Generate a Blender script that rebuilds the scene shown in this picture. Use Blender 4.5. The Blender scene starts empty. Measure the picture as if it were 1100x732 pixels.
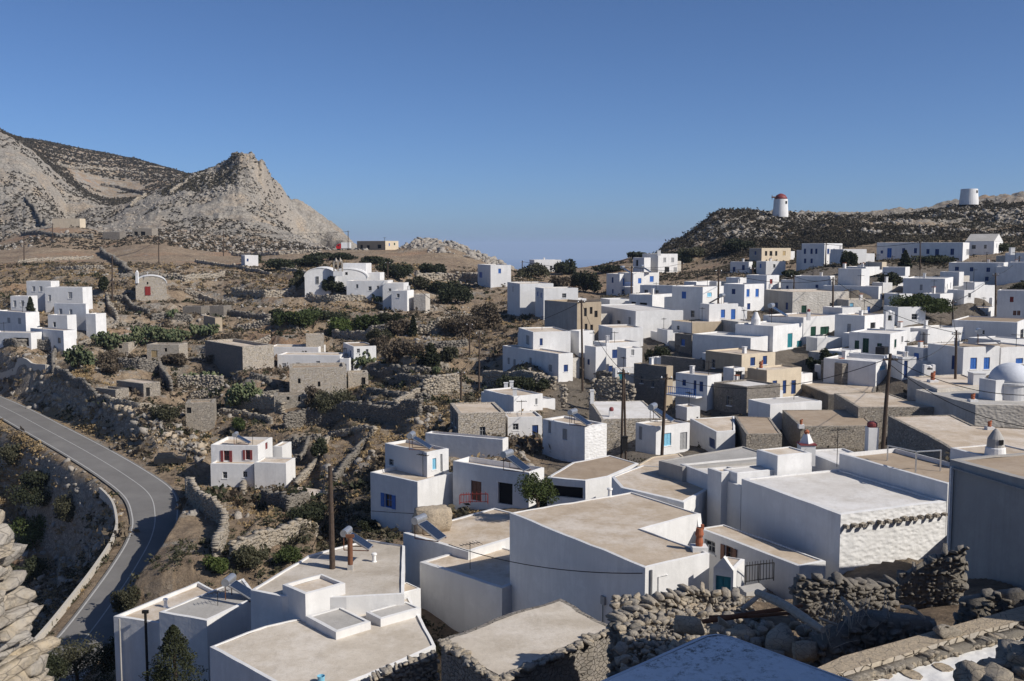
import bpy, math, random
import numpy as np
from mathutils import Vector, Matrix, Euler
random.seed(7); RNG = np.random.default_rng(11)
D = bpy.data; SC = bpy.context.scene; COL = SC.collection
R = math.radians
# ------------------------------------------------------------------ camera model
F = 1080.0; PITCH = math.atan(100/F); cP, sP = math.cos(PITCH), math.sin(PITCH)
def ray(x, y):
    u = (x-550)/F; v = (366-y)/F
    return Vector((u, cP+v*sP, -sP+v*cP))
def at(x, y, Y):
    d = ray(x, y); return d*(Y/d.y)
def atz(x, y, z):
    d = ray(x, y); return d*(z/d.z)
def proj(p):
    dp = p.y*cP-p.z*sP; up = p.y*sP+p.z*cP
    return 550+F*p.x/dp, 366-F*up/dp
cam = D.cameras.new('camera'); co = D.objects.new('camera', cam); COL.objects.link(co)
cam.sensor_fit = 'HORIZONTAL'; cam.sensor_width = 36; cam.lens = F/1100*36
cam.clip_start = .1; cam.clip_end = 90000
co.rotation_euler = (math.pi/2-PITCH, 0, 0); SC.camera = co

# ------------------------------------------------------------------ light
SUN_AZ = Vector((.90, -.436, 0)).normalized(); SUN_EL = R(37)
S = Vector((SUN_AZ.x*math.cos(SUN_EL), SUN_AZ.y*math.cos(SUN_EL), math.sin(SUN_EL)))
w = D.worlds.new('World'); SC.world = w; w.use_nodes = True
nt = w.node_tree; sky = nt.nodes.new('ShaderNodeTexSky'); sky.sky_type = 'NISHITA'; sky.sun_disc = False
sky.sun_elevation = SUN_EL; sky.sun_rotation = math.atan2(S.x, S.y); sky.altitude = 300
sky.air_density = .6; sky.dust_density = 1.0; sky.ozone_density = 8
bg = nt.nodes['Background']; bg.inputs[1].default_value = .1
nt.links.new(sky.outputs[0], bg.inputs[0])
sl = D.lights.new('sun', 'SUN'); sl.energy = 4.7; sl.angle = R(.53); sl.color = (1, .945, .86)
so = D.objects.new('sun', sl); COL.objects.link(so); so.rotation_euler = S.to_track_quat('Z', 'Y').to_euler()
SC.view_settings.view_transform = 'Standard'; SC.view_settings.look = 'None'
SC.view_settings.exposure = .12; SC.view_settings.gamma = 1; SC.view_settings.use_curve_mapping = False
SC.cycles.max_bounces = 6; SC.cycles.diffuse_bounces = 3; SC.cycles.glossy_bounces = 2
SC.cycles.use_denoising = True

# ------------------------------------------------------------------ materials
MAT = {}
class NB:
    def __init__(s, name, rough=.9):
        m = D.materials.new(name); m.use_nodes = True; s.m = m; s.t = m.node_tree; MAT[name] = m
        s.b = s.t.nodes['Principled BSDF']; s.b.inputs['Roughness'].default_value = rough
        s.b.inputs['Specular IOR Level'].default_value = .25
        g = s.n('ShaderNodeNewGeometry'); s.pos = g.outputs['Position']; s.nrm = g.outputs['Normal']
    def n(s, t, **k):
        x = s.t.nodes.new(t)
        for a, v in k.items(): setattr(x, a, v)
        return x
    def l(s, a, b): s.t.links.new(a, b)
    def sc(s, v):
        m = s.n('ShaderNodeVectorMath', operation='MULTIPLY'); s.l(s.pos, m.inputs[0]); m.inputs[1].default_value = v; return m.outputs[0]
    def noise(s, scale, detail=4, rough=.6, vec=None):
        x = s.n('ShaderNodeTexNoise'); x.inputs['Scale'].default_value = scale; x.inputs['Detail'].default_value = detail
        x.inputs['Roughness'].default_value = rough; s.l(vec if vec else s.pos, x.inputs['Vector']); return x.outputs['Fac']
    def voro(s, scale, feat='F1', vec=None, rnd=1):
        x = s.n('ShaderNodeTexVoronoi', feature=feat); x.inputs['Scale'].default_value = scale
        x.inputs['Randomness'].default_value = rnd
        s.l(vec if vec else s.pos, x.inputs['Vector']); return x
    def ramp(s, fac, stops):
        x = s.n('ShaderNodeValToRGB'); e = x.color_ramp.elements
        while len(e) > 1: e.remove(e[-1])
        for i, (p, c) in enumerate(stops):
            q = e[0] if i == 0 else e.new(p)
            q.position = p; q.color = (*(c if isinstance(c, tuple) else (c, c, c)), 1)
        s.l(fac, x.inputs[0]); return x.outputs[0]
    def mix(s, fac, a, b, mode='MIX'):
        x = s.n('ShaderNodeMix', data_type='RGBA', blend_type=mode)
        for k, v in ((0, fac), (6, a), (7, b)):
            if isinstance(v, (int, float)): x.inputs[k].default_value = v if k == 0 else (v, v, v, 1)
            elif isinstance(v, tuple): x.inputs[k].default_value = (*v, 1)
            else: s.l(v, x.inputs[k])
        return x.outputs[2]
    def math(s, op, a, b=0, clamp=False):
        x = s.n('ShaderNodeMath', operation=op, use_clamp=clamp)
        for k, v in ((0, a), (1, b)):
            if isinstance(v, (int, float)): x.inputs[k].default_value = v
            else: s.l(v, x.inputs[k])
        return x.outputs[0]
    def bump(s, h, strength=.5, dist=.05, prev=None):
        x = s.n('ShaderNodeBump'); x.inputs['Strength'].default_value = strength; x.inputs['Distance'].default_value = dist
        s.l(h, x.inputs['Height'])
        if prev: s.l(prev, x.inputs['Normal'])
        return x.outputs[0]
    def fin(s, col, nrm=None):
        if isinstance(col, tuple): s.b.inputs['Base Color'].default_value = (*col, 1)
        else: s.l(col, s.b.inputs['Base Color'])
        if nrm: s.l(nrm, s.b.inputs['Normal'])
        return s.m
    def rand(s): return s.n('ShaderNodeObjectInfo').outputs['Random']

def plaster(name, c, c2, streak=.35, bd=.03, lump=False):
    k = NB(name, .92)
    a = k.ramp(k.noise(.7, 6, .65), [(.35, c), (.75, c2)])
    st = k.ramp(k.noise(1.6, 6, .75, k.sc((1, 1, .10))), [(.46, 0), (.72, 1)])
    f = k.math('MULTIPLY', st, streak)
    a = k.mix(f, a, tuple(x*.66 for x in c2)); pt = k.ramp(k.noise(.28, 7, .8), [(.47, 0), (.54, 1)]); a = k.mix(k.math('MULTIPLY', pt, .6), a, tuple(x*.84 for x in c))
    r = k.ramp(k.rand(), [(0, .90), (1, 1.0)])
    a = k.mix(1, a, r, 'MULTIPLY')
    sp = k.ramp(k.noise(6, 4, .8), [(.66, 0), (.76, 1)])
    a = k.mix(k.math('MULTIPLY', sp, .42), a, (.45, .41, .36))
    n = k.bump(k.noise(2.2, 5), .6, bd)
    if lump: n = k.bump(k.voro(3.0, 'SMOOTH_F1', k.sc((1, 1, 1.7))).outputs['Distance'], .55, .10, n)
    return k.fin(a, n)
plaster('whitewash', (.76, .75, .735), (.67, .655, .635), .38)
plaster('whitewash_lumpy', (.76, .75, .735), (.66, .645, .62), .38, .06, True)
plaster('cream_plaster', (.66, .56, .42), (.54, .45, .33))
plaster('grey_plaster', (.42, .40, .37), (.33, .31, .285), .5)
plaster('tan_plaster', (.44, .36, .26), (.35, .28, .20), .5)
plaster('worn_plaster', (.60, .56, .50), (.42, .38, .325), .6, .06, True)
plaster('lichen_white', (.66, .68, .72), (.58, .60, .64), .2, .05)
def lichen():
    k = NB('spotted_white', .95)
    a = k.ramp(k.noise(1.5, 6, .7), [(.3, (.80, .80, .81)), (.8, (.68, .685, .69))])
    f = k.ramp(k.noise(9, 8, .85), [(.50, 0), (.58, 1)]); g = k.ramp(k.noise(1.6, 4), [(.40, .1), (.6, 1)])
    a = k.mix(k.math('MULTIPLY', f, g), a, (.20, .19, .17))
    return k.fin(a, k.bump(k.noise(7, 6, .7), .7, .04))
lichen()
def roof(name, c, c2, patch, pa=.5):
    k = NB(name, .95)
    a = k.ramp(k.noise(.45, 8, .75), [(.34, c), (.62, c2)])
    b = k.ramp(k.noise(.23, 8, .8), [(.46, 0), (.62, 1)])
    a = k.mix(k.math('MULTIPLY', b, pa), a, patch)
    d = k.ramp(k.noise(3.5, 6, .75), [(.55, 0), (.8, 1)])
    a = k.mix(k.math('MULTIPLY', d, .55), a, tuple(x*.55 for x in c2))
    e_ = k.ramp(k.noise(1.1, 7, .8, k.sc((1, .25, 1))), [(.55, 0), (.72, .4)]); a = k.mix(e_, a, tuple(x*.62 for x in c2))
    a = k.mix(1, a, k.ramp(k.rand(), [(0, .84), (1, 1.0)]), 'MULTIPLY')
    return k.fin(a, k.bump(k.noise(5, 6), .5, .03))
roof('roof_concrete', (.60, .50, .39), (.45, .355, .255), (.70, .63, .55), .75)
roof('roof_pale', (.57, .505, .42), (.44, .38, .305), (.65, .595, .525), .7)
roof('roof_brown', (.40, .31, .22), (.31, .235, .165), (.45, .37, .29))
roof('roof_white', (.70, .67, .63), (.57, .53, .48), (.78, .76, .74), .7)
roof('roof_grey', (.45, .43, .40), (.37, .35, .32), (.54, .51, .48))
def stone(name, cols, scale=3.3, mortar=(.20, .17, .14), bd=.12, edge=.07):
    k = NB(name, .95)
    wob = k.n('ShaderNodeVectorMath', operation='ADD')
    nz = k.n('ShaderNodeTexNoise'); nz.inputs['Scale'].default_value = 1.3; k.l(k.pos, nz.inputs['Vector'])
    sc = k.n('ShaderNodeVectorMath', operation='SCALE'); k.l(nz.outputs['Color'], sc.inputs[0]); sc.inputs['Scale'].default_value = .35
    k.l(k.sc((1, 1, 1.7)), wob.inputs[0]); k.l(sc.outputs[0], wob.inputs[1])
    v = k.voro(scale, 'F1', wob.outputs[0]); e = k.voro(scale, 'DISTANCE_TO_EDGE', wob.outputs[0])
    sep = k.n('ShaderNodeSeparateColor'); k.l(v.outputs['Color'], sep.inputs[0])
    a = k.ramp(sep.outputs[0], [(i/(len(cols)-1), c) for i, c in enumerate(cols)])
    a = k.mix(k.ramp(k.noise(5, 6, .7), [(.35, 0), (.75, .55)]), a, (.23, .20, .17))
    m = k.ramp(e.outputs['Distance'], [(0, 0), (edge, 1)])
    a = k.mix(m, mortar, a)
    n = k.bump(m, .9, bd); n = k.bump(k.noise(9, 5), .5, .04, n)
    return k.fin(a, n)
stone('rubble_stone', [(.27, .25, .22), (.40, .35, .28), (.33, .29, .24), (.47, .42, .35)])
stone('pale_rubble', [(.43, .38, .31), (.53, .46, .36), (.48, .44, .39), (.57, .50, .41)], 3.0, (.30, .25, .19))
stone('dark_rubble', [(.19, .175, .155), (.27, .24, .20), (.23, .21, .19), (.32, .285, .24)])
def rockmat(name, cs, sc=1.0):
    k = NB(name, .95)
    a = k.ramp(k.rand(), [(0, cs[0]), (1, cs[1])])
    g = k.n('ShaderNodeNewGeometry').outputs['Random Per Island']
    a = k.mix(k.ramp(g, [(0, 0), (1, .95)]), a, cs[2])
    a = k.mix(k.ramp(k.noise(4*sc, 8, .75), [(.38, 0), (.72, .8)]), a, cs[3])
    a = k.mix(k.ramp(k.noise(14*sc, 5, .7), [(.5, 0), (.8, .7)]), a, (.16, .14, .12))
    a = k.mix(k.ramp(k.voro(3.2*sc, 'DISTANCE_TO_EDGE', k.sc((1, 1, 2.2))).outputs['Distance'], [(0, .75), (.035, 0)]), a, (.09, .08, .07))
    n = k.bump(k.noise(6*sc, 8, .72), .9, .09/sc)
    return k.fin(a, n)
rockmat('loose_stone', [(.30, .27, .23), (.36, .32, .265), (.44, .365, .265), (.24, .22, .195)])
rockmat('near_stone', [(.42, .38, .33), (.46, .42, .36), (.55, .44, .29), (.33, .31, .29)])
rockmat('dark_stone', [(.17, .155, .135), (.20, .18, .15), (.255, .225, .185), (.13, .12, .11)])
rockmat('slab_stone', [(.42, .34, .24), (.46, .38, .28), (.50, .40, .28), (.33, .28, .22)])
rockmat('boulder', [(.29, .27, .24), (.33, .305, .27), (.40, .35, .29), (.22, .20, .18)])
def flat(name, c, rough=.6, metal=0, var=.25, spec=.3):
    k = NB(name, rough); k.b.inputs['Metallic'].default_value = metal; k.b.inputs['Specular IOR Level'].default_value = spec
    a = k.mix(k.ramp(k.noise(5, 5, .7), [(.35, 0), (.75, 1)]), c, tuple(x*(1-var) for x in c))
    return k.fin(a, k.bump(k.noise(20, 3), .2, .01))
for nm, c in dict(blue_paint=(.035, .13, .42), navy_paint=(.018, .05, .17), teal_paint=(.03, .20, .24), light_blue_paint=(.22, .50, .66),
        green_paint=(.012, .055, .035), red_paint=(.22, .025, .022), brown_paint=(.16, .07, .045), grey_paint=(.33, .33, .33),
        ochre_paint=(.45, .33, .17), maroon_paint=(.21, .045, .045), white_paint=(.80, .79, .77), brick_red=(.30, .045, .03)).items(): flat(nm, c, .55)
flat('dark_inside', (.012, .012, .013), .9); flat('iron', (.03, .028, .027), .6, .5); flat('rust', (.17, .075, .04), .9)
flat('terracotta', (.36, .12, .06), .85); flat('pole_wood', (.085, .06, .045), .95, 0, .5); flat('bleached_wood', (.40, .35, .29), .9, 0, .4)
flat('black_plastic', (.02, .02, .022), .5); flat('galvanised', (.55, .56, .57), .35, .7); flat('cable_black', (.02, .02, .02), .8)
flat('truck_white', (.78, .78, .78), .4); flat('truck_red', (.50, .015, .015), .35); flat('rubber', (.02, .02, .02), .9)
flat('line_white', (.46, .45, .43), .9, 0, .35); flat('concrete_pale', (.50, .46, .40), .95); flat('wood_beam', (.14, .075, .045), .95, 0, .5)
k = NB('glass', .12); k.b.inputs['Specular IOR Level'].default_value = .5; k.fin((.018, .022, .028))
k = NB('solar_glass', .15); k.b.inputs['Specular IOR Level'].default_value = .6; k.fin((.02, .03, .055))
def asphalt():
    k = NB('asphalt', .95)
    a = k.ramp(k.noise(.25, 6, .7), [(.35, (.150, .142, .134)), (.7, (.20, .19, .178))])
    a = k.mix(k.ramp(k.noise(30, 3), [(.4, 0), (.8, .4)]), a, (.09, .087, .085))
    k.fin(a, k.bump(k.noise(40, 3), .4, .01))
asphalt()
def ground():
    k = NB('ground_mat', .97)
    at_ = k.n('ShaderNodeAttribute', attribute_name='rock').outputs['Fac']
    dry = k.n('ShaderNodeAttribute', attribute_name='dry').outputs['Fac']
    # soil and dry grass
    soil = k.ramp(k.noise(.09, 8, .72), [(.30, (.19, .135, .092)), (.45, (.31, .23, .155)), (.6, (.385, .295, .20)), (.78, (.45, .36, .255))])
    soil = k.mix(k.ramp(k.noise(.9, 8, .78), [(.42, 0), (.62, .75)]), soil, (.12, .088, .06))
    soil = k.mix(k.ramp(k.noise(.033, 5), [(.55, 0), (.68, .5)]), soil, (.36, .20, .115))
    soil = k.mix(k.ramp(dry, [(0, 0), (1, .8)]), soil, k.ramp(k.noise(1.6, 8, .7), [(.3, (.40, .285, .155)), (.7, (.29, .205, .12))]))
    vil = k.n('ShaderNodeAttribute', attribute_name='village').outputs['Fac']
    soil = k.mix(k.ramp(vil, [(0, 0), (1, .8)]), soil, k.ramp(k.noise(.6, 8, .7), [(.3, (.10, .088, .072)), (.7, (.19, .168, .14))]))  # greyish dirt, darkened to paint in the shade of the lanes
    # limestone
    v = k.voro(.42, 'DISTANCE_TO_EDGE', k.sc((1, .55, 1.2))); v2 = k.voro(1.3, 'DISTANCE_TO_EDGE')
    rk = k.ramp(k.noise(.16, 8, .75), [(.32, (.22, .20, .175)), (.5, (.335, .305, .26)), (.68, (.42, .375, .315))])
    rk = k.mix(k.ramp(k.noise(.05, 4), [(.5, 0), (.66, .55)]), rk, (.46, .34, .22))
    rk = k.mix(k.ramp(v.outputs['Distance'], [(0, .75), (.10, 0)]), rk, (.13, .115, .10))
    rk = k.mix(k.ramp(v2.outputs['Distance'], [(0, .5), (.14, 0)]), rk, (.16, .14, .115))
    f = k.math('ADD', at_, k.math('MULTIPLY', k.math('SUBTRACT', k.noise(.11, 9, .8), .5), 2.2))
    col = k.mix(k.ramp(f, [(.42, 0), (.56, 1)]), soil, rk)
    # steep faces are laid stone or bare rock
    sep = k.n('ShaderNodeSeparateXYZ'); k.l(k.nrm, sep.inputs[0])
    steep = k.ramp(sep.outputs[2], [(.42, 1), (.64, 0)])
    st = k.voro(2.0, 'F1', k.sc((1, 1, 1.8))); ste = k.voro(2.0, 'DISTANCE_TO_EDGE', k.sc((1, 1, 1.8)))
    s2 = k.n('ShaderNodeSeparateColor'); k.l(st.outputs['Color'], s2.inputs[0])
    sw = k.ramp(s2.outputs[0], [(0, (.25, .22, .19)), (.5, (.38, .33, .27)), (1, (.47, .41, .34))])
    sw = k.mix(k.ramp(ste.outputs['Distance'], [(0, .9), (.09, 0)]), sw, (.12, .10, .08))
    col = k.mix(k.math('MULTIPLY', steep, .85), col, sw)
    n = k.bump(k.noise(.5, 10, .75), 1, .9); n = k.bump(v2.outputs['Distance'], .5, .35, n); n = k.bump(k.noise(5, 6, .7), .7, .12, n)
    k.fin(col, n)
ground()
m_ = D.materials.new('haze'); m_.use_nodes = True; MAT['haze'] = m_; m_.node_tree.nodes.remove(m_.node_tree.nodes['Principled BSDF'])
pv = m_.node_tree.nodes.new('ShaderNodeVolumePrincipled'); pv.inputs['Density'].default_value = 7e-5; pv.inputs['Color'].default_value = (.58, .74, 1, 1); pv.inputs['Anisotropy'].default_value = 0
m_.node_tree.links.new(pv.outputs[0], m_.node_tree.nodes['Material Output'].inputs['Volume'])
k = NB('sea_mat', .35); k.b.inputs['Specular IOR Level'].default_value = .5; k.fin((.035, .085, .16), k.bump(k.noise(.02, 4), .3, 3))
def leaf(name, c1, c2, tr=.25):
    k = NB(name, .75)
    g = k.n('ShaderNodeNewGeometry').outputs['Random Per Island']
    a = k.mix(g, c1, c2); a = k.mix(1, a, k.ramp(k.rand(), [(0, .8), (1, 1.15)]), 'MULTIPLY')
    k.fin(a)
    t = k.n('ShaderNodeBsdfTranslucent'); k.l(a, t.inputs[0]); mx = k.n('ShaderNodeMixShader'); mx.inputs[0].default_value = tr
    out = k.t.nodes['Material Output']; k.l(k.b.outputs[0], mx.inputs[1]); k.l(t.outputs[0], mx.inputs[2]); k.l(mx.outputs[0], out.inputs[0])
leaf('leaf_dark', (.028, .035, .018), (.055, .06, .03)); leaf('leaf_olive', (.06, .06, .034), (.10, .095, .055))
leaf('leaf_green', (.045, .065, .02), (.085, .105, .035)); leaf('leaf_dry', (.10, .078, .055), (.165, .13, .09))
leaf('leaf_cactus', (.06, .085, .04), (.14, .15, .075), .05); leaf('leaf_scrub', (.055, .05, .032), (.12, .10, .066))
leaf('leaf_heath', (.042, .036, .025), (.085, .07, .048)); leaf('leaf_straw', (.27, .19, .095), (.42, .31, .17)); leaf('leaf_bright', (.06, .09, .022), (.12, .15, .045))

# ------------------------------------------------------------------ mesh helpers
class MB:
    def __init__(s): s.v = []; s.f = []; s.m = []; s.names = []
    def mi(s, name):
        if name not in s.names: s.names.append(name)
        return s.names.index(name)
    def face(s, pts, m):
        i = len(s.v); s.v += [tuple(p) for p in pts]; s.f.append(tuple(range(i, i+len(pts)))); s.m.append(s.mi(m))
    def add(s, verts, faces, m):
        i = len(s.v); s.v += [tuple(p) for p in verts]; k = s.mi(m)
        for f in faces: s.f.append(tuple(a+i for a in f)); s.m.append(k)
    def box(s, c, ax, ay, az, m):           # half axes as vectors
        c = Vector(c); P = []
        for a, b, d in ((-1,-1,-1),(1,-1,-1),(1,1,-1),(-1,1,-1),(-1,-1,1),(1,-1,1),(1,1,1),(-1,1,1)): P.append(c+ax*a+ay*b+az*d)
        s.add(P, [(3,2,1,0),(4,5,6,7),(0,1,5,4),(1,2,6,5),(2,3,7,6),(3,0,4,7)], m)
    def bar(s, p, q, w, m, h=None):
        p = Vector(p); q = Vector(q); d = (q-p); L = d.length; d.normalize()
        up = Vector((0,0,1)) if abs(d.z) < .95 else Vector((1,0,0))
        sd = d.cross(up).normalized(); u2 = sd.cross(d)
        s.box((p+q)/2, d*(L/2), sd*(w/2), u2*((h or w)/2), m)
    def tube(s, pts, rad, m, n=8, cap=True):
        rings = []; P = []
        for i, p in enumerate(pts):
            p = Vector(p); a = Vector(pts[max(i-1, 0)]); b = Vector(pts[min(i+1, len(pts)-1)]); d = (b-a).normalized()
            up = Vector((0,0,1)) if abs(d.z) < .9 else Vector((1,0,0)); sd = d.cross(up).normalized(); u2 = sd.cross(d)
            r = rad[i] if hasattr(rad, '__len__') else rad
            P += [p+sd*r*math.cos(2*math.pi*k/n)+u2*r*math.sin(2*math.pi*k/n) for k in range(n)]
        fs = []
        for i in range(len(pts)-1):
            for k in range(n):
                a = i*n+k; b = i*n+(k+1) % n; fs.append((a, a+n, b+n, b))
        if cap: fs.append(tuple(range(n))); fs.append(tuple(reversed(range((len(pts)-1)*n, len(pts)*n))))
        s.add(P, fs, m)
    def lathe(s, c, prof, m, n=24, squash=1):   # prof: (r, z)
        c = Vector(c); P = []
        for r, z in prof: P += [c+Vector((r*math.cos(2*math.pi*k/n), r*squash*math.sin(2*math.pi*k/n), z)) for k in range(n)]
        fs = [(i*n+k, i*n+(k+1) % n, (i+1)*n+(k+1) % n, (i+1)*n+k) for i in range(len(prof)-1) for k in range(n)]
        fs.append(tuple(reversed(range(n)))); fs.append(tuple(range((len(prof)-1)*n, len(prof)*n)))
        s.add(P, fs, m)
    def build(s, name, root=None, smooth=False, loc=None):
        me = D.meshes.new(name); o = D.objects.new(name, me)
        base = Vector(root.location) if root else (Vector(loc) if loc is not None else Vector((0,0,0)))
        if root and root.parent: base = base+Vector(root.parent.location)
        v = np.array(s.v, dtype=np.float64)-np.array(base)
        me.from_pydata(v.tolist(), [], s.f)
        for n_ in s.names: me.materials.append(MAT[n_])
        me.polygons.foreach_set('material_index', s.m)
        if smooth: me.polygons.foreach_set('use_smooth', [True]*len(me.polygons))
        me.update(); COL.objects.link(o)
        if root: o.parent = root
        elif loc is not None: o.location = loc
        return o
def rawmesh(name, V, Fq, mats, smooth=False, root=None, loc=None, mi=None):
    """numpy verts (n,3), faces (m,k)"""
    me = D.meshes.new(name); base = np.zeros(3)
    if root: base = np.array(root.location)
    elif loc is not None: base = np.array(loc)
    V = V-base; k = Fq.shape[1]
    me.vertices.add(len(V)); me.vertices.foreach_set('co', V.astype(np.float32).ravel())
    me.loops.add(Fq.size); me.loops.foreach_set('vertex_index', Fq.astype(np.int32).ravel())
    me.polygons.add(len(Fq)); me.polygons.foreach_set('loop_start', np.arange(0, Fq.size, k, dtype=np.int32))
    me.polygons.foreach_set('loop_total', np.full(len(Fq), k, dtype=np.int32))
    for m in mats: me.materials.append(MAT[m])
    if mi is not None: me.polygons.foreach_set('material_index', mi.astype(np.int32))
    if smooth: me.polygons.foreach_set('use_smooth', np.ones(len(Fq), dtype=bool))
    me.update(calc_edges=True); me.validate()
    o = D.objects.new(name, me); COL.objects.link(o)
    if root: o.parent = root
    elif loc is not None: o.location = loc
    return o
def tag(o, label=None, cat=None, group=None, kind=None):
    if label: o['label'] = label
    if cat: o['category'] = cat
    if group: o['group'] = group
    if kind: o['kind'] = kind
    return o
def empty(name, loc, label, cat, group=None):
    o = D.objects.new(name, None); COL.objects.link(o); o.location = loc; o.empty_display_size = .3
    return tag(o, label, cat, group)

# ------------------------------------------------------------------ numpy noise
def _hash(ix, iy, seed):
    h = (ix.astype(np.int64)*374761393+iy.astype(np.int64)*668265263+seed*1274126177) & 0xffffffff
    h = ((h ^ (h >> 13))*1274126177) & 0xffffffff
    return ((h ^ (h >> 16)) & 0xffff)/65535.0
def vnoise(x, y, seed=0):
    ix = np.floor(x); iy = np.floor(y); fx = x-ix; fy = y-iy
    fx = fx*fx*(3-2*fx); fy = fy*fy*(3-2*fy)
    a = _hash(ix, iy, seed); b = _hash(ix+1, iy, seed); c = _hash(ix, iy+1, seed); d = _hash(ix+1, iy+1, seed)
    return (a*(1-fx)+b*fx)*(1-fy)+(c*(1-fx)+d*fx)*fy
def fbm(x, y, oct=5, seed=0, gain=.5):
    t = 0; a = 1; s_ = 0
    for o in range(oct): t = t+a*vnoise(x*2**o, y*2**o, seed+o*17); s_ += a; a *= gain
    return t/s_
def sstep(a, b, x):
    t = np.clip((x-a)/(b-a), 0, 1); return t*t*(3-2*t)
# ------------------------------------------------------------------ houses
HR = random.Random(5)
CTRL = []; PADS = []        # terrain control points; footprints to keep the ground under
def hit_face(p, n, x, y):
    d = ray(x, y); return d*(p.dot(n)/d.dot(n))
def cuts(L, Y):
    n = max(1, int(L/1.1)) if Y < 130 else 1; return [L*k/n for k in range(1, n)]
def handmade(mb, amp=.045):
    v = np.array(mb.v); x, y, z = v.T; f = lambda a, b, s: fbm(a*.75, b*.75, 3, s)-.5
    mb.v = list(map(tuple, np.stack([x+amp*1.3*f(y+z*.7, x*.6-z, 3), y+amp*1.3*f(x+z*.7, y*.6+z, 7), z+amp*1.6*f(x, y, 11)], -1)))
def wall_face(mb, p, q, zb, zt, holes, m, inset=.2):
    d = Vector((q.x-p.x, q.y-p.y, 0)); L = d.length; d /= L; n = Vector((d.y, -d.x, 0))
    xs = sorted({0, L, *[h[0] for h in holes], *[h[1] for h in holes], *cuts(L, p.y)}); zs = sorted({zb, zt, *[h[2] for h in holes], *[h[3] for h in holes]})
    P = lambda s, z, i=0: (p.x+d.x*s-n.x*i, p.y+d.y*s-n.y*i, z)
    idx = {}; vs = []; fs = []
    def V(s, z):
        if (s, z) not in idx: idx[(s, z)] = len(vs); vs.append(P(s, z))
        return idx[(s, z)]
    for i in range(len(xs)-1):
        for j in range(len(zs)-1):
            cx = (xs[i]+xs[i+1])/2; cz = (zs[j]+zs[j+1])/2
            if any(h[0] < cx < h[1] and h[2] < cz < h[3] for h in holes): continue
            fs.append((V(xs[i], zs[j]), V(xs[i+1], zs[j]), V(xs[i+1], zs[j+1]), V(xs[i], zs[j+1])))
    mb.add(vs, fs, m)
    for a, b, c, e in holes:
        for (s0, z0), (s1, z1) in (((a,c),(a,e)),((a,e),(b,e)),((b,e),(b,c)),((b,c),(a,c))):
            mb.face([P(s0, z0), P(s1, z1), P(s1, z1, inset), P(s0, z0, inset)], m)
    return d, n, L
STY = {'dark': None, 'void': None, 'blue': 'blue_paint', 'navy': 'navy_paint', 'teal': 'teal_paint', 'lblue': 'light_blue_paint', 'green': 'green_paint',
       'red': 'red_paint', 'brown': 'brown_paint', 'grey': 'grey_paint', 'ochre': 'ochre_paint', 'white': 'white_paint', 'maroon': 'maroon_paint'}
def opening(root, p, d, n, h, style, door):
    a, b, c, e = h
    P = lambda s, z, i: Vector((p.x+d.x*s-n.x*i, p.y+d.y*s-n.y*i, z))
    Z = Vector((0,0,1)); w_ = b-a; hh = e-c; ins = .2
    mb = MB(); fw = min(.07, w_*.12)
    op = style.startswith('open:')
    st = style.split(':')[-1]
    fm = {'dark': 'grey_paint', 'void': 'dark_inside'}.get(st, STY.get(st) or 'grey_paint')
    if st == 'void':
        mb.face([P(a,c,ins), P(b,c,ins), P(b,e,ins), P(a,e,ins)], 'dark_inside')
        return mb.build('doorway' if door else 'window_opening', root)
    for s0, s1, z0, z1 in ((a,a+fw,c,e),(b-fw,b,c,e),(a+fw,b-fw,e-fw,e),(a+fw,b-fw,c,c+fw)):
        mb.box((P(s0,z0,.13)+P(s1,z1,.13))/2, d*((s1-s0)/2), n*.05, Z*((z1-z0)/2), fm)
    o = mb.build('door' if door else 'window', root)
    if st == 'dark' or op:
        g = MB(); g.face([P(a,c,.17), P(b,c,.17), P(b,e,.17), P(a,e,.17)], 'glass')
        g.box(P((a+b)/2, (c+e)/2, .155), d*(fw*.4), n*.012, Z*(hh/2-fw), fm)
        g.box(P((a+b)/2, c+hh*.55, .155), d*(w_/2-fw), n*.009, Z*(fw*.35), fm)
        sub(g, 'pane', o, root)
    else:
        for s0, s1 in ((a+fw, (a+b)/2-.012), ((a+b)/2+.012, b-fw)):
            g = MB(); g.box(P((s0+s1)/2, (c+e)/2, .12), d*((s1-s0)/2), n*.022, Z*(hh/2-fw), fm)
            ns = 3 if hh > 1.5 else 2
            for k in range(ns):
                zc = c+fw+(hh-2*fw)*(k+.5)/ns
                g.box(P((s0+s1)/2, zc, .09), d*((s1-s0)/2*.62), n*.012, Z*((hh-2*fw)/ns*.36), fm)
            sub(g, 'door_leaf' if door else 'shutter', o, root)
    if op:
        for s0, s1 in ((a-w_*.5, a-.02), (b+.02, b+w_*.5)):
            g = MB(); g.box(P((s0+s1)/2, (c+e)/2, -.05), d*((s1-s0)/2), n*.025, Z*(hh/2), fm)
            sub(g, 'shutter', o, root)
    if not door:
        g = MB(); g.box(P((a+b)/2, c-.045, .04), d*(w_/2+.08), n*.10, Z*.043, 'white_paint'); sub(g, 'sill', o, root)
    return o
def sub(mb, name, parent, root):
    base = Vector(root.location)
    mb.v = [tuple(Vector(v)-base) for v in mb.v]; o = mb.build(name); o.parent = parent; return o
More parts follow.
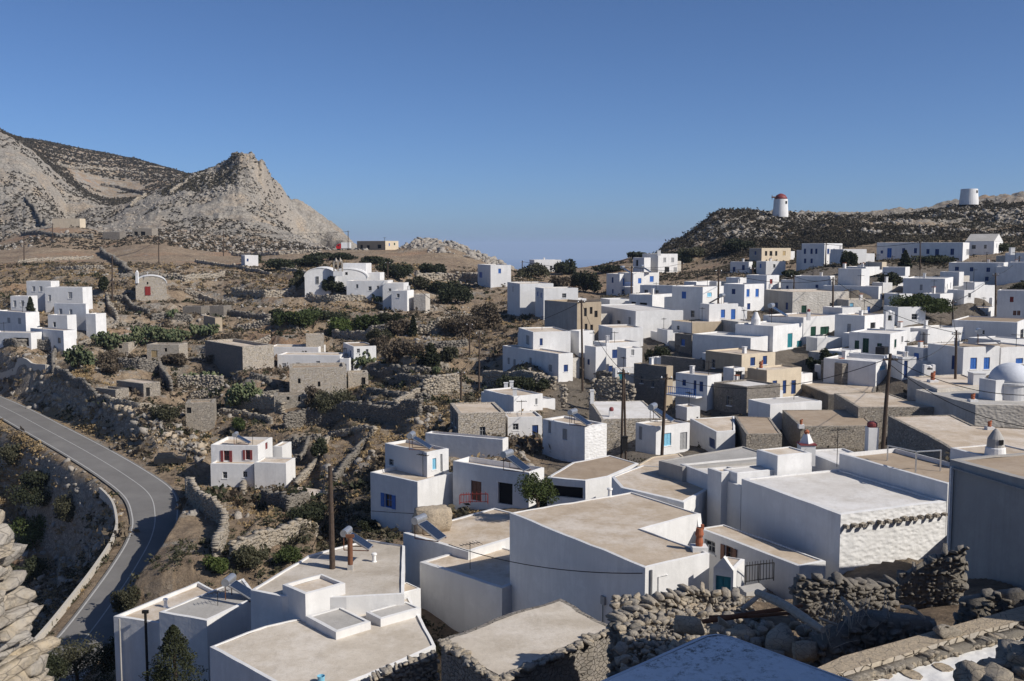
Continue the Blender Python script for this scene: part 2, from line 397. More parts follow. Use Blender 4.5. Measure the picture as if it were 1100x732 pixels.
def chimney(root, x, y, w_, h_, style, zt):
    c = atz(x, y, zt); mb = MB(); X = Vector((1,0,0)); Y = Vector((0,1,0)); Z = Vector((0,0,1))
    c.y += w_/2
    if style == 'white':
        mb.box(c+Z*(h_/2-.1), X*w_/2, Y*w_/2, Z*(h_/2+.1), 'whitewash'); mb.box(c+Z*(h_+.045), X*(w_/2+.06), Y*(w_/2+.06), Z*.043, 'whitewash')
    elif style == 'redpot':
        mb.box(c+Z*(h_/2-.1), X*w_/2, Y*w_/2, Z*(h_/2+.1), 'whitewash'); mb.lathe(c+Z*h_, [(w_*.42,.002),(w_*.5,.12),(w_*.48,.3),(w_*.3,.42)], 'maroon_paint', 14)
    elif style == 'pot':
        mb.box(c+Z*.05, X*w_*.8, Y*w_*.8, Z*.2, 'whitewash'); mb.lathe(c+Z*.25, [(w_*.36,.002),(w_*.42,h_*.2),(w_*.32,h_*.45),(w_*.46,h_*.6),(w_*.34,h_*.95)], 'terracotta', 14)
        mb.box(c+Z*(.25+h_*1.0)+X*w_*.3, X*w_*.14, Y*w_*.2, Z*h_*.12, 'terracotta')
    elif style == 'cone':
        mb.lathe(c, [(w_*.62,-.2),(w_*.6,h_*.4),(w_*.62,h_*.42),(w_*.34,h_*.8),(w_*.22,h_)], 'whitewash', 18)
    elif style == 'pipe':
        mb.box(c+Z*.12, X*.16, Y*.16, Z*.2, 'roof_grey'); mb.tube([c+Z*.3, c+Z*h_], w_/2, 'rust', 10); mb.box(c+Z*(h_+.1), X*w_*.8, Y*w_*.25, Z*.09, 'rust')
    elif style == 'house':
        mb.box(c+Z*(h_*.3-.1), X*w_/2, Y*w_/2, Z*(h_*.3+.1), 'whitewash'); mb.box(c+Z*(h_*.6+.03), X*w_*.57, Y*w_*.57, Z*.04, 'maroon_paint')
        mb.lathe(c+Z*(h_*.6+.08), [(w_*.5,0),(w_*.16,h_*.33)], 'whitewash', 4); mb.lathe(c+Z*(h_*.92), [(w_*.14,0),(w_*.2,h_*.1),(w_*.08,h_*.16)], 'terracotta', 10)
    return mb.build('chimney', root)
def hx(N, F_, d):                     # length along d from N at which the picture column is F_
    u = (F_-550)/F; nf = N.y*cP-N.z*sP; df = d.y*cP
    t = (u*nf-N.x)/(d.x-u*df); return t
def ring(mb, a, b, c, e, zlow, top):
    ts = [0]+[s/(b-a).length for s in cuts((b-a).length, a.y)]+[1]
    for t0, t1 in zip(ts, ts[1:]):
        a0, a1, e0, e1 = a.lerp(b, t0), a.lerp(b, t1), e.lerp(c, t0), e.lerp(c, t1); l0, l1 = e0.copy(), e1.copy(); l0.z = l1.z = zlow
        mb.face([a0, a1, e1, e0], top); mb.face([e0, e1, l1, l0], top)
def B(label, near, L, Rr, base, Y, yaw=33, wall='whitewash', roof='roof_concrete', wins=(), par=.16, pw=.17, kind='house', cat='house',
      group=None, ext=5, chim=(), of=None, wallL=None, part='annex', rise=0, maxlen=16):
    N = Vector(near) if len(near) == 3 else at(near[0], near[1], Y)
    th = R(yaw); dl = Vector((-math.sin(th), math.cos(th), 0)); dr = Vector((math.cos(th), math.sin(th), 0))
    ll = L[1] if isinstance(L, tuple) else hx(N, L, dl)
    lr = Rr[1] if isinstance(Rr, tuple) else hx(N, Rr, dr)
    if not (.8 < ll < maxlen): print('LEN L', label, round(ll, 1)); ll = min(max(abs(ll), 1.5), maxlen)
    if not (.8 < lr < maxlen): print('LEN R', label, round(lr, 1)); lr = min(max(abs(lr), 1.5), maxlen)
    zb = at(proj(N)[0], base, N.y).z; zt = N.z
    pts = [N, N+dr*lr, N+dr*lr+dl*ll, N+dl*ll]
    PADS.append((N.x, N.y, dr.x, dr.y, dl.x, dl.y, lr, ll, max(zb, of.location.z) if of else zb))
    if not of:
        for q in (pts[0], pts[1], pts[3]): CTRL.append((q.x, q.y, zb))
        root = empty(kind, ((pts[0]+pts[2])/2).xy.to_3d()+Vector((0,0,zb)), label, cat, group)
    else: root = of
    wins = list(wins)
    if not of and kind == 'house' and Y > 105:            # openings on faces that would otherwise be blank
        for fc, p_, q_, Lw in (('R', pts[0], pts[1], lr), ('L', pts[3], pts[0], ll)):
            if Lw > 3.2 and zt-zb > 2.3 and not any(w_[0] == fc for w_ in wins) and HR.random() < .6:
                for t_ in ((.3, .7) if Lw > 5.5 and HR.random() < .7 else (HR.uniform(.35, .65),)):
                    c_ = p_.lerp(q_, t_); d_ = (q_-p_).normalized(); hw = HR.uniform(.32, .48); tp = zt-par-HR.uniform(.5, .9); hh = HR.uniform(.85, 1.25)
                    x0, y0 = proj(Vector((c_.x-d_.x*hw, c_.y-d_.y*hw, tp))); x1, _ = proj(Vector((c_.x+d_.x*hw, c_.y+d_.y*hw, tp))); _, y1 = proj(Vector((c_.x, c_.y, tp-hh)))
                    wins.append((fc, x0, y0, x1, y1, HR.choice(['navy', 'blue', 'grey', 'dark', 'dark', 'green'])))
    mb = MB(); zlo = zb-ext; hs = {0: [], 3: []}; info = []
    for wn in wins:
        fc, x0, y0, x1, y1, st = wn
        k = 0 if fc == 'R' else 3; p = pts[0] if k == 0 else pts[3]; q = pts[1] if k == 0 else pts[0]
        d = (q-p).normalized(); n = Vector((d.y, -d.x, 0)); Lg = (q-p).length
        a = (hit_face(p, n, x0, (y0+y1)/2)-p).dot(d); b = (hit_face(p, n, x1, (y0+y1)/2)-p).dot(d)
        e = hit_face(p, n, (x0+x1)/2, y0).z; c = hit_face(p, n, (x0+x1)/2, y1).z
        a = max(a, .12); b = min(b, Lg-.12); e = min(e, zt-.12); c = max(c, zlo+.1)
        if b-a < .25 or e-c < .25: print('WIN skip', label, wn, round(a, 2), round(b, 2), round(Lg, 2)); continue
        door = st.startswith('d:'); st = st[2:] if door else st
        hs[k].append((a, b, c, e)); info.append((p, d, n, (a, b, c, e), st, door))
    for i in range(4):
        p, q = pts[i], pts[(i+1) % 4]
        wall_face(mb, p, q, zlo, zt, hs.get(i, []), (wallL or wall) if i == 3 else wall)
    ins = [N+dr*pw+dl*pw, N+dr*(lr-pw)+dl*pw, N+dr*(lr-pw)+dl*(ll-pw), N+dr*pw+dl*(ll-pw)]
    top = 'whitewash' if wall.startswith('white') else wall
    for i in range(4):
        j = (i+1) % 4
        a, b, c, e = pts[i].copy(), pts[j].copy(), ins[j].copy(), ins[i].copy()
        c.z += .03; e.z += .03
        ring(mb, a, b, c, e, zt-par, top)
    if N.y < 130: handmade(mb)
    mb.build('walls' if not of else part, root)
    # roof surface, gently uneven
    rb = MB(); nx = max(2, int(lr/.8)); ny = max(2, int(ll/.8)); nx = min(nx, 14); ny = min(ny, 14); vs = []
    for j in range(ny+1):
        for i in range(nx+1):
            s_ = pw+(lr-2*pw)*i/nx; t_ = pw+(ll-2*pw)*j/ny; q = N+dr*s_+dl*t_
            q.z = zt-par+(random.uniform(-.02, .02) if 0 < i < nx and 0 < j < ny else 0)+rise*math.sin(math.pi*i/nx)
            vs.append(q)
    rb.add(vs, [(j*(nx+1)+i, j*(nx+1)+i+1, (j+1)*(nx+1)+i+1, (j+1)*(nx+1)+i) for j in range(ny) for i in range(nx)], roof)
    rb.build('roof', root, smooth=True)
    for p, d, n, h, st, door in info: opening(root, p, d, n, h, st, door)
    if not of and kind == 'house' and Y > 112 and N.x > -2 and part == 'annex':
        if not chim and HR.random() < .4:
            cm = MB(); q = N+dr*lr*HR.uniform(.15, .85)+dl*ll*HR.uniform(.3, .9); q.z = zt-par; ch_ = HR.uniform(.6, 1.2); cm.box(q+Vector((0,0,ch_/2-.1)), dr*.22, dl*.22, Vector((0,0,ch_/2+.1)), 'whitewash'); cm.box(q+Vector((0,0,ch_+.03)), dr*.28, dl*.28, Vector((0,0,.045)), 'whitewash' if HR.random() < .6 else 'terracotta'); cm.build('chimney', root)
        wl_ = HR.choice(['whitewash', 'whitewash', 'worn_plaster'])
        if HR.random() < .55:
            h_ = zb+(zt-zb)*HR.uniform(.5, .78); n_ = N+dr*(lr+.01)+dl*ll*HR.uniform(.08, .3); n_.z = h_; B('', tuple(n_), ('m', max(1.6, ll*HR.uniform(.4, .65))), ('m', HR.uniform(1.8, 3.4)), proj(Vector((n_.x, n_.y, zb)))[1], n_.y, yaw, wl_, of=root, roof=HR.choice(['roof_white', 'roof_concrete']), part='lean_to')
        if HR.random() < .35:
            h_ = zb+(zt-zb)*HR.uniform(.5, .75); n_ = N+dl*(ll+.01)+dr*lr*HR.uniform(.0, .3); n_.z = h_; B('', tuple(n_), ('m', HR.uniform(1.6, 3.0)), ('m', max(1.6, lr*HR.uniform(.4, .6))), proj(Vector((n_.x, n_.y, zb)))[1], n_.y, yaw, wl_, of=root, roof=HR.choice(['roof_white', 'roof_concrete']), part='lean_to')
    for c in chim: chimney(root, *c, zt-par)
    if not of and kind == 'house' and Y > 75 and random.random() < .55:           # aerial
        q = N+dr*lr*random.uniform(.2, .8)+dl*ll*random.uniform(.2, .8); q.z = zt-par; h_ = random.uniform(1.4, 2.6); a = random.uniform(0, 3.1); e = Vector((math.cos(a), math.sin(a), 0)); ab = MB(); rr = .016+.00014*Y
        ab.tube([q, q+Vector((0,0,h_))], rr, 'iron', 5); ab.bar(q+Vector((0,0,h_*.9))-e*.6, q+Vector((0,0,h_*.9))+e*.6, rr*1.6, 'iron')
        for k_ in range(5): f_ = q+Vector((0,0,h_*.9))+e*(-.5+.25*k_); g_ = Vector((-e.y, e.x, 0)); ab.bar(f_-g_*.3, f_+g_*.3, rr*1.2, 'iron')
        ab.build('antenna', root)
    if part != 'lean_to': root_info[root.name] = dict(N=N, dl=dl, dr=dr, ll=ll, lr=lr, zt=zt, zb=zb)
    return root
root_info = {}
W = 'whitewash'
# ---- far ridge and upper village
villa = B('white two-storey villa with arched ground-floor opening at foot of the right hill', (707,273), 690, 728, 293, 290, 33, wins=[('R',712.5,277,715.5,282,'grey'),('R',721,277,724,282,'grey'),('R',714,287,719,292.5,'void'),('R',723.6,287.5,727,292,'grey'),('L',697,277,699,283,'navy')], chim=[(708,274,.9,1.2,'white')])
B('', (692,277), 680, 699, 293, 288, 33, of=villa, wins=[('L',683,279.5,685.5,286,'void')], chim=[(695,277,.8,1.0,'white')])
v2 = B('white house with bright blue balcony door and blue shutters below the villa', (665.7,294.5), 651.5, 678, 318, 255, 33, wins=[('R',669,299.2,672.3,307.3,'d:blue'),('R',667.8,311,671.8,316.5,'d:navy'),('L',657,298,659,304,'navy'),('L',657.4,310.8,659,315.6,'navy')])
B('', (680.3,293.5), ('m',6), 708, 312, 253, 33, of=v2, wins=[('R',685.4,299,689,304.6,'blue'),('R',698,296.8,702.2,303,'blue')])
mb = MB(); i_ = root_info[v2.name]; pz = hit_face(i_['N'], Vector((i_['dr'].y,-i_['dr'].x,0)), 673, 308)
mb.box(pz+Vector((i_['dr'].y,-i_['dr'].x,0))*.5, i_['dr']*1.4, Vector((i_['dr'].y,-i_['dr'].x,0))*.5, Vector((0,0,.06)), W)
for k in range(9): mb.bar(pz+Vector((i_['dr'].y,-i_['dr'].x,0))*.95+i_['dr']*(-1.3+.325*k), pz+Vector((i_['dr'].y,-i_['dr'].x,0))*.95+i_['dr']*(-1.3+.325*k)+Vector((0,0,.95)), .05, 'blue_paint')
mb.bar(pz+Vector((i_['dr'].y,-i_['dr'].x,0))*.95-i_['dr']*1.35+Vector((0,0,.95)), pz+Vector((i_['dr'].y,-i_['dr'].x,0))*.95+i_['dr']*1.35+Vector((0,0,.95)), .07, 'blue_paint')
mb.build('balcony', v2)
B('ochre plastered house with three dark windows in a row below the windmill hill', (818.3,266.8), 805, 849.5, 281, 290, 33, 'cream_plaster', wallL='grey_plaster', wins=[('R',821.7,269.9,824.2,275,'void'),('R',826.7,269.9,829.7,275,'void'),('R',832.6,269.9,835,275,'void'),('R',840.8,269.9,843.9,275,'ochre')], maxlen=20)
B('tall white two-storey block with small navy windows on its shaded side below the hill', (885.9,261.7), 861.3, 905, 290, 250, 33, wins=[('L',863.3,267.4,865.8,273,'navy'),('L',870.5,267.4,873,273,'navy'),('L',875.6,267.4,878,273,'navy'),('L',863.5,278,866,283,'navy'),('L',870.5,278,873,283,'navy'),('R',888.5,267.4,891,273,'navy'),('R',894.7,267.4,897.1,273,'navy')], maxlen=22)
B('very long low white building with blue doors and windows under the bare hill', (1034.6,260.7), 942, ('m',14), 280, 240, 60, wins=[('L',953,266.8,957.8,277,'d:blue'),('L',946,269.3,948.6,272.6,'navy'),('L',969.1,266.8,972.2,272.3,'navy'),('L',981.8,266.8,984.9,272.3,'navy'),('L',995.1,267.8,998.4,273,'navy'),('L',1004.5,267.8,1008.6,276,'d:navy'),('L',1021,267.4,1024.8,274,'navy'),('R',1038,268,1041,274,'grey')], maxlen=30)
v6 = B('white gabled storehouse with pitched pale roof behind the long low building', (1068,259.5), 1037, 1077.5, 272, 252, 55, par=.02, maxlen=20)
i_ = root_info[v6.name]; mb = MB(); N, dl, dr, ll, lr = i_['N'], i_['dl'], i_['dr'], i_['ll'], i_['lr']; Z = Vector((0,0,1))
a, b, c, e = N+Z*.05, N+dr*lr+Z*.05, N+dr*lr+dl*ll+Z*.05, N+dl*ll+Z*.05; r0 = (a+b)/2+Z*1.9; r1 = (c+e)/2+Z*1.9
for f_ in ([a,r0,r1,e],[r0,b,c,r1]): mb.face(f_, 'roof_grey')
for f_ in ([a,b,r0],[c,e,r1]): mb.face(f_, W)
mb.build('gable_roof', v6)
B('large white two-storey house with small navy windows right of the village tree', (1078.3,282.6), 1019.3, 1083, 309, 205, 60, wins=[('L',1025.8,286.9,1030,291,'navy'),('L',1041.8,287.3,1045.5,291.8,'navy'),('L',1059.6,287.7,1063.5,292.4,'navy'),('L',1058.2,297.5,1062,302,'navy')], maxlen=18)
B('blank white house wall at right edge beyond the two-storey house', (1108,282), 1084, ('m',6), 301, 200, 60)
B('small white house with chimney near the right edge under the hill', (1112,272), 1080, ('m',6), 283, 222, 60, chim=[(1088,273,.9,1.3,'white')])
B('white cube house with grey shaded side behind the dark trees', (925.5,289), 900.5, 934.3, 306, 185, 33)
B('long flat white house with moulded ledge behind the village tree', (1015.2,299.6), 970.4, 1024, 317, 178, 60, roof='roof_white', wins=[('L',988,306,991,312,'grey')], maxlen=20)
B('narrow white block stepped above the two storey house at right', (1030.5,292.4), ('m',4), 1035.5, 303, 190, 33)
B('low house with grey side and small ochre end below the long building', (947.6,281.8), 930, 952.5, 290, 222, 40, 'cream_plaster', wallL='grey_plaster')
B('low blue-grey shaded wall house left of the dark tree clump', (972.6,287.3), 948, 977.5, 297, 208, 60)
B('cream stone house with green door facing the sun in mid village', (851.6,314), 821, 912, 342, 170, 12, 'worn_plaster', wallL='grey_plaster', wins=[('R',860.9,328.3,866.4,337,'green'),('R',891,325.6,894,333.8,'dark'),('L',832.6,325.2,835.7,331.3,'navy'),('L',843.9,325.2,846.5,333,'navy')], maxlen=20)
B('cream low house with pale blue door beside the cream stone house', (911.7,322.5), ('m',5), 948, 338.5, 168, 12, 'worn_plaster', wins=[('R',912.8,325.8,916.8,336,'d:lblue'),('R',931.6,329.3,934.9,335.8,'blue')])
B('long shaded white house with single blue door behind the pale blue door', (944,308), 884, 947.5, 325, 182, 58, wins=[('L',912.4,314.5,917,322.5,'d:blue'),('L',900,314,904,316.5,'navy')], maxlen=20)
B('tiny bright white cube with ribbed end among shaded houses', (948.5,304), ('m',3), 958.7, 315, 190, 20)
B('white flat roofed house with carved panel over its window left of the village tree', (965,330.2), 949, 994.5, 347, 155, 12, wins=[('R',979.3,337.4,985.5,343.6,'dark')])
B('broad plain white hall with a narrow side door right of centre', (996.8,354), 969, 1037, 369, 148, 30, roof='roof_white', wins=[('L',990.8,357,993,367,'grey'),('L',977,361,979.3,368,'grey')])
B('long low shaded house with brown roof edge at right', (1093,346.6), 1023, 1106, 366, 148, 55, roof='roof_brown', wins=[('L',1052,354.8,1057.8,360,'dark'),('R',1096,354,1099.5,365,'d:dark')], maxlen=20)
B('low shaded white house with blue basement window at right', (1061.3,331.3), 1023, 1068.5, 342.5, 168, 55, wins=[('L',1034.6,336.4,1039.8,340.5,'blue')], maxlen=18)
B('small shaded block with dish antenna above the blue basement house', (1066,320), 1039, 1070.5, 330, 178, 55)
B('little white cube with dark blue window beside the cables', (1029,318), ('m',3), 1038.8, 328.5, 182, 10, wins=[('R',1035.0,324,1038.4,328,'navy')])
B('shaded white house with one red window at right edge', (1125,313), 1071.6, ('m',5), 345, 160, 60, wins=[('L',1084.8,319,1088.8,324.8,'red'),('L',1088.2,334,1091.8,339,'brown'),('L',1092.6,334,1096,339,'brown')], maxlen=18)
gh = B('white house with three dark green shutters and black roof tank', (956.4,359), 912.3, 974.7, 386, 138, 52, roof='roof_white', wins=[('L',917.9,366,922.8,376.3,'green'),('L',926.6,363.6,933.2,379,'d:green'),('L',942,369,947.2,379.4,'green')])
B('', (953,382), 912, 956, 389, 132, 52, of=gh, part='terrace', roof='roof_white')
B('low white walled house with tan roof in front of green shutters', (941,389), 885, 955, 398, 127, 50, roof='roof_white', wins=[('R',945,393,951,397.5,'lblue')], maxlen=20)
# ---- church house and centre right
ch = B('big white house with teal windows and conical chimney in mid village', (830.7,350.7), 790, 873, 378, 148, 45, roof='roof_white', wins=[('R',846,358.3,851.2,373.3,'d:teal'),('R',856,366,862.8,376.6,'d:teal')], chim=[(812.7,349,1.15,1.9,'cone')], maxlen=18)
B('', (806.5,363.4), 744, 832, 378, 145, 45, of=ch, roof='roof_white', maxlen=20)
B('bright white upper house with two green windows beside conical chimney', (863.2,341.3), 820, 901, 368, 154, 40, roof='roof_concrete', wins=[('R',870.8,351,876.5,361,'green'),('R',881.2,351,890.5,359.3,'green')], chim=[(869,343,.5,1.1,'redpot')], maxlen=18)
B('low white terrace with pierced parapet under the green windows', (878,363.5), ('m',3), 905, 379, 147, 15, roof='roof_white')
B('old house with grey wall and tan stone top left of the big white house', (743.6,347), 721.5, 787, 361, 160, 25, 'tan_plaster', wallL=W, wins=[('L',727,350,730,354.6,'dark')])
B('dark rough stone lean-to under the old tan house', (743,360), 725, ('m',2), 381, 155, 33, 'dark_rubble', 'roof_brown')
k4 = B('ochre upper house with navy door beside blue balcony house', (796.9,381.4), 758, 833, 397, 132, 33, 'cream_plaster', wallL='tan_plaster', wins=[('R',806,384,811.2,393,'navy'),('R',819.4,382.5,824,391.7,'navy'),('L',764.5,386,768.2,395.5,'dark')])
B('', (788.5,396), 777, 800, 413, 128, 33, of=k4, wall=W, wins=[('R',790,399,797,411,'d:void')])
B('sunny cream house with three navy openings below the ochre upper house', (823.9,398.2), 803, 861, 424, 125, 33, 'cream_plaster', wallL='tan_plaster', wins=[('R',830,409,834.8,414,'navy'),('R',840.7,408.7,844.6,423,'d:navy'),('R',850,408.7,855,423.4,'d:navy')], chim=[(818,398,.6,.9,'pot')])
B('square dark stone house with one window below the ochre houses', (802.4,416.3), 767, 838, 446, 118, 33, 'dark_rubble', 'roof_white', wins=[('L',780.5,425.5,786,436,'dark')], pw=.4)
B('white flat house with broad pale roof in front of the cream house', (827.4,434.7), 804, 883, 449, 112, 22, roof='roof_white', par=.06)
k7 = B('shaded blue-white house with curved blue balcony', (760,404), 726, 775, 441, 122, 45, wins=[('L',732.8,408,736.9,414.6,'navy'),('L',745,408.7,748,426.5,'d:navy'),('L',751.2,410,755.3,420.8,'d:navy')])
i_ = root_info[k7.name]; dl, dr, N = i_['dl'], i_['dr'], i_['N']; nL = Vector((-dr.x, -dr.y, 0)); mb = MB(); zc = at(740, 427, N.y).z
mb.box(N+dl*3.0+nL*.75+Vector((0,0,zc-N.z)), dl*2.4, nL*.75, Vector((0,0,.08)), W)
for k in range(17): q = N+dl*(.7+k*.29)+nL*1.42+Vector((0,0,zc-N.z+.08)); mb.bar(q, q+Vector((0,0,.95)), .05, 'blue_paint')
q = N+dl*.65+nL*1.42+Vector((0,0,zc-N.z+1.03)); mb.bar(q, q+dl*4.75, .07, 'blue_paint'); mb.build('balcony', k7)
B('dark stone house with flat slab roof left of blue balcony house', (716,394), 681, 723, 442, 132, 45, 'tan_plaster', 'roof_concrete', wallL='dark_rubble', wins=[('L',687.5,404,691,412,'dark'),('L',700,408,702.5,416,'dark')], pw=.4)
B('roofless stone ruin with flat broken top behind the slab-roofed house', (755,387), 710, 759, 397, 140, 40, 'dark_rubble', 'roof_brown', pw=.5, par=.5)
B('white block with half-open pale shutter behind the double pole', (704.8,459), 683, 741, 488, 100, 33, wins=[('R',713,465.5,721,479,'lblue'),('R',730.4,464.8,738,483.4,'d:grey'),('L',686.2,458.3,689.8,472.5,'grey')])
B('white house with two bright blue windows left of the chapel dome', (1035,373.7), 997, 1074, 403, 122, 20, roof='roof_brown', wins=[('R',1042.2,384.5,1049.4,396.8,'blue'),('R',1056.8,384,1063.3,396.8,'blue'),('L',1022,382,1026,397,'d:navy')])
B('white house with blue window behind the chapel dome at right edge', (1075.5,374), ('m',6), 1115, 392, 125, 20, wins=[('R',1091,385,1099,390.7,'blue')])
B('white house with dark square window left of two blue windows', (992,374.3), 972, 1020, 401, 128, 20, wins=[('R',1003,382.5,1009,391,'void'),('R',1005,391.5,1010,398,'void')])
B('little white gate block with navy door between green and blue shuttered houses', (969.5,384), ('m',3), 984.5, 407, 126, 10, wins=[('R',970.9,387.6,974.8,406,'d:navy')])
B('shaded white house with white sunny end below the bell arch', (929,339.5), 897, 949.5, 359, 148, 42, wins=[('R',935,346.6,940.4,353,'void'),('L',910,348,914,357,'grey')], maxlen=18)
# ---- upper left of village
B('grey-white house with arched dark openings above the blank white hall', (700.8,317), 676, 722, 334, 195, 50, wins=[('L',678,324.5,683,332,'void'),('L',687,325.4,695,332,'void')])
B('low shaded house above the arched dark openings', (722.5,307), 687.5, 726, 318, 215, 58, wins=[('L',692,311.5,696,315,'dark'),('L',704,312,707.5,315.5,'dark')], maxlen=18)
B('white gabled grey-shaded house with one blue window left of utility pole', (755,308.5), 722, 778, 343, 182, 45, wins=[('L',732.3,313.4,737,321,'blue'),('L',742,333.7,746,341,'dark'),('R',759.7,314.5,764.5,319,'lblue')])
B('pale house with two bright blue doors in centre', (761.9,327), 752, 793, 345, 165, 20, wins=[('R',774.4,332.7,778.9,341.5,'blue'),('R',785.2,332.3,790,344.8,'d:blue')])
B('white house with two tall blue shutters beside tan stone block', (799.8,305.7), 777.5, 821, 332, 172, 33, wins=[('R',801.9,310.8,805.2,319,'blue'),('R',811.5,310.4,815.2,319,'blue'),('R',802.6,326,806,332.6,'navy')])
B('white house with single red window in upper village', (823.7,296), 802, 837, 313, 195, 33, wins=[('R',826.9,300,829.9,305,'red')])
B('long shaded white house right of the red window', (890,297), 853, 896.5, 312, 190, 58, wins=[('L',876,306,879,309.5,'navy')], maxlen=18)
B('low grey house with two small windows right of the red window', (852,301), 840, 856, 312, 193, 40, wins=[('L',844.5,307,847,310.5,'navy')])
B('stepped white low roof block left of the red window', (793,298.5), 780, 803, 308, 205, 33, roof='roof_white')
B('bluish shaded house below the ochre plastered house', (804.5,281.5), 784.5, 808.5, 293, 262, 55, wins=[('L',797,285,800,290.5,'navy'),('L',787,287,790,292,'navy')], maxlen=18)
B('white house with terrace directly below the ochre plastered house', (823,281), ('m',5), 844, 297, 257, 15, wins=[('R',830.5,284,833,288,'dark')])
B('pale house behind the round tree below the hill', (906,268), ('m',6), 931, 283, 240, 12, wins=[('R',912,272,914.5,277,'dark')])
B('long white house with shaded stepped side at upper left of village', (558.5,305), 545, 594.5, 340, 205, 14)
B('white house with bright sunlit end behind the brown tower block', (584,310), 575, 621, 342, 196, 14)
B('tall brown unfinished block with empty window holes', (620,325.4), 585, 646, 372, 172, 33, 'tan_plaster', 'roof_concrete', wallL='grey_plaster', wins=[('R',627.4,331,630.4,340,'void'),('R',633.5,330,636.5,337.5,'void'),('R',638.5,334,642,341,'void'),('R',628,348,631,358,'void'),('R',634,349,637,361,'void')], par=.5)  # left face in greyer plaster, its shade painted into the colour
B('white upper house with one navy window left of tall pole', (572.8,357), 557, 613, 380, 156, 14, wins=[('R',579.8,363.7,583,371.3,'navy'),('L',565,360.4,568.4,370.5,'grey')])
B('large white two-storey house with narrow windows at left end of village', (600,380.5), 540, 615.5, 411, 148, 33, wins=[('L',545.2,384.4,547.5,391.6,'grey'),('L',551.4,386,554,393,'grey'),('L',568.4,384.4,571.3,393,'grey'),('L',589.2,392,593,399.5,'grey'),('R',605.6,392,610.2,399.5,'navy')])
B('wide blank bright white house beyond the tall pole', (683,334.5), 637, 734, 366, 168, 16, wins=[('L',642.3,343,647.5,350.5,'navy'),('L',662.8,344.4,666.5,348,'dark'),('L',674.9,340.7,677.6,350.5,'grey')], roof='roof_white', maxlen=26)
B('low blank white block under the wide bright house', (658,352.7), 643, 691, 367, 160, 14)
g6 = B('white house with navy window and external blue door right of tall pole', (651.5,369), 637, 687, 403, 153, 25, wins=[('R',657.6,375.7,663.5,385,'navy'),('R',653.7,393,658.2,402.4,'d:navy'),('L',645,375,648.5,383.8,'grey')])
B('', (672.7,374.6), 663, 690, 400, 148, 25, of=g6, wins=[('R',678,375.7,681.3,382,'grey')])
B('shaded narrow white wing hard against the tall pole', (640,373), 628, 651, 409, 150, 30, wins=[('L',631,386,633.4,392,'navy')])
B('low white yard wall with teal gate below the navy window house', (661,396), ('m',1.2), 683, 410, 143, 14, wins=[('R',664.6,399.7,668.8,409,'d:teal')], par=.02)
# ---- ridge left of village
B('square white house with blue window at end of the pale terrace wall', (527,285), 510, 549, 307, 260, 14, wins=[('L',514.7,292.4,518,298.5,'blue')])
B('white box house on the saddle against the sea', (574,279.4), ('m',6), 603, 291.5, 320, 14, wins=[('R',590.6,285.6,593.4,291,'d:dark')])
B('cream flat house with shaded porch on the far ridge road', (413.9,259), 383.4, 428, 268.5, 400, 55, 'cream_plaster', wallL='tan_plaster', wins=[('L',387,263.2,389.6,267,'void'),('L',394,263.6,397,268,'void'),('L',405.5,263,409.5,267,'void')], maxlen=26)  # left side a darker plaster than the lit end, painting in shade
B('tiny white cabin alone among scrub below the rocky cone', (263,274.5), 259, 277.3, 286, 330, 20, wins=[('R',265,278,267,281,'navy')])
B('low pale building on the slope at foot of far left hill', (85.6,235), 55.8, ('m',5), 243.5, 450, 85, 'cream_plaster', maxlen=20)
# ---- white group at left
B('tall white house with two grey windows topmost of the left group', (54.5,302.3), 28.2, ('m',3), 322, 218, 80, wins=[('L',34.5,307.8,37.8,313.2,'grey'),('L',42.2,307.8,45.5,313.2,'grey')])
B('long white house with two windows right of the topmost left house', (88.5,309), 48, ('m',3.5), 330, 214, 80, wins=[('L',73.2,314,77.6,321,'grey'),('L',51.8,317,54.8,323.7,'grey')])
B('white cube with pair of grey windows at upper left of the left group', (30.3,318.4), 11, ('m',3), 337, 210, 80, wins=[('L',14.2,323,17.5,330,'grey'),('L',22.5,323,25.8,329.2,'grey')])
a4 = B('white house with open porch nearest the path in the left group', (92,326.6), 58, 95.2, 353, 201, 72, wins=[('L',63.4,331.8,66.9,338.2,'grey'),('L',74.6,332.5,77.8,338.8,'grey'),('L',73,346,82,353,'void')])
B('', (72,339), 51.2, ('m',2.5), 354, 196, 72, of=a4, wins=[('L',57,346,60,351.5,'dark')])
B('', (102.5,337.5), 92, ('m',3), 356, 198, 72, of=a4)
B('white house with warm sunlit end at left picture edge', (27.3,336), -6, 42, 358, 197, 55, wins=[('L',7.6,341.5,11,347.3,'grey'),('L',19.2,341.8,22.5,348.3,'grey')])
B('low wide white house with arched doorway front of the left group', (68,355.5), 32.5, 81.5, 376, 189, 55, wins=[('L',38.1,362.4,41.2,366.6,'dark'),('L',47,362,52.5,374,'d:grey'),('L',61.9,363,65.3,369.2,'dark')])
B('low white walled terrace with pergola at left picture edge', (33,358), -12, ('m',3), 373, 190, 75, wins=[('L',14,363,31,372,'void')], maxlen=12)
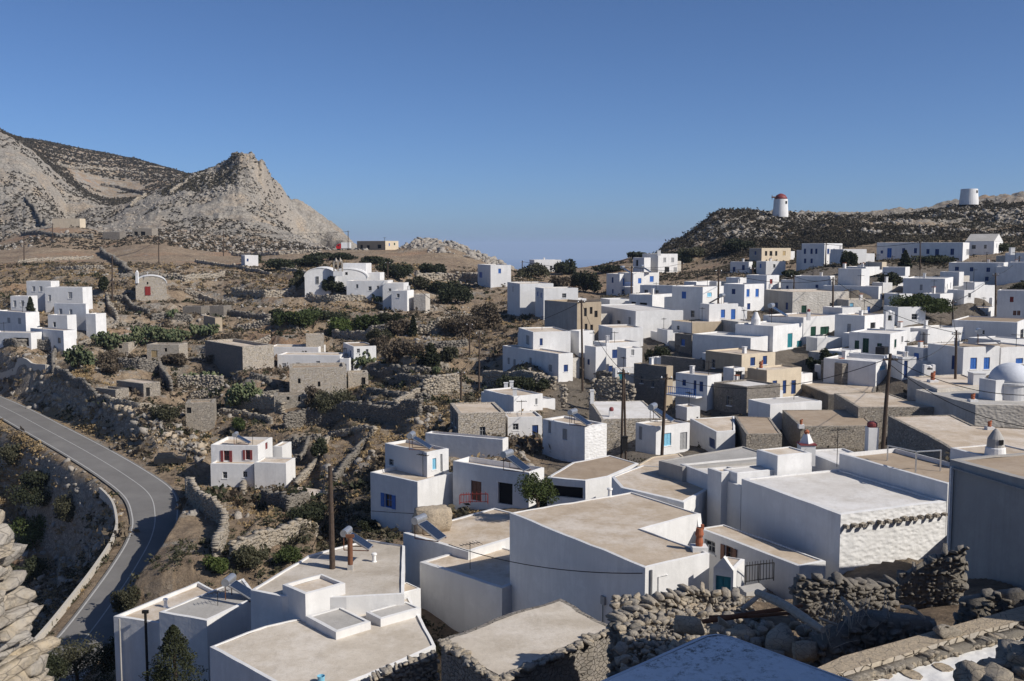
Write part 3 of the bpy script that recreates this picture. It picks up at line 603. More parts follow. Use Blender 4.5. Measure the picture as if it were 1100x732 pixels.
# ---- red shutter house
rs = B('white two-storey house with dark red shutters beside the road bend', (276.8,479), 226.5, 292.5, 518, 125, 85, wins=[('L',240.2,484.2,246.4,496.2,'open:maroon'),('L',263.6,483.6,268.6,494,'open:maroon'),('R',285,475.5,287.6,483,'maroon')], par=.35)
B('', (272,499), 226, ('m',2), 518.5, 123.2, 85, of=rs, wins=[('L',239,507,244,514.2,'dark'),('L',261,506.7,265.6,513,'dark')])
B('', (307,498), 273, 317, 514, 122, 82, of=rs)
B('', (303,480), 293, 313, 492, 131, 82, of=rs)
B('long low white house with three shuttered windows in the valley', (365,382), 298, ('m',5), 398, 180, 85, wins=[('L',303,390.4,307.6,395,'grey'),('L',317.7,389.8,322.3,396,'grey'),('L',339.6,388,343.7,394.4,'grey')], maxlen=14, pw=.3)
B('small white end house with dark door joined to the valley long house', (375,385.5), 365, ('m',4), 399.5, 179, 85, wins=[('L',368,391,372.2,398.4,'d:grey')])
B('white flat-roofed house just behind the valley long house', (342,373.3), 288, ('m',5), 384, 189, 85, wins=[('L',309,379,312,383,'dark'),('L',327,377,329.5,381,'dark')], maxlen=14)
B('little white house with sunny right wall among dry shrubs in the valley', (379.9,372.7), 368.7, 404, 391, 180, 22, wins=[('R',383.3,374.8,386.6,379.4,'dark'),('R',392.9,375.3,395.8,381.4,'dark')], roof='roof_brown')
# ---- stone huts in the valley
SH = dict(kind='stone_hut', cat='stone hut')
B('stone field hut with dark doorway and slab roof above the road cutting', (154,412.5), 125, 172, 427, 158, 55, 'rubble_stone', 'roof_concrete', wins=[('L',137,416,142,426,'d:void'),('R',157,416.5,161,426,'d:void')], pw=.4, par=.05, **SH)
B('roofless low stone pen left of the slab-roofed field hut', (124,419), 102, ('m',2.5), 431.5, 155, 60, 'rubble_stone', 'roof_brown', par=.9, pw=.5, **SH)
B('ruined stone hut with pale framed doorway below the big cactus stand', (192,370.5), 157.5, ('m',4), 386, 186, 85, 'pale_rubble', 'roof_brown', wins=[('L',162.5,376.5,169,384,'d:ochre'),('L',176.5,374,179.5,378,'void')], par=.7, pw=.5, **SH)
B('small ochre hut with flat roof right of the big cactus stand', (231,341.5), 218.6, 238.5, 353, 206, 33, 'tan_plaster', 'roof_concrete', wins=[('L',222.5,347,225,350,'void')], **SH)
B('tiny stone hut with square window below left end of cactus stand', (137.5,368.3), 118, ('m',4), 375, 191, 85, 'pale_rubble', 'roof_concrete', wins=[('L',127,371,131,374.4,'void')], **SH)
B('long brown stone barn with two small windows before the valley long house', (310.7,396), ('m',7), 372, 419, 160, 12, 'pale_rubble', 'roof_brown', wallL='dark_rubble', wins=[('R',320,406.7,322.9,412.2,'void'),('R',341.3,410,344.2,415.6,'void')], par=.4, pw=.5, **SH)  # shaded left end painted darker by its own stone colour
B('small stone shed with doorway right of the long brown barn', (374,401), ('m',3.5), 395.5, 414.5, 165, 12, 'pale_rubble', 'roof_concrete', wins=[('R',388.3,405.6,392.6,413.6,'d:void')], par=.3, pw=.45, **SH)
B('stone barn with long dark shaded wall left of the valley long house', (260.4,372.8), 213, 294, 393, 175, 40, 'pale_rubble', 'roof_concrete', wallL='dark_rubble', par=.5, pw=.5, **SH)  # shade of the long left wall painted in as darker stone
B('ochre stone hut below the green thicket', (328.5,359.7), ('m',3.5), 348, 367.5, 190, 12, 'pale_rubble', 'roof_brown', pw=.4, **SH)
B('broken stone hut with two tiny holes under the long brown barn', (294.3,426), ('m',4), 330, 438, 150, 12, 'rubble_stone', 'roof_brown', wins=[('R',308,426.5,311,430,'void'),('R',320.5,424.5,322.5,431.5,'void')], par=.5, pw=.5, **SH)
B('stone hut with one square dark window above the road bend', (199,433.5), ('m',4), 230, 456, 148, 12, 'rubble_stone', 'roof_brown', wins=[('R',200.6,438,205.5,444.3,'void')], par=.3, pw=.5, **SH)
B('dark stone sheepfold on slope below rocky cone', (128.4,249.5), 110, ('m',5), 257, 420, 80, 'dark_rubble', 'roof_brown', **SH)
B('ruined stone fold with two dark gaps beyond the chapel slope', (163,245.5), 142, ('m',5), 253, 425, 80, 'rubble_stone', 'roof_brown', wins=[('L',144,249,148,253,'void'),('L',151,249,156,253,'void')], **SH)
B('roofless stone pen right of the vaulted chapel', (216,329.5), 196, ('m',4), 336, 222, 80, 'dark_rubble', 'roof_brown', par=.8, pw=.5, **SH)
B('roofless stone pen right of the ochre hut', (240,329), 225, ('m',4), 335, 220, 80, 'dark_rubble', 'roof_brown', par=.8, pw=.5, **SH)
# ---- centre left cluster
B('white house with long tan roof beside bushes at head of the lane', (551.9,426.2), 519.5, 583, 443, 122, 33, wins=[('R',574.9,428.4,577.3,435,'grey')], chim=[(543.5,417,.5,.6,'white'),(549.5,416,.5,.7,'white'),(553,427,.5,1.0,'white')])
B('square rubble stone house with one dark window in the centre', (492.2,444.8), 483.5, 543, 470.5, 108, 10, 'pale_rubble', 'roof_concrete', wallL='dark_rubble', wins=[('R',515.2,458.6,521.5,468.4,'dark')], par=.1, pw=.4)  # darker stone on the left face paints in its shade
B('small white house with navy door joined to the square stone house', (545.5,449), ('m',4), 582.5, 471, 110, 10, wins=[('R',550.8,455.3,557,462.3,'dark'),('R',571.6,456.8,578.2,470.2,'d:navy')])
B('peeling white house with buttress and broken cornice in the centre', (628.4,459), 583, 652, 498, 97, 40, 'whitewash_lumpy', 'roof_concrete', wins=[('L',604.4,460.8,609.4,472.8,'grey'),('L',589,452.5,592,465.6,'grey')], pw=.35, chim=[(636,432,.4,1.3,'white')])
n6 = B('white house with open blue shutters and upper cube room', (448.5,518), 398, 488, 573, 86, 50, wins=[('L',413.4,531,421.2,545.6,'open:blue')], par=.3)
B('', (458.6,486.3), 413.5, 482, 518, 89, 45, of=n6, roof='roof_brown', wins=[('L',417.6,493.3,422.6,500.2,'dark'),('R',464.3,492.5,468.6,504.6,'lblue'),('R',473,488,475.4,507,'grey')], par=.25)
B('shaded white house with brown door and red railing in centre', (568,508), 486.5, 584.5, 547, 84, 55, wins=[('L',506,517,517,538,'d:brown'),('L',535,519,550.5,542,'void')], par=.45, roof='roof_concrete')
B('low white terrace house behind the brown door house', (540,472.5), 457, 546, 487, 98, 66, par=.5)

# ---- small blocks, walls and lean-tos filling the rows
B('shaded narrow white wall block behind tall pole beside the unfinished block', (622,356), 612, ('m',3), 380, 158, 33)
B('low white steps block right of the wide blank white house', (717,355), 706, 723, 369, 160, 14)
B('low white terrace below the shaded house with arched openings', (655,322), 645, 678, 334, 201, 14, roof='roof_white')
B('dark stone yard building between green window house and navy gate', (905,391), 882, 921, 406, 129, 20, 'dark_rubble', 'roof_brown')
B('white lit block below large two-storey house at right', (1036,312), 1018, 1047, 323, 168, 25, wins=[('R',1040,315,1043,320,'dark')])
B('white block with step left of red window house', (1047,303.5), 1035, 1058, 317, 176, 25)
B('low white house with flat roof before the village tree left end', (966,316), 950, 980, 327, 166, 20)
B('white low house between cream stone house and bell arch', (905,331), 884, 925, 342, 160, 30, roof='roof_white')
B('flat white house tucked under the long brown-edged house at right', (1075,366), 1040, 1105, 378, 138, 25, roof='roof_white')
B('low grey plaster house under the pale house with two bright blue doors', (793,346), 775, 815, 358, 158, 18, 'worn_plaster', roof='roof_white')
B('low shaded house between villa track and two blue shutters', (770,303), 748, 785, 314, 225, 40)
B('white stepped house left of the low stepped roof block', (748,303), 735, 762, 312, 222, 40, wins=[('L',740,306,742,310,'navy')])
B('white block between long low building and tall two-storey block', (930,287), 905, 945, 297, 215, 40)
B('small white house below the ochre-ended low house', (965,297), 945, 976, 306, 195, 30, wins=[('R',969,300,971.5,304,'navy')])
B('plain white house right of the village tree under the moulded ledge', (1010,316), 990, 1024, 330, 166, 40)
B('white flat house left of plain white hall', (960,353), 945, 978, 364, 146, 30)
B('low white wall house below the bell arch and sunny end', (940,360), 905, 962, 372, 143, 45)
B('grey plaster lean-to behind blue balcony house', (790,412), 775, 806, 424, 124, 33, 'worn_plaster')
B('small white block under the blue balcony', (738,438), 726, 752, 452, 119, 25)
B('tan ruin block between dark slab-roofed house and white yard wall', (690,412), 668, 704, 432, 138, 30, 'rubble_stone', 'roof_brown', par=.6, pw=.5)
B('shaded white house above the yard of the green window house', (905,378), 884, 925, 388, 136, 40, roof='roof_white')
# ---- foreground houses
Z = Vector((0,0,1))
def poly_house(label, pts, zt, depth, wall='whitewash', roof='roof_concrete', wins=(), par=.12, pw=.2, kind='house', cat='house', of=None, chim=(), rough=0, part='annex', pz=None):
    """pts: outline seen from above, counter-clockwise, world xy at the roof edge"""
    P = [Vector((p[0], p[1], zt)) for p in pts]
    A = sum(P[i].x*P[(i+1) % len(P)].y-P[(i+1) % len(P)].x*P[i].y for i in range(len(P)))
    if A < 0: P.reverse()
    if rough:                                      # broken, uneven edge
        Q = []
        for i, p in enumerate(P):
            q = P[(i+1) % len(P)]; n = max(2, int((q-p).length/.6)); d = (q-p).normalized(); nn = Vector((d.y, -d.x, 0))
            for k in range(n): Q.append(p+(q-p)*(k/n)+nn*random.uniform(-rough, rough))
        P = Q
    n = len(P); zb = zt-depth
    c = sum(P, Vector((0,0,0)))/n
    if of is None:
        root = empty(kind, (c.x, c.y, zb), label, cat)
    else: root = of
    hs = {}; info = []
    for fi, x0, y0, x1, y1, st in wins:
        p, q = P[fi], P[(fi+1) % n]; d = (q-p).normalized(); nn = Vector((d.y, -d.x, 0)); L = (q-p).length
        a = (hit_face(p, nn, x0, (y0+y1)/2)-p).dot(d); b = (hit_face(p, nn, x1, (y0+y1)/2)-p).dot(d)
        e = hit_face(p, nn, (x0+x1)/2, y0).z; g = hit_face(p, nn, (x0+x1)/2, y1).z
        a = max(a, .12); b = min(b, L-.12); e = min(e, zt-.1); g = max(g, zb+.1)
        if b-a < .2 or e-g < .2: print('PWIN', label, a, b, g, e, L); continue
        door = st.startswith('d:'); st = st[2:] if door else st
        hs.setdefault(fi, []).append((a, b, g, e)); info.append((p, d, nn, (a, b, g, e), st, door))
    mb = MB()
    for i in range(n): wall_face(mb, P[i], P[(i+1) % n], zb, zt, hs.get(i, []), wall)
    I = []
    for i in range(n):
        d0 = (P[i]-P[i-1]).normalized(); d1 = (P[(i+1) % n]-P[i]).normalized()
        n0 = Vector((-d0.y, d0.x, 0)); n1 = Vector((-d1.y, d1.x, 0)); m = (n0+n1)
        m = m/max(.35, m.dot(n0)) if m.length > .01 else n0
        I.append(P[i]+m*pw)
    for i in range(n):
        j = (i+1) % n; a, b, c2, e = P[i].copy(), P[j].copy(), I[j].copy(), I[i].copy(); c2.z += .03; e.z += .03
        ring(mb, a, b, c2, e, zt-par, wall if not wall.startswith('white') else 'whitewash')
    if c.y < 130: handmade(mb, .06)
    mb.build('walls' if of is None else part, root)
    rb = MB(); rb.face([(q.x, q.y, zt-par) for q in I], roof); rb.build('roof', root)
    for p, d, nn, h, st, door in info: opening(root, p, d, nn, h, st, door)
    for q in chim: chimney(root, *q, zt-par)
    xs = [p.x for p in P]; ys = [p.y for p in P]
    POLYP.append(([(p.x, p.y) for p in P], zt-1.3))
    if of is None:
        for p in P[::max(1, len(P)//6)]: CTRL.append((p.x, p.y, zb+1.2))
    return root
POLYP = []
def pz(lst, z): return [(atz(x, y, z).x, atz(x, y, z).y) for x, y in lst]
# big house with wide roof
N1 = at(693, 610, 48); th = R(33); D1 = Vector((math.cos(th), math.sin(th), 0)); E1 = Vector((-math.sin(th), math.cos(th), 0))
f1 = poly_house('big white house with wide beige roof and terracotta chimney pot in the foreground', [N1+D1*a+E1*b for a, b in ((0,0),(4.3,0),(4.3,5.3),(9.3,5.9),(9.3,12.2),(0,12.2))],
    N1.z, 7.2, chim=[(752,593,.5,1.0,'pot')], par=.05, pw=.15)
mb = MB(); pb = N1+D1*9.3+E1*5.9; pts = [(0,.02),(.1,-.55),(.3,-1.05),(.65,-1.4),(1.1,-1.6)]          # swept buttress beside the lane
fr = [pb-E1*(t+.01)+Z*h for t, h in pts]; lo = [Vector((p.x, p.y, N1.z-4)) for p in fr]
for i in range(len(fr)-1):
    mb.face([lo[i]-D1*.3, fr[i]-D1*.3, fr[i+1]-D1*.3, lo[i+1]-D1*.3], 'whitewash'); mb.face([fr[i]-D1*.3, fr[i], fr[i+1], fr[i+1]-D1*.3], 'whitewash'); mb.face([fr[i], lo[i], lo[i+1], fr[i+1]], 'whitewash')
mb.build('buttress', f1)
mb = MB(); c = N1+D1*.35-E1*.07; mb.tube([c+Z*-.15, c+Z*-4.5], .06, 'galvanised', 8); c = N1+D1*.85-E1*.05; mb.tube([c+Z*-.6+D1*.6, c+Z*-.6, c+Z*-4.5], .025, 'white_paint', 6); mb.build('drainpipe', f1)
RH0 = 1
# textured white house with dripping stones
f2 = B('white house with rough wall and row of projecting stones under its roof', (903,553), ('m',8.9), 1017, 615, 52, 22, 'whitewash_lumpy', 'roof_white', wallL='whitewash', wins=[('R',923,608,937,622,'dark')], par=.06, pw=.28)
i2 = root_info[f2.name]; N, dr, dl = i2['N'], i2['dr'], i2['dl']; nR = Vector((dr.y, -dr.x, 0))
for k in range(13):
    s_ = .25+k*(i2['lr']-.5)/12; c = N+dr*(s_+random.uniform(-.06, .06))-Z*(.62+random.uniform(-.04, .04))+nR*.13; mb = MB()
    mb.box(c, dr*random.uniform(.08, .15)+Z*random.uniform(-.03, .03), nR*.2, Z*random.uniform(.06, .11), 'rubble_stone'); mb.build('drip_stone', f2)
B('', (N+dr*(i2['lr']+.02)+Z*1.0), ('m',8.9), ('m',4.5), 585, 52, 22, of=f2, part='parapet_block', roof='roof_brown', par=.25)
f2b = B('lower white flat roofed wing with small block on it beside the big roof', tuple(N+dl*8.95-Z*.5), 731, ('m',6.5), 590, 60, 22, roof='roof_white', par=.22)
B('', (775,508), 760.5, ('m',1.5), 517, 61.5, 22, of=f2b, part='parapet_block')
B('', (792,509), ('m',.6), 872, 524, 61, 22, of=f2b, part='parapet_block', roof='roof_white', par=.03, pw=.1)
B('', tuple(N+dl*9.3+dr*2.9+Z*1.1), ('m',2.2), ('m',2.6), 520, 62, 22, of=f2, part='parapet_block', roof='roof_concrete', par=.05)
B('white roofed house with tall square chimney and a little house-shaped chimney', (905,501), 862, 952, 512, 67, 12, roof='roof_white', chim=[(868,498,1.0,2.1,'house'),(938,483,.75,1.6,'redpot')], par=.08)
B('house with brown flat roof behind metal handrail', (914,504.5), 905.5, 1022, 515, 65, 12, roof='roof_brown', wallL='grey_plaster', par=.12)
NL = at(1020.3, 493.4, 46); th = R(19); E8 = Vector((-math.sin(th), math.cos(th), 0)); D8 = Vector((math.cos(th), math.sin(th), 0))
f8 = B('tall blue-grey shaded wall house at right picture edge', tuple(NL-E8*9.5), ('m',9.5), ('m',9), 700, 37, 19, 'grey_plaster', roof='roof_brown', par=.05, pw=.3)
mb = MB(); nL = -D8
mb.bar(NL-E8*.1+nL*.09-Z*.35, NL-E8*9.4+nL*.09-Z*.55, .09, 'grey_plaster', .07); mb.bar(NL-E8*.25+nL*.09-Z*.3, NL-E8*.25+nL*.09-Z*7, .12, 'white_paint'); mb.build('gutter', f8)
mb = MB()
f9 = B('house with round stone chimney cone behind the shaded right edge wall', (1085,497), 1021, 1140, 510, 57, 20, par=.05)
c = atz(1069, 489, root_info[f9.name]['zt']); mb.lathe(c, [(.62,-.3),(.56,.45),(.5,.5)], 'whitewash', 18); mb.lathe(c, [(.5,.5),(.46,1.0),(.2,1.45),(.05,1.6)], 'grey_plaster', 18)
mb.box(c+Vector((.1,-.42,.85)), Vector((.12,0,0)), Vector((0,.1,0)), Z*.14, 'dark_inside'); mb.build('chimney', f9)
# lane building
f13 = B('low white lane house with shaded roof strip and dark arch', (859,608.7), 751, 887, 658, 50.5, 29, wins=[('L',757,581,768,594,'dark'),('L',779,587.5,787.5,604,'open:brown')], par=.03, maxlen=14)
fp = B('small white porch with pediment and teal glazed door', (788,613), 766.5, 800, 645, 48.6, 62, wins=[('L',768.5,619.5,786,640,'d:teal')], par=.04)
i_ = root_info[fp.name]; N, dl, dr = i_['N'], i_['dl'], i_['dr']; mb = MB(); nL = Vector((-dr.x, -dr.y, 0))
a, b = N+nL*.06, N+dl*i_['ll']+nL*.06; t = (a+b)/2+Z*.62
for o_ in (nL*0, -nL*.3): mb.face([b+o_, a+o_, t+o_], 'whitewash')
mb.face([a, a-nL*.3, t-nL*.3, t], 'whitewash'); mb.face([b-nL*.3, b, t, t-nL*.3], 'whitewash'); mb.build('pediment', fp)
# left foreground roofs
z3 = -20.5
f3 = poly_house('white house with pale roof and raised stair block at bottom left of centre', pz([(225,695),(332,753),(468,694),(440,641),(285,672)], z3), z3, 5.0, par=.05, pw=.17, roof='roof_pale')
B('', (328,638.7), 303.3, 370.7, 664, 53.6, 45, of=f3, part='stair_block', par=.18, pw=.2)
B('', (361,679), 329, 398.5, 699, 51.2, 42, of=f3, part='stair_block', par=.05, pw=.2, roof='roof_grey')
B('', (409,665.5), 402.5, 452, 682, 53, 40, of=f3, part='parapet_block', par=.04, roof='roof_grey')
B('', (378,652), 371, 452, 661, 55.4, 40, of=f3, part='parapet_block', par=.02, pw=.1)
z4 = -19.5
f4 = poly_house('white house with broad pale roof carrying solar heater and rusty flue', pz([(269,634),(303,641),(372,642),(434,638),(435,586),(395,579.5),(357,590),(331,597)], z4), z4, 5.5, par=.08, pw=.18, roof='roof_pale', chim=[(376,613,.32,2.0,'pipe')])
z5 = -24.0
f5 = poly_house('blue-shaded white house with beige roof beside the road at bottom left', pz([(122,662),(173,669.5),(262,650),(213,625)], z5), z5, 6.0, par=.22, pw=.2, roof='roof_concrete')
f5b = poly_house('', pz([(170.5,657.5),(222,667),(277,641),(262,621)], z5+1.0), z5+1.0, 5, of=f5, roof='roof_grey', par=.04)
opening(f5, Vector((*pz([(170.5,657.5)], z5+1)[0], 0)), (Vector((*pz([(222,667)], z5+1)[0], 0))-Vector((*pz([(170.5,657.5)], z5+1)[0], 0))).normalized(), Vector((0,0,0)), (0,0,0,0), 'void', False) if False else None
mb = MB(); a_ = Vector((*pz([(158,668)], z5)[0], z5)); a_.y -= .25; mb.tube([a_+Z*.7, a_-Z*4.5], .09, 'iron', 8); mb.box(a_+Z*.75, Vector((.2,0,0)), Vector((0,.08,0)), Z*.1, 'iron'); mb.build('stove_pipe', f5)
mb = MB(); a_ = Vector((*pz([(129,664)], z5)[0], z5)); a_.y -= .12; mb.tube([a_, a_-Z*5], .06, 'grey_plaster', 8); mb.build('drainpipe', f5)
B('white house with sloping beige roof hard left of the big foreground wall', (539,632), 451, ('m',6), 682, 57.5, 47, par=.05, pw=.28)
f6 = B('white house with two-level roof and solar heater left of the big roof', (503,593), 433, ('m',9), 655, 63, 47, par=.04, pw=.25)
B('', (503,567), 478, ('m',5), 585, 69, 47, of=f6, par=.05)
# rough stone hut in front of the big wall
# ---- roofs outlined from above in the middle distance
def zY(y, Y): return at(800, y, Y).z
def RH(label, pxs, yref, Y, depth, wall, roof, **k):
    z_ = zY(yref, Y); return poly_house(label, pz(pxs, z_), z_, depth, wall, roof, **k)
RH('long stone house with large pale roof behind the tall leaning pole', [(954,447),(998,469),(1022,483),(1112,486),(1112,461),(1046,457),(1022.5,445.8)], 469, 84, 5.0, 'rubble_stone', 'roof_concrete', par=.05, pw=.3, chim=[(1064,462,.4,.5,'pot')])
RH('whitewashed stone house with grey roof and dark shaded wall at right', [(984,418.7),(1048,435),(1112,436),(1112,420),(1040,416)], 435, 100, 4.5, 'worn_plaster', 'roof_grey', par=.05, pw=.3, chim=[(1046,432,.5,.55,'pot')])
RH('stone house with tan roof and long slab eave right of wide brown roof', [(896,422.5),(922,438),(1046,437.5),(1042,430),(975,430),(950,421)], 438, 107, 4.5, 'rubble_stone', 'roof_concrete', par=.04, pw=.3)
RH('stone house with wide brown roof beside tall white chimney', [(840.5,440.6),(860,458.5),(940,457.5),(922,440)], 458, 102, 4, 'rubble_stone', 'roof_brown', par=.04, pw=.25, chim=[(861,459,.35,.5,'pot')])
RH('dark stone house with long beige roof behind wide brown roofs', [(855,410),(890,424),(938,425),(942,414),(905,404)], 424, 120, 4, 'dark_rubble', 'roof_concrete', par=.05, pw=.3)
RH('whitewashed house with square white chimney in front of the chapel dome', [(975,404.5),(1007,418),(1066,414),(1034,402)], 418, 109, 4, 'worn_plaster', 'roof_concrete', par=.08, pw=.3, chim=[(1003,411,.6,.9,'pot'),(1052,414,1.4,1.3,'white')])
RH('old stone house with brown earth roof in centre right', [(789,447),(801.7,466.6),(840,466.4),(827,448.6)], 466.5, 98, 4, 'rubble_stone', 'roof_brown', par=.03, pw=.25)
RH('narrow pale house with tan roof between slab roofs', [(741.5,450),(769.5,464),(790,463),(789,447)], 464, 101, 4, 'whitewash', 'roof_concrete', par=.06, wins=[(0,762,471,768,481,'navy')])
RH('stone house with broad white roof behind the double pole', [(633,431),(646,450.5),(713,450),(691,430.5)], 450.5, 106, 6, 'pale_rubble', 'roof_white', par=.04, pw=.25, chim=[(657,448,.5,.6,'redpot')])
RH('white garage with wide dark opening and brown roof before the citrus tree', [(588,512.5),(629,517),(655,512),(686,498),(655,489),(615,497)], 517, 72, 3.6, 'whitewash', 'roof_brown', par=.03, pw=.22, wins=[(0,591,522.5,626,534.5,'d:void')])
RH('house with smooth grey concrete roof beyond the big foreground roof', [(707.5,495),(733,502),(846,494.5),(798,479.5)], 502, 66, 4, 'grey_plaster', 'roof_grey', par=.05)
RH('beige roofed house joined behind the big foreground roof', [(667,524),(657,512),(690,500),(735,503),(770,520),(735,540)], 540, 60.5, 4, 'whitewash', 'roof_concrete', par=.03)
RH('low house with rounded beige roof left of the grey concrete roof', [(684,500),(690,508),(712,508),(742,496),(730,487),(700,491)], 508, 74, 3.5, 'cream_plaster', 'roof_concrete', par=.03)
zh = -17.7
h1 = poly_house('rough stone hut with cracked concrete roof in front of the big white wall', pz([(473,688),(535,733),(661,676),(602,643),(550,659)], zh), zh, 3.6, 'dark_rubble', 'roof_pale', par=-.02, pw=.3, kind='stone_hut', cat='stone hut', rough=.10)
# domed roof close to the camera
za = -5.4; A = Vector((*pz([(770,678)], za)[0], za)); e1 = Vector((-1.86,-1.72,0)); e2 = Vector((1.42,-1.72,0))
ap = [A+e2*.04+e1*.04, A+e1*.13, A+e1*2.3, A+e1*2.3+e2*2.6, A+e2*2.6, A+e2*.13]
poly_house('whitewashed flat roof corner speckled with lichen at the bottom edge', [(p.x, p.y) for p in ap], za, 3.4, 'lichen_white', 'spotted_white', par=-.035, pw=.10)
# barrel vaulted chapel on the left slope
def vault(root, xl, xr, ybase, yspring, ycrown, Y, length, wall, yaw=86, wins=(), part='walls'):
    a = at(xl, ybase, Y); b = at(xr, ybase, Y); th = R(yaw); ax = Vector((math.cos(th), math.sin(th), 0)); dx = Vector((math.sin(th), -math.cos(th), 0))
    w_ = (b.x-a.x)/max(.2, dx.x); zs = at(xl, yspring, Y).z; zc = at(xl, ycrown, Y).z; zb = a.z
    n = 16; prof = [(0, zb-2.5)]+[(w_/2-w_/2*math.cos(math.pi*k/n), zs+(zc-zs)*math.sin(math.pi*k/n)) for k in range(n+1)]+[(w_, zb-2.5)]
    fr = [a.xy.to_3d()+dx*s_+Z*z_ for s_, z_ in prof]; bk = [p+ax*length for p in fr]
    mb = MB(); mb.face(fr[::-1][::-1], wall); mb.face(bk[::-1], wall)
    for i in (0, len(fr)-2): mb.face([fr[i], bk[i], bk[i+1], fr[i+1]][::-1], wall)
    mb.build(part, root); rb = MB()
    inner = [(s_, z_) for s_, z_ in prof[1:-1]]
    o1 = [a.xy.to_3d()+dx*(w_/2+(s_-w_/2)*1.05)+Z*(z_+.12)-ax*.12 for s_, z_ in inner]; o2 = [p+ax*(length+.24) for p in o1]
    i1 = [a.xy.to_3d()+dx*s_+Z*z_-ax*.12 for s_, z_ in inner]
    for i in range(len(o1)-1): rb.face([o1[i], o1[i+1], o2[i+1], o2[i]], 'whitewash'); rb.face([i1[i], i1[i+1], o1[i+1], o1[i]], 'whitewash')
    rb.build('vaulted_roof', root)
    nf = -ax
    for x0, y0, x1, y1, st in wins:
        d = dx; s0 = (hit_face(a, nf, x0, (y0+y1)/2)-a).dot(d); s1 = (hit_face(a, nf, x1, (y0+y1)/2)-a).dot(d); e = hit_face(a, nf, x0, y0).z; g = hit_face(a, nf, x0, y1).z
        dn = st.startswith('d:'); st = st[2:] if dn else st
        opening(root, a+nf*.215, d, nf, (s0, s1, g, e), st, dn)
    CTRL.append((a.x, a.y, zb)); CTRL.append((b.x, b.y, zb))
c = at(160, 320, 232); chapel = empty('chapel', (c.x, c.y+3, c.z), 'small stone chapel with white vaulted roof and red door on the slope', 'chapel')
vault(chapel, 146, 175.5, 320, 305, 296.8, 232, 10, 'pale_rubble', 110, wins=[(155.8,308,161.8,317.4,'d:red'),(157.6,303,159.4,305.6,'void')])
mb = MB(); p = at(147.5, 303, 231.8); mb.box(p+Z*1.0, Vector((.28,0,0)), Vector((0,.3,0)), Z*1.3, 'whitewash'); mb.lathe(p+Z*2.3, [(.3,0),(.12,.35),(.02,.4)], 'whitewash', 10); mb.build('bell_post', chapel)
mb = MB(); p = at(158.5, 296, 232); mb.bar(p, p+Z*.9, .08, 'white_paint'); mb.bar(p+Z*.6-Vector((.25,0,0)), p+Z*.6+Vector((.25,0,0)), .08, 'white_paint'); mb.build('cross', chapel)
# monastery
c = at(390, 318, 232); mon = empty('monastery', (c.x, c.y, c.z), 'white monastery cluster with twin vaults and stone bell gable among trees', 'monastery')
vault(mon, 327.5, 360, 311, 298, 288.3, 233, 16, W, 97, wins=[(339.6,297,342.6,305,'d:dark')], part='church_wall')
vault(mon, 352, 394, 313, 299, 289.5, 235, 16, W, 97, wins=[(352.5,292.5,355,295.5,'void'),(371,292.5,373.5,295.5,'void')], part='church_wall')
mb = MB(); p0 = at(358.2, 291.5, 232.5); p1 = at(368.4, 291.5, 232.5); wd = (p1.x-p0.x)/2; ct = (p0+p1)/2
for s in (-1, 0, 1): mb.box(ct+Vector((s*wd*.88,0,1.0)), Vector((wd*.13,0,0)), Vector((0,.3,0)), Z*1.1, 'pale_rubble')
for s in (-1, 1):
    mb.box(ct+Vector((s*wd*.45,0,2.2)), Vector((wd*.44,0,0)), Vector((0,.3,0)), Z*.16, 'pale_rubble'); mb.lathe(ct+Vector((s*wd*.45,0,2.36)), [(wd*.4,0),(.05,.75)], 'pale_rubble', 4)
    mb.lathe(ct+Vector((s*wd*.45,0,.9)), [(.36,0),(.24,.35),(.14,.6)], 'iron', 10)
mb.box(ct+Vector((0,0,-.6)), Vector((wd,0,0)), Vector((0,.32,0)), Z*.55, 'whitewash'); mb.build('bell_gable', mon)
B('', (393,283.2), 366.7, ('m',6), 298, 247, 85, of=mon)
B('', (408,293.2), 393, ('m',5), 303, 242, 85, of=mon)
B('', (416.3,302), 372.2, ('m',6), 319, 228, 85, of=mon, wins=[('L',382.3,305.6,384.9,309.9,'dark'),('L',395.7,307.8,399.2,312.4,'dark'),('L',404.8,307.2,407,310.6,'dark')])
B('', (433.5,304.5), 411, ('m',6), 323, 226, 85, of=mon, wins=[('L',417.4,310,420.2,313,'dark')])
B('', (437.3,312.4), 420.5, 444.5, 332, 222, 75, of=mon, wins=[('L',426.3,315.8,429.2,319.8,'dark')], chim=[(439,311.5,.5,.8,'white')])
B('', (457,316.5), 444.5, ('m',4), 329, 222, 80, of=mon, wall='worn_plaster')
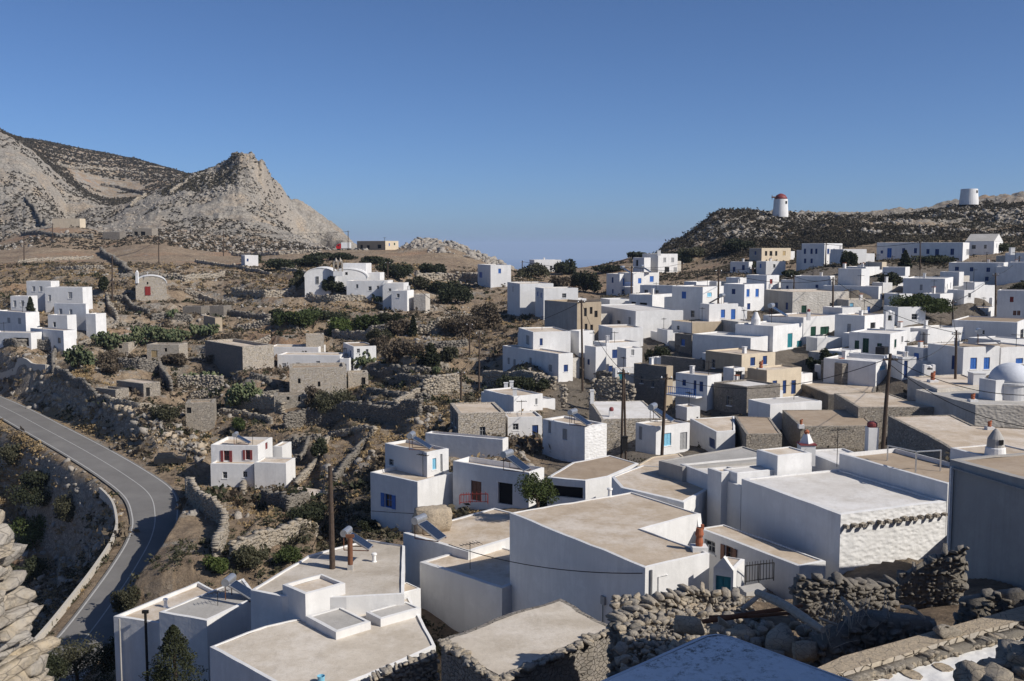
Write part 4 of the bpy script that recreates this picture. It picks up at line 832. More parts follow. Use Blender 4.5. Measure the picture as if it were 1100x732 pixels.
# windmills
def mill(label, x, ybase, ytop, wpx, Y, cap):
    c = at(x, ybase, Y); h = at(x, ytop, Y).z-c.z; r_ = wpx*Y/F/2; root = empty('windmill', c, label, 'windmill'); mb = MB()
    mb.lathe(c, [(r_*1.06,-1.5),(r_*1.04,0),(r_*.97,h*.55),(r_*.93,h),(r_*.78,h+.02),(r_*.78,h-.5)], 'whitewash', 32); mb.build('tower', root, smooth=False)
    g = MB(); ang = R(-35); p = c+Vector((math.sin(R(35))*r_*.95, -math.cos(R(35))*r_*.95, h*.75)); d = Vector((math.cos(R(35)), math.sin(R(35)), 0)); n = Vector((d.y, -d.x, 0))
    g.box(p, d*.38, n*.14, Z*.5, 'dark_inside'); g.build('window', root)
    if cap:
        g = MB(); g.lathe(c+Z*h, [(r_*.86,.02),(r_*.84,.6),(r_*.6,1.5),(r_*.25,2.0),(.05,2.15)], 'maroon_paint', 24); g.build('cap', root, smooth=True)
        g = MB(); g.tube([c+Vector((0,0,h+.7)), c+Vector((-r_*1.35,-r_*.4,h+.7))], .28, 'wood_beam', 8)
        g.tube([c+Vector((-r_*1.3,-r_*.35,h-.2)), c+Vector((-r_*1.3,-r_*.35,h+1.6))], .09, 'wood_beam', 6); g.build('shaft', root)
    return root
mill('white windmill tower with red conical cap on the right hill crest', 838.4, 229, 214.2, 15.5, 382, True)
mill('white windmill tower stump without cap at far right hill crest', 1040.8, 216, 203.3, 18.2, 392, False)
# small chapel dome
c = atz(1086, 412, at(1086, 408, 108).z); root = empty('domed_chapel', (c.x, c.y, c.z-3), 'small white chapel with smooth round dome at right', 'chapel'); mb = MB(); r_ = 22.5*108/F
mb.lathe(c, [(r_*1.0,-3),(r_*1.0,.0),(r_*1.06,.05),(r_*1.06,.22),(r_*.98,.26)], 'whitewash', 40); mb.build('drum', root)
mb = MB(); mb.lathe(c+Z*.26, [(r_*.98*math.cos(t), r_*.86*math.sin(t)) for t in np.linspace(0, math.pi/2-.02, 12)], 'lichen_white', 40); mb.build('dome', root, smooth=True)
B('', (1070,409), 1052, 1120, 436, 103, 20, of=root, part='nave', roof='roof_white')
# free-standing bell arch
def bell_arch(label, x, y0, y1, wpx, Y):
    c = at(x, y1, Y); h = at(x, y0, Y).z-c.z; wd = wpx*Y/F/2; root = empty('bell_arch', c, label, 'bell arch'); mb = MB()
    t = .3; hole = wd*.5; zo = h*.35; zt = h*.72
    for s in (-1, 1): mb.box(c+Vector((s*(wd+hole)/2,0,h*.4)), Vector(((wd-hole)/2,0,0)), Vector((0,t,0)), Z*(h*.4+.3), W)
    mb.box(c+Vector((0,0,zo/2)), Vector((hole-.01,0,0)), Vector((0,t*.98,0)), Z*(zo/2+.3), W); mb.box(c+Vector((0,0,h*.79)), Vector((hole-.01,0,0)), Vector((0,t*.98,0)), Z*.12*h*.5, W)
    mb.lathe(c+Z*h*.8, [(wd*1.2,.0),(wd*1.2,.12),(wd*.2,h*.18)], W, 4, .5); mb.build('frame', root)
    g = MB(); g.lathe(c+Z*(zo+.25), [(hole*.7,0),(hole*.5,.3),(hole*.25,.5)], 'iron', 12); g.build('bell', root)
bell_arch('white bell arch with dark bell above the sunny house end', 955, 333, 354, 9.5, 146)
bell_arch('small white arched shrine niche beside the navy gate block', 997.5, 392, 404, 12, 121)
# ------------------------------------------------------------------ terrain
CP = """0,436,171;60,465,150;100,487,142;150,520,127;165,545,118;150,590,103;120,640,89.5;80,690,80;50,732,74;
20,480,151;50,540,142;30,600,129;80,620,113;60,660,104;10,470,158;100,560,126;
0,400,175;60,400,180;60,430,163;110,460,146;200,470,138;150,440,152;220,508,131;250,535,120;225,590,107;
300,555,109;330,530,116;350,500,123;380,480,130;440,460,130;250,450,150;300,430,156;350,440,150;400,420,152;450,425,143;480,405,157;
330,400,176;250,400,181;200,400,178;120,400,172;150,370,192;220,360,202;300,360,196;400,360,186;450,380,171;500,370,178;100,380,182;
50,378,192;50,342,225;130,330,226;160,322,231;60,290,285;150,290,278;250,320,236;250,340,216;330,330,231;400,332,224;450,335,216;
300,300,266;400,282,330;480,300,292;520,320,242;510,342,211;500,358,186;540,420,146;470,470,112;460,575,84;
0,276,380;100,272,400;200,272,385;300,270,392;370,269,402;440,270,402;-60,275,380;-60,330,230;-60,400,175;-60,440,165;
0,240,520;60,243,490;-70,240,520;
0,148,1000;50,153,1000;100,163,1000;150,172,980;195,184,950;-100,140,1000;228,197,900;
0,156,620;25,168,610;45,185,600;65,212,585;78,236,560;0,200,560;30,230,520;-100,150,640;
100,205,800;110,225,680;60,165,850;130,195,860;
265,167,620;250,171,622;240,180,625;205,190,645;185,201,665;290,185,612;310,210,606;335,245,596;350,260,588;278,170,618;
265,215,545;200,240,505;140,240,525;110,257,470;300,250,510;296,190,611;303,205,609;313,217,607;326,231,602;280,205,585;285,230,560;255,190,590;330,265,465;240,262,450;170,213,570;225,205,580;
460,262,422;500,270,402;530,285,380;545,292,362;430,266,425;
560,290,335;600,292,325;640,290,322;600,302,300;
680,276,372;720,268,372;750,246,380;768,233,380;800,227,386;838,229,381;900,230,386;950,228,390;1000,222,395;1040,216,393;1100,210,396;1200,205,400;1400,200,410;
720,287,320;760,287,310;800,262,335;780,255,350;850,255,340;900,255,320;950,255,312;1000,252,320;1060,245,340;1100,250,322;1250,250,320;880,243,350;1000,240,350"""
PTS = [at(*[float(t) for t in q.split(',')]) for q in CP.replace('\n', '').split(';') if q.strip()]
PTS = [(p.x, p.y, p.z, .004) for p in PTS]+[(x, y, z, .003) for x, y, z in CTRL]
for u, Y, z in ((-.18,700,20),(-.26,720,25),(-.24,950,20),(-.2,1300,-60),(-.05,520,-40),(.1,480,-40),(0,800,-120),(.25,480,0),(.5,500,10),(.27,800,-140),(.5,800,-140),(.9,460,10),(.9,800,-130),
    (-.5,1500,60),(-.3,1600,-10),(-.8,1100,110),(-.8,1600,60),(0,1600,-330),(.3,1600,-330),(.7,1600,-330),(-.45,2200,-100),(-.8,2200,-100),(-.1,2200,-340),(.4,2200,-340),(.8,2200,-340),
    (-.45,10,-7),(-.45,20,-13.5),(-.45,35,-21),(-.42,50,-27),(-.40,66,-30),(-.8,20,-14),(-.8,50,-30),(-.8,90,-40),(-.8,160,-28),(-.8,250,-15),(-.8,400,0),
    (-.2,20,-13.5),(-.2,35,-20),(-.2,46,-24.5),(0,10,-8),(0,20,-13),(0,30,-16.5),(0,44,-20.5),(.25,10,-8.5),(.3,22,-10.6),(.25,30,-13.6),(.25,40,-15.8),(.28,50,-18),(.45,16,-9.5),(.45,22,-10.3),(.45,30,-12.4),(.45,40,-14.2),
    (.8,15,-6),(.8,30,-9),(.8,50,-11),(.8,90,-14),(.8,160,-10),(.8,240,-2),(-.35,62,-29.5),(-.28,62,-28.5),(-.2,62,-25)):
    PTS.append((u*Y, Y, z, .01))
PTS = np.array(PTS)
def kern(r2): return r2*np.log(r2+1e-9)
def uv(x, y): return np.stack([2.6*x/y, np.log(y)], -1)
A_ = uv(PTS[:, 0], PTS[:, 1]); n_ = len(A_)
SLOPE = PTS[:, 2]/PTS[:, 1]              # fit height over distance: error then stays even in angle
Kx = kern(((A_[:, None]-A_[None])**2).sum(-1))+np.diag(PTS[:, 3]*1.2)
Pm = np.c_[np.ones(n_), A_]; M_ = np.zeros((n_+3, n_+3)); M_[:n_, :n_] = Kx; M_[:n_, n_:] = Pm; M_[n_:, :n_] = Pm.T
sol = np.linalg.solve(M_, np.r_[SLOPE, 0, 0, 0])
NU, NR = 1000, 980
UU = np.linspace(-.86, .98, NU); LR = np.linspace(math.log(4.5), math.log(2300), NR)
# coarse fit, then bilinear
cu = np.linspace(UU[0], UU[-1], 260); cl = np.linspace(LR[0], LR[-1], 330)
g = np.stack(np.meshgrid(cu*2.6, cl, indexing='ij'), -1).reshape(-1, 2); val = np.empty(len(g))
for i in range(0, len(g), 8000):
    q = g[i:i+8000]; val[i:i+8000] = kern(((q[:, None]-A_[None])**2).sum(-1))@sol[:n_]+sol[n_]+q@sol[n_+1:]
val = val.reshape(260, 330)
fi = (UU-cu[0])/(cu[1]-cu[0]); fj = (LR-cl[0])/(cl[1]-cl[0])
i0 = np.clip(fi.astype(int), 0, 258); j0 = np.clip(fj.astype(int), 0, 328); ti = (fi-i0)[:, None]; tj = (fj-j0)[None]
H = (val[i0][:, j0]*(1-ti)*(1-tj)+val[i0+1][:, j0]*ti*(1-tj)+val[i0][:, j0+1]*(1-ti)*tj+val[i0+1][:, j0+1]*ti*tj)
YY = np.exp(LR)[None].repeat(NU, 0); XX = UU[:, None]*YY; H = H*YY; U2 = UU[:, None].repeat(NR, 1)
H = np.clip(H, -345, 125)
# masks
near_v = sstep(60, 110, YY)*(1-sstep(260, 330, YY))*(1-sstep(-.06, .02, U2))            # terraced left valley
hill = np.maximum(sstep(420, 500, YY)*(1-sstep(-.02, .06, U2)), sstep(.10, .17, U2)*sstep(315, 350, YY))
knob = sstep(370, 400, YY)*sstep(-.12, -.09, U2)*(1-sstep(.02, .05, U2))
back = sstep(700, 800, YY)
# terraces
q = H+2.5*(fbm(XX*.02, YY*.02, 3, 5)-.5)+.02*XX; hstep = 2.1; qq = q/hstep; fr = qq-np.floor(qq); ter = (np.floor(qq)+sstep(.72, .97, fr))*hstep-q
H = H+ter*near_v*.8
# back-hill terrace lines
cone = np.exp(-(((U2+.262)/.055)**2))*sstep(520, 570, YY)*(1-sstep(690, 760, YY))
cl_ = cone*sstep(-.33, -.27, U2); ledge = fbm(XX*.03, H*.03, 4, 51); q = H+16*(ledge-.5); hs_ = 13.; qq = q/hs_; fr = qq-np.floor(qq); H = H+cl_*((np.floor(qq)+sstep(.5, .95, fr))*hs_-q)*.62
H = H+cl_*(1-np.abs(2*fbm(U2*55, H*.012, 5, 61)-1)-.7)*11
q = H+5*(fbm(XX*.008, YY*.008, 3, 9)-.5); hstep = 6.; qq = q/hstep; fr = qq-np.floor(qq); ter = (np.floor(qq)+sstep(.6, .97, fr))*hstep-q
H = H+ter*back*.28
# rough ground
H = H+(fbm(XX*.35, YY*.35, 4, 1)-.5)*.7*sstep(12, 60, YY)*(1-hill)
mill_ = np.clip(1-np.exp(-((XX-102)**2+(YY-381)**2)/420)-np.exp(-((XX-178)**2+(YY-391)**2)/420), 0, 1); hill0 = hill; hill = hill*mill_
rid = 1-np.abs(2*fbm(XX*.035, YY*.035, 6, 21, .58)-1); r2 = 1-np.abs(2*fbm(XX*.12, YY*.12, 5, 33, .6)-1)
H = H+hill*((rid-.72)*(5+13*cone)+(r2-.7)*2.6)*(1-.75*back)+knob*((r2-.65)*5+(rid-.7)*5)
H = H+hill*(fbm(XX*.5, YY*.5, 3, 44)-.5)*2.0*(1-.6*back)
# bring the crests to their surveyed heights, keeping the small-scale roughness
def crest(sky_, yc, yw, lo, hi, nk=31):
    global H
    px = np.array([q[0] for q in sky_], float); tg = (266-np.interp(550+UU*F, px, [q[1] for q in sky_]))/F
    win = (YY[0] > lo) & (YY[0] < hi); m = (H[:, win]/YY[:, win]).max(1); kk = np.ones(nk)/nk; ms = np.convolve(np.pad(m, nk//2, 'edge'), kk, 'valid')
    e = (tg-ms)*sstep(px[0]-3, px[0]+15, 550+UU*F)*(1-sstep(px[-1]-4, px[-1]+38, 550+UU*F)); wy = np.exp(-((YY[0]-yc)/yw)**2)
    H = H+e[:, None]*wy[None]*YY
crest([(-300,140),(0,148),(50,153),(100,163),(150,173),(190,184),(205,189)], 980, 150, 850, 1150)
crest([(-60,152),(0,156),(25,166),(45,182),(62,207),(75,232)], 600, 45, 540, 650)
CS = [(200,190),(215,187),(230,182),(245,175),(255,168),(265,166),(275,169),(284,175),(290,184),(297,195),(302,209),(308,223),(320,237),(334,249),(346,256)]
for _ in range(3): crest(CS, 612, 42, 560, 670, 9)
RSK = [(672,277),(690,274),(703,271),(716,262),(735,252),(750,243),(762,235),(775,229),(800,227),(838,229),(870,230),(900,230),(950,229),(980,226),(1000,223),(1020,218),(1040,216),(1070,211),(1100,209),(1180,206)]
for _ in range(2): crest(RSK, 383, 28, 350, 425)
# gully cut above the road
# ---- road
RS = [((-60,420),(-60,402),-26.2),((0,447),(0,425),-27),((50,478),(50,446),-27.8),((90,505),(100,468),-28.5),((120,530),(150,492),-29.3),((137,550),(183,512),-29.8),
      ((141,570),(192,537),-30),((137,590),(188,565),-30.3),((120,617),(174,597),-30.7),((97,650),(156,627),-31),((70,683),(130,668),-31.5),((35,720),(97,712),-32),((-12,770),(52,768),-32.3)]
def cr(a, b, c, d, t): return .5*((2*b)+(-a+c)*t+(2*a-5*b+4*c-d)*t*t+(-a+3*b-3*c+d)*t**3)
LE = [np.array(atz(*l, z)) for l, r, z in RS]; RE = [np.array(atz(*r, z)) for l, r, z in RS]
def spline(P, n=14):
    P = [2*P[0]-P[1]]+P+[2*P[-1]-P[-2]]; o = []
    for i in range(1, len(P)-2):
        for k in range(n): o.append(cr(P[i-1], P[i], P[i+1], P[i+2], k/n))
    o.append(P[-2]); return np.array(o)
CE = spline([np.array(atz((l[0]+r[0])/2, (l[1]+r[1])/2, z)) for l, r, z in RS]); tn = np.gradient(CE, axis=0); tn[:, 2] = 0; tn /= np.linalg.norm(tn, axis=1)[:, None]; nm = np.stack([tn[:, 1], -tn[:, 0], 0*tn[:, 0]], -1)
wd_ = np.abs(((spline(LE)-spline(RE))*nm).sum(1))/2; wd_ = np.convolve(np.pad(np.clip(wd_, 2.5, 3.2), 10, 'edge'), np.ones(21)/21, 'valid'); WD = wd_
sg = np.sign(((spline(LE)-CE)*nm).sum(1).mean()); LE = CE+nm*sg*WD[:, None]; RE = CE-nm*sg*WD[:, None]
near = (YY > 55) & (YY < 260) & (U2 < -.2)
ix = np.argwhere(near); px_ = XX[near]; py_ = YY[near]; dmin = np.full(len(px_), 1e9); kmin = np.zeros(len(px_), int)
for k in range(0, len(CE)):
    d = np.hypot(px_-CE[k, 0], py_-CE[k, 1])-WD[k]; m = d < dmin; dmin[m] = d[m]; kmin[m] = k
rz = CE[kmin, 2]; hz = H[near]; frac = kmin/len(CE); rightside = ((px_-CE[kmin, 0])*(RE-LE)[kmin, 0]+(py_-CE[kmin, 1])*(RE-LE)[kmin, 1]) > 0
wob = fbm(px_*.25, py_*.25, 3, 88)
cut = rightside*sstep(.02, .07, frac)*(1-sstep(.24, .31, frac))*sstep(1.6+2.5*wob, 2.6+2.5*wob, dmin)*(1-sstep(4, 13, dmin))*2.0
bank = rightside*sstep(.42, .50, frac)*(1-sstep(.84, .92, frac))*sstep(.3+.9*wob, 1.0+.9*wob, dmin)*(1-sstep(7, 20, dmin))*(3.8+1.5*wob)*sstep(.45, .60, frac)
hz = np.where(rightside & (frac > .4) & (frac < .9), np.maximum(hz, rz), hz)
tgt = rz-.18; f = sstep(.5, 4.5, dmin); hz = tgt*(1-f)+hz*f+cut+bank
H[near] = hz; ROADD = np.full(H.shape, 99.); ROADD[near] = dmin
# ---- keep the ground under houses
def pad_clip(H):
    for Nx, Ny, ax, ay, bx, by, lr, ll, zb in PADS:
        s_ = (XX-Nx)*ax+(YY-Ny)*ay; t_ = (XX-Nx)*bx+(YY-Ny)*by
        d = np.maximum(np.maximum(-s_, s_-lr), np.maximum(-t_, t_-ll)); m = d < .35; H[m] = np.minimum(H[m], zb)
    for P, zb in POLYP:
        ins = np.zeros(XX.shape, bool); n = len(P); x0, x1 = min(p[0] for p in P), max(p[0] for p in P); y0, y1 = min(p[1] for p in P), max(p[1] for p in P)
        bb = (XX > x0) & (XX < x1) & (YY > y0) & (YY < y1); xb, yb = XX[bb], YY[bb]; c = np.zeros(len(xb), bool)
        for i in range(n):
            (xa, ya), (xc, yc) = P[i], P[(i+1) % n]
            if ya != yc: c ^= ((ya > yb) != (yc > yb)) & (xb < (xc-xa)*(yb-ya)/(yc-ya)+xa)
        h_ = H[bb]; H[bb] = np.where(c, np.minimum(h_, zb), h_)
    return H
POLYP.append((pz([(206,527),(226,519.5),(302,517),(296,534),(262,552),(236,556)], -29.25), -29.25))
H = pad_clip(H)
q_ = atz(183, 499, -29.1); d_ = np.hypot(XX-q_.x, YY-q_.y); f_ = 1-sstep(2.6, 5, d_); H = H*(1-f_)+(-29.1)*f_          # gravel lay-by
# rock / dry-grass masks
hill = hill0
rock = .25+.25*near_v*fbm(XX*.03, YY*.03, 3, 71)+.55*hill*(1-.55*back)+.45*knob-.35*(1-sstep(20, 60, YY))
rock += .35*np.exp(-(((U2+.49)/.06)**2))*sstep(480, 520, YY)*(1-sstep(640, 700, YY))
rock -= .40*np.exp(-(((U2-.36)/.07)**2)-((YY-335)/22)**2)
rock = np.where(sstep(.1, .17, U2)*sstep(310, 345, YY) > .5, rock-.16, rock)
rock -= .35*((U2 > 0) & (YY < 300))
dry = np.clip(1.6*np.exp(-(((U2+.485)/.05)**2)-((YY-158)/14)**2)+.8*np.exp(-(((U2+.46)/.08)**2)-((YY-275)/18)**2)+.5*np.exp(-(((U2+.1)/.08)**2)-((YY-150)/15)**2), 0, 1)
V = np.stack([XX, YY, H], -1).reshape(-1, 3)
ii, jj = np.meshgrid(np.arange(NU-1), np.arange(NR-1), indexing='ij'); a = (ii*NR+jj).ravel()
Q = np.stack([a, a+NR, a+NR+1, a+1], -1)
terr = rawmesh('terrain', V, Q, ['ground_mat'], smooth=True); tag(terr, kind='structure')
for nm, arr in (('rock', rock), ('dry', dry), ('village', sstep(0.02, .05, U2)*(1-sstep(225, 260, YY))*sstep(40, 60, YY))):
    at_ = terr.data.attributes.new(nm, 'FLOAT', 'POINT'); at_.data.foreach_set('value', arr.astype(np.float32).ravel())
def hgt(x, y):
    u = x/y; fi = np.clip((u-UU[0])/(UU[1]-UU[0]), 0, NU-1.001); fj = np.clip((np.log(y)-LR[0])/(LR[1]-LR[0]), 0, NR-1.001)
    i0 = np.floor(fi).astype(int); j0 = np.floor(fj).astype(int); ti = fi-i0; tj = fj-j0
    return H[i0, j0]*(1-ti)*(1-tj)+H[i0+1, j0]*ti*(1-tj)+H[i0, j0+1]*(1-ti)*tj+H[i0+1, j0+1]*ti*tj
YS = np.exp(LR)
def G(x, y, Ymin=9):
    """the ground point seen in this direction"""
    d = ray(x, y); u = d.x/d.y; fi = min(max((u-UU[0])/(UU[1]-UU[0]), 0), NU-1.001); i0 = int(fi); t = fi-i0
    col = H[i0]*(1-t)+H[i0+1]*t; rz = YS*(d.z/d.y); k = np.where((col >= rz) & (YS > Ymin))[0]
    if len(k) == 0: j = int(np.argmin(np.where((YS > 100) & (YS < 700), rz-col, 1e9))); return Vector((u*YS[j], YS[j], col[j]))
    j = k[0]; return Vector((u*YS[j], YS[j], col[j]))
# sea
mb = MB(); s_ = 24000; mb.face([(-s_,-400,-350),(s_,-400,-350),(s_,30000,-350),(-s_,30000,-350)], 'sea_mat'); tag(mb.build('sea'), kind='structure')
# road sheets
def strip(name, A, B_, dz, m):
    n = len(A); Vv = np.concatenate([A+[0,0,dz], B_+[0,0,dz]]); Fq = np.array([(i, i+1, n+i+1, n+i) for i in range(n-1)])[:, ::-1]
    return rawmesh(name, Vv, Fq, [m])
tag(strip('road', LE, RE, 0, 'asphalt'), kind='structure')
def line(t0, w_, name):
    d = (RE-LE)/np.linalg.norm(RE-LE, axis=1)[:, None]; c = LE+(RE-LE)*t0; tag(strip(name, c-d*w_/2, c+d*w_/2, .02, 'line_white'), kind='structure')
line(.055, .14, 'road_edge_line'); line(.945, .14, 'road_edge_line'); line(.5, .11, 'road_centre_line')
# ------------------------------------------------------------------ stone walls and stones
BOX = np.array([(-1,-1,-1),(1,-1,-1),(1,1,-1),(-1,1,-1),(-1,-1,1),(1,-1,1),(1,1,1),(-1,1,1)], float)
BQ = np.array([(3,2,1,0),(4,5,6,7),(0,1,5,4),(1,2,6,5),(2,3,7,6),(3,0,4,7)])
def rock_template(n=3):
    ax = np.linspace(-1, 1, n+1); vs = {}; fs = []
    def vid(p):
        k = tuple(np.round(p, 5)); 
        if k not in vs: vs[k] = len(vs)
        return vs[k]
    for d in range(3):
        for s in (-1, 1):
            for i in range(n):
                for j in range(n):
                    c = []
                    for a, b in ((i,j),(i+1,j),(i+1,j+1),(i,j+1)):
                        p = [0,0,0]; p[d] = s; p[(d+1)%3] = ax[a]; p[(d+2)%3] = ax[b]; c.append(vid(p))
                    fs.append(c if s > 0 else c[::-1])
    V_ = np.array(list(vs.keys())); r_ = np.linalg.norm(V_, axis=1, keepdims=True); V_ = .22*V_/r_*1.1+.78*V_
    return V_, np.array(fs)
ROCK3 = rock_template(3); ROCK2 = rock_template(2)
def stones(C, SZ, ANG, tmpl, jit, tilt=.12):
    """C centres, SZ half sizes, ANG yaw; vectorised copies of a template with jittered corners"""
    C = np.asarray(C, float); SZ = np.asarray(SZ, float); ANG = np.asarray(ANG, float); n = len(C); T, Fq = tmpl; m = len(T)
    P = T[None]*(1+RNG.normal(0, jit, (n, m, 3)))*SZ[:, None]
    for _ in range(0 if m == 8 else 7):            # chisel flat faces
        pn = RNG.normal(size=(n, 1, 3)); pn /= np.linalg.norm(pn, axis=2, keepdims=True); lim = RNG.uniform(.72, 1.08, (n, 1)); U_ = P/SZ[:, None]
        d_ = (U_*pn).sum(-1)-lim; P = P-np.where(d_ > 0, d_, 0)[..., None]*pn*SZ[:, None]
    # shear and tilt so that no two are alike
    P[:, :, 2] += P[:, :, 0]*RNG.normal(0, tilt, (n, 1))+P[:, :, 1]*RNG.normal(0, tilt, (n, 1))
    c, s = np.cos(ANG)[:, None], np.sin(ANG)[:, None]
    x = P[:, :, 0]*c-P[:, :, 1]*s; y = P[:, :, 0]*s+P[:, :, 1]*c
    V_ = np.stack([x, y, P[:, :, 2]], -1)+C[:, None]
    return V_.reshape(-1, 3), (Fq[None]+(np.arange(n)*m)[:, None, None]).reshape(-1, 4)
def pile_wall(name, label, pts, h, th=.55, s=.38, mat='loose_stone', core='dark_stone', tmpl=(BOX, BQ), jit=.14, cat='stone wall', group=None, zs=None, ragged=.3, drop=.4, hs=None):
    C, SZ, AN = [], [], []; CV = []; CF = []
    pts = [Vector(p) for p in pts]
    dist = 0
    for i in range(len(pts)-1):
        p, q = pts[i], pts[i+1]; d = (q-p).xy; L = d.length
        if L < .05: continue
        d /= L; a = math.atan2(d.y, d.x); nrm = Vector((-d.y, d.x))
        h0 = hs[i] if hs else h; h1 = hs[i+1] if hs else h
        k = len(CV); zlo = min(p.z, q.z)-drop
        nseg = max(1, int(L/2.5)); prev = None
        for j in range(nseg+1):
            c = p.lerp(q, j/nseg); hh = h0+(h1-h0)*j/nseg
            ring = [(c.x+nrm.x*o*th*.36, c.y+nrm.y*o*th*.36, z_) for o, z_ in ((-1, c.z-drop), (1, c.z-drop), (1, c.z+hh*.86), (-1, c.z+hh*.86))]
            b = len(CV); CV += ring
            if prev is not None: CF += [(prev+1, prev, b, b+1), (prev+2, prev+1, b+1, b+2), (prev+3, prev+2, b+2, b+3), (prev, prev+3, b+3, b)]
            else: CF.append((b, b+1, b+2, b+3))
            prev = b
        CF.append((prev+3, prev+2, prev+1, prev))
        z_ = -drop*.8; r_ = 0
        while True:
            ch = s*random.uniform(.5, .85); x_ = -random.random()*s
            top = z_+ch > max(h0, h1)*1.02
            any_ = False
            while x_ < L:
                ln = s*random.uniform(.6, 1.7); xc = x_+ln/2; x_ += ln
                if not (-.05 < xc < L+.05): continue
                t = min(max(xc/L, 0), 1); hh = h0+(h1-h0)*t
                if z_+ch*.5 > hh-random.random()*ragged: continue
                any_ = True; gz = p.z+(q.z-p.z)*t
                off = random.gauss(0, .04)*th
                C.append((p.x+d.x*xc+nrm.x*off, p.y+d.y*xc+nrm.y*off, gz+z_+ch/2)); SZ.append((ln*.5, th*.5*random.uniform(.85, 1.15), ch*.52)); AN.append(a+random.gauss(0, .06))
            z_ += ch*.97
            if not any_ and z_ > 0: break
            if z_ > max(h0, h1)+1: break
    V_, Fq = stones(C, SZ, AN, tmpl, jit)
    CV = np.array(CV); CF = np.array(CF)
    Vt = np.concatenate([V_, CV]); Ft = np.concatenate([Fq, CF+len(V_)]); mi = np.r_[np.zeros(len(Fq)), np.ones(len(CF))]
    loc = pts[0]
    o = rawmesh(name, Vt, Ft, [mat, core], loc=loc, mi=mi); tag(o, label, cat, group); return o
def drape(pxs, step=2.0):
    P = [G(x, y) for x, y in pxs]; out = [P[0]]
    for a, b in zip(P, P[1:]):
        n = max(1, int((b-a).xy.length/step))
        for k in range(1, n+1):
            c = a.lerp(b, k/n); c.z = float(hgt(np.array(c.x), np.array(c.y))); out.append(c)
    return out
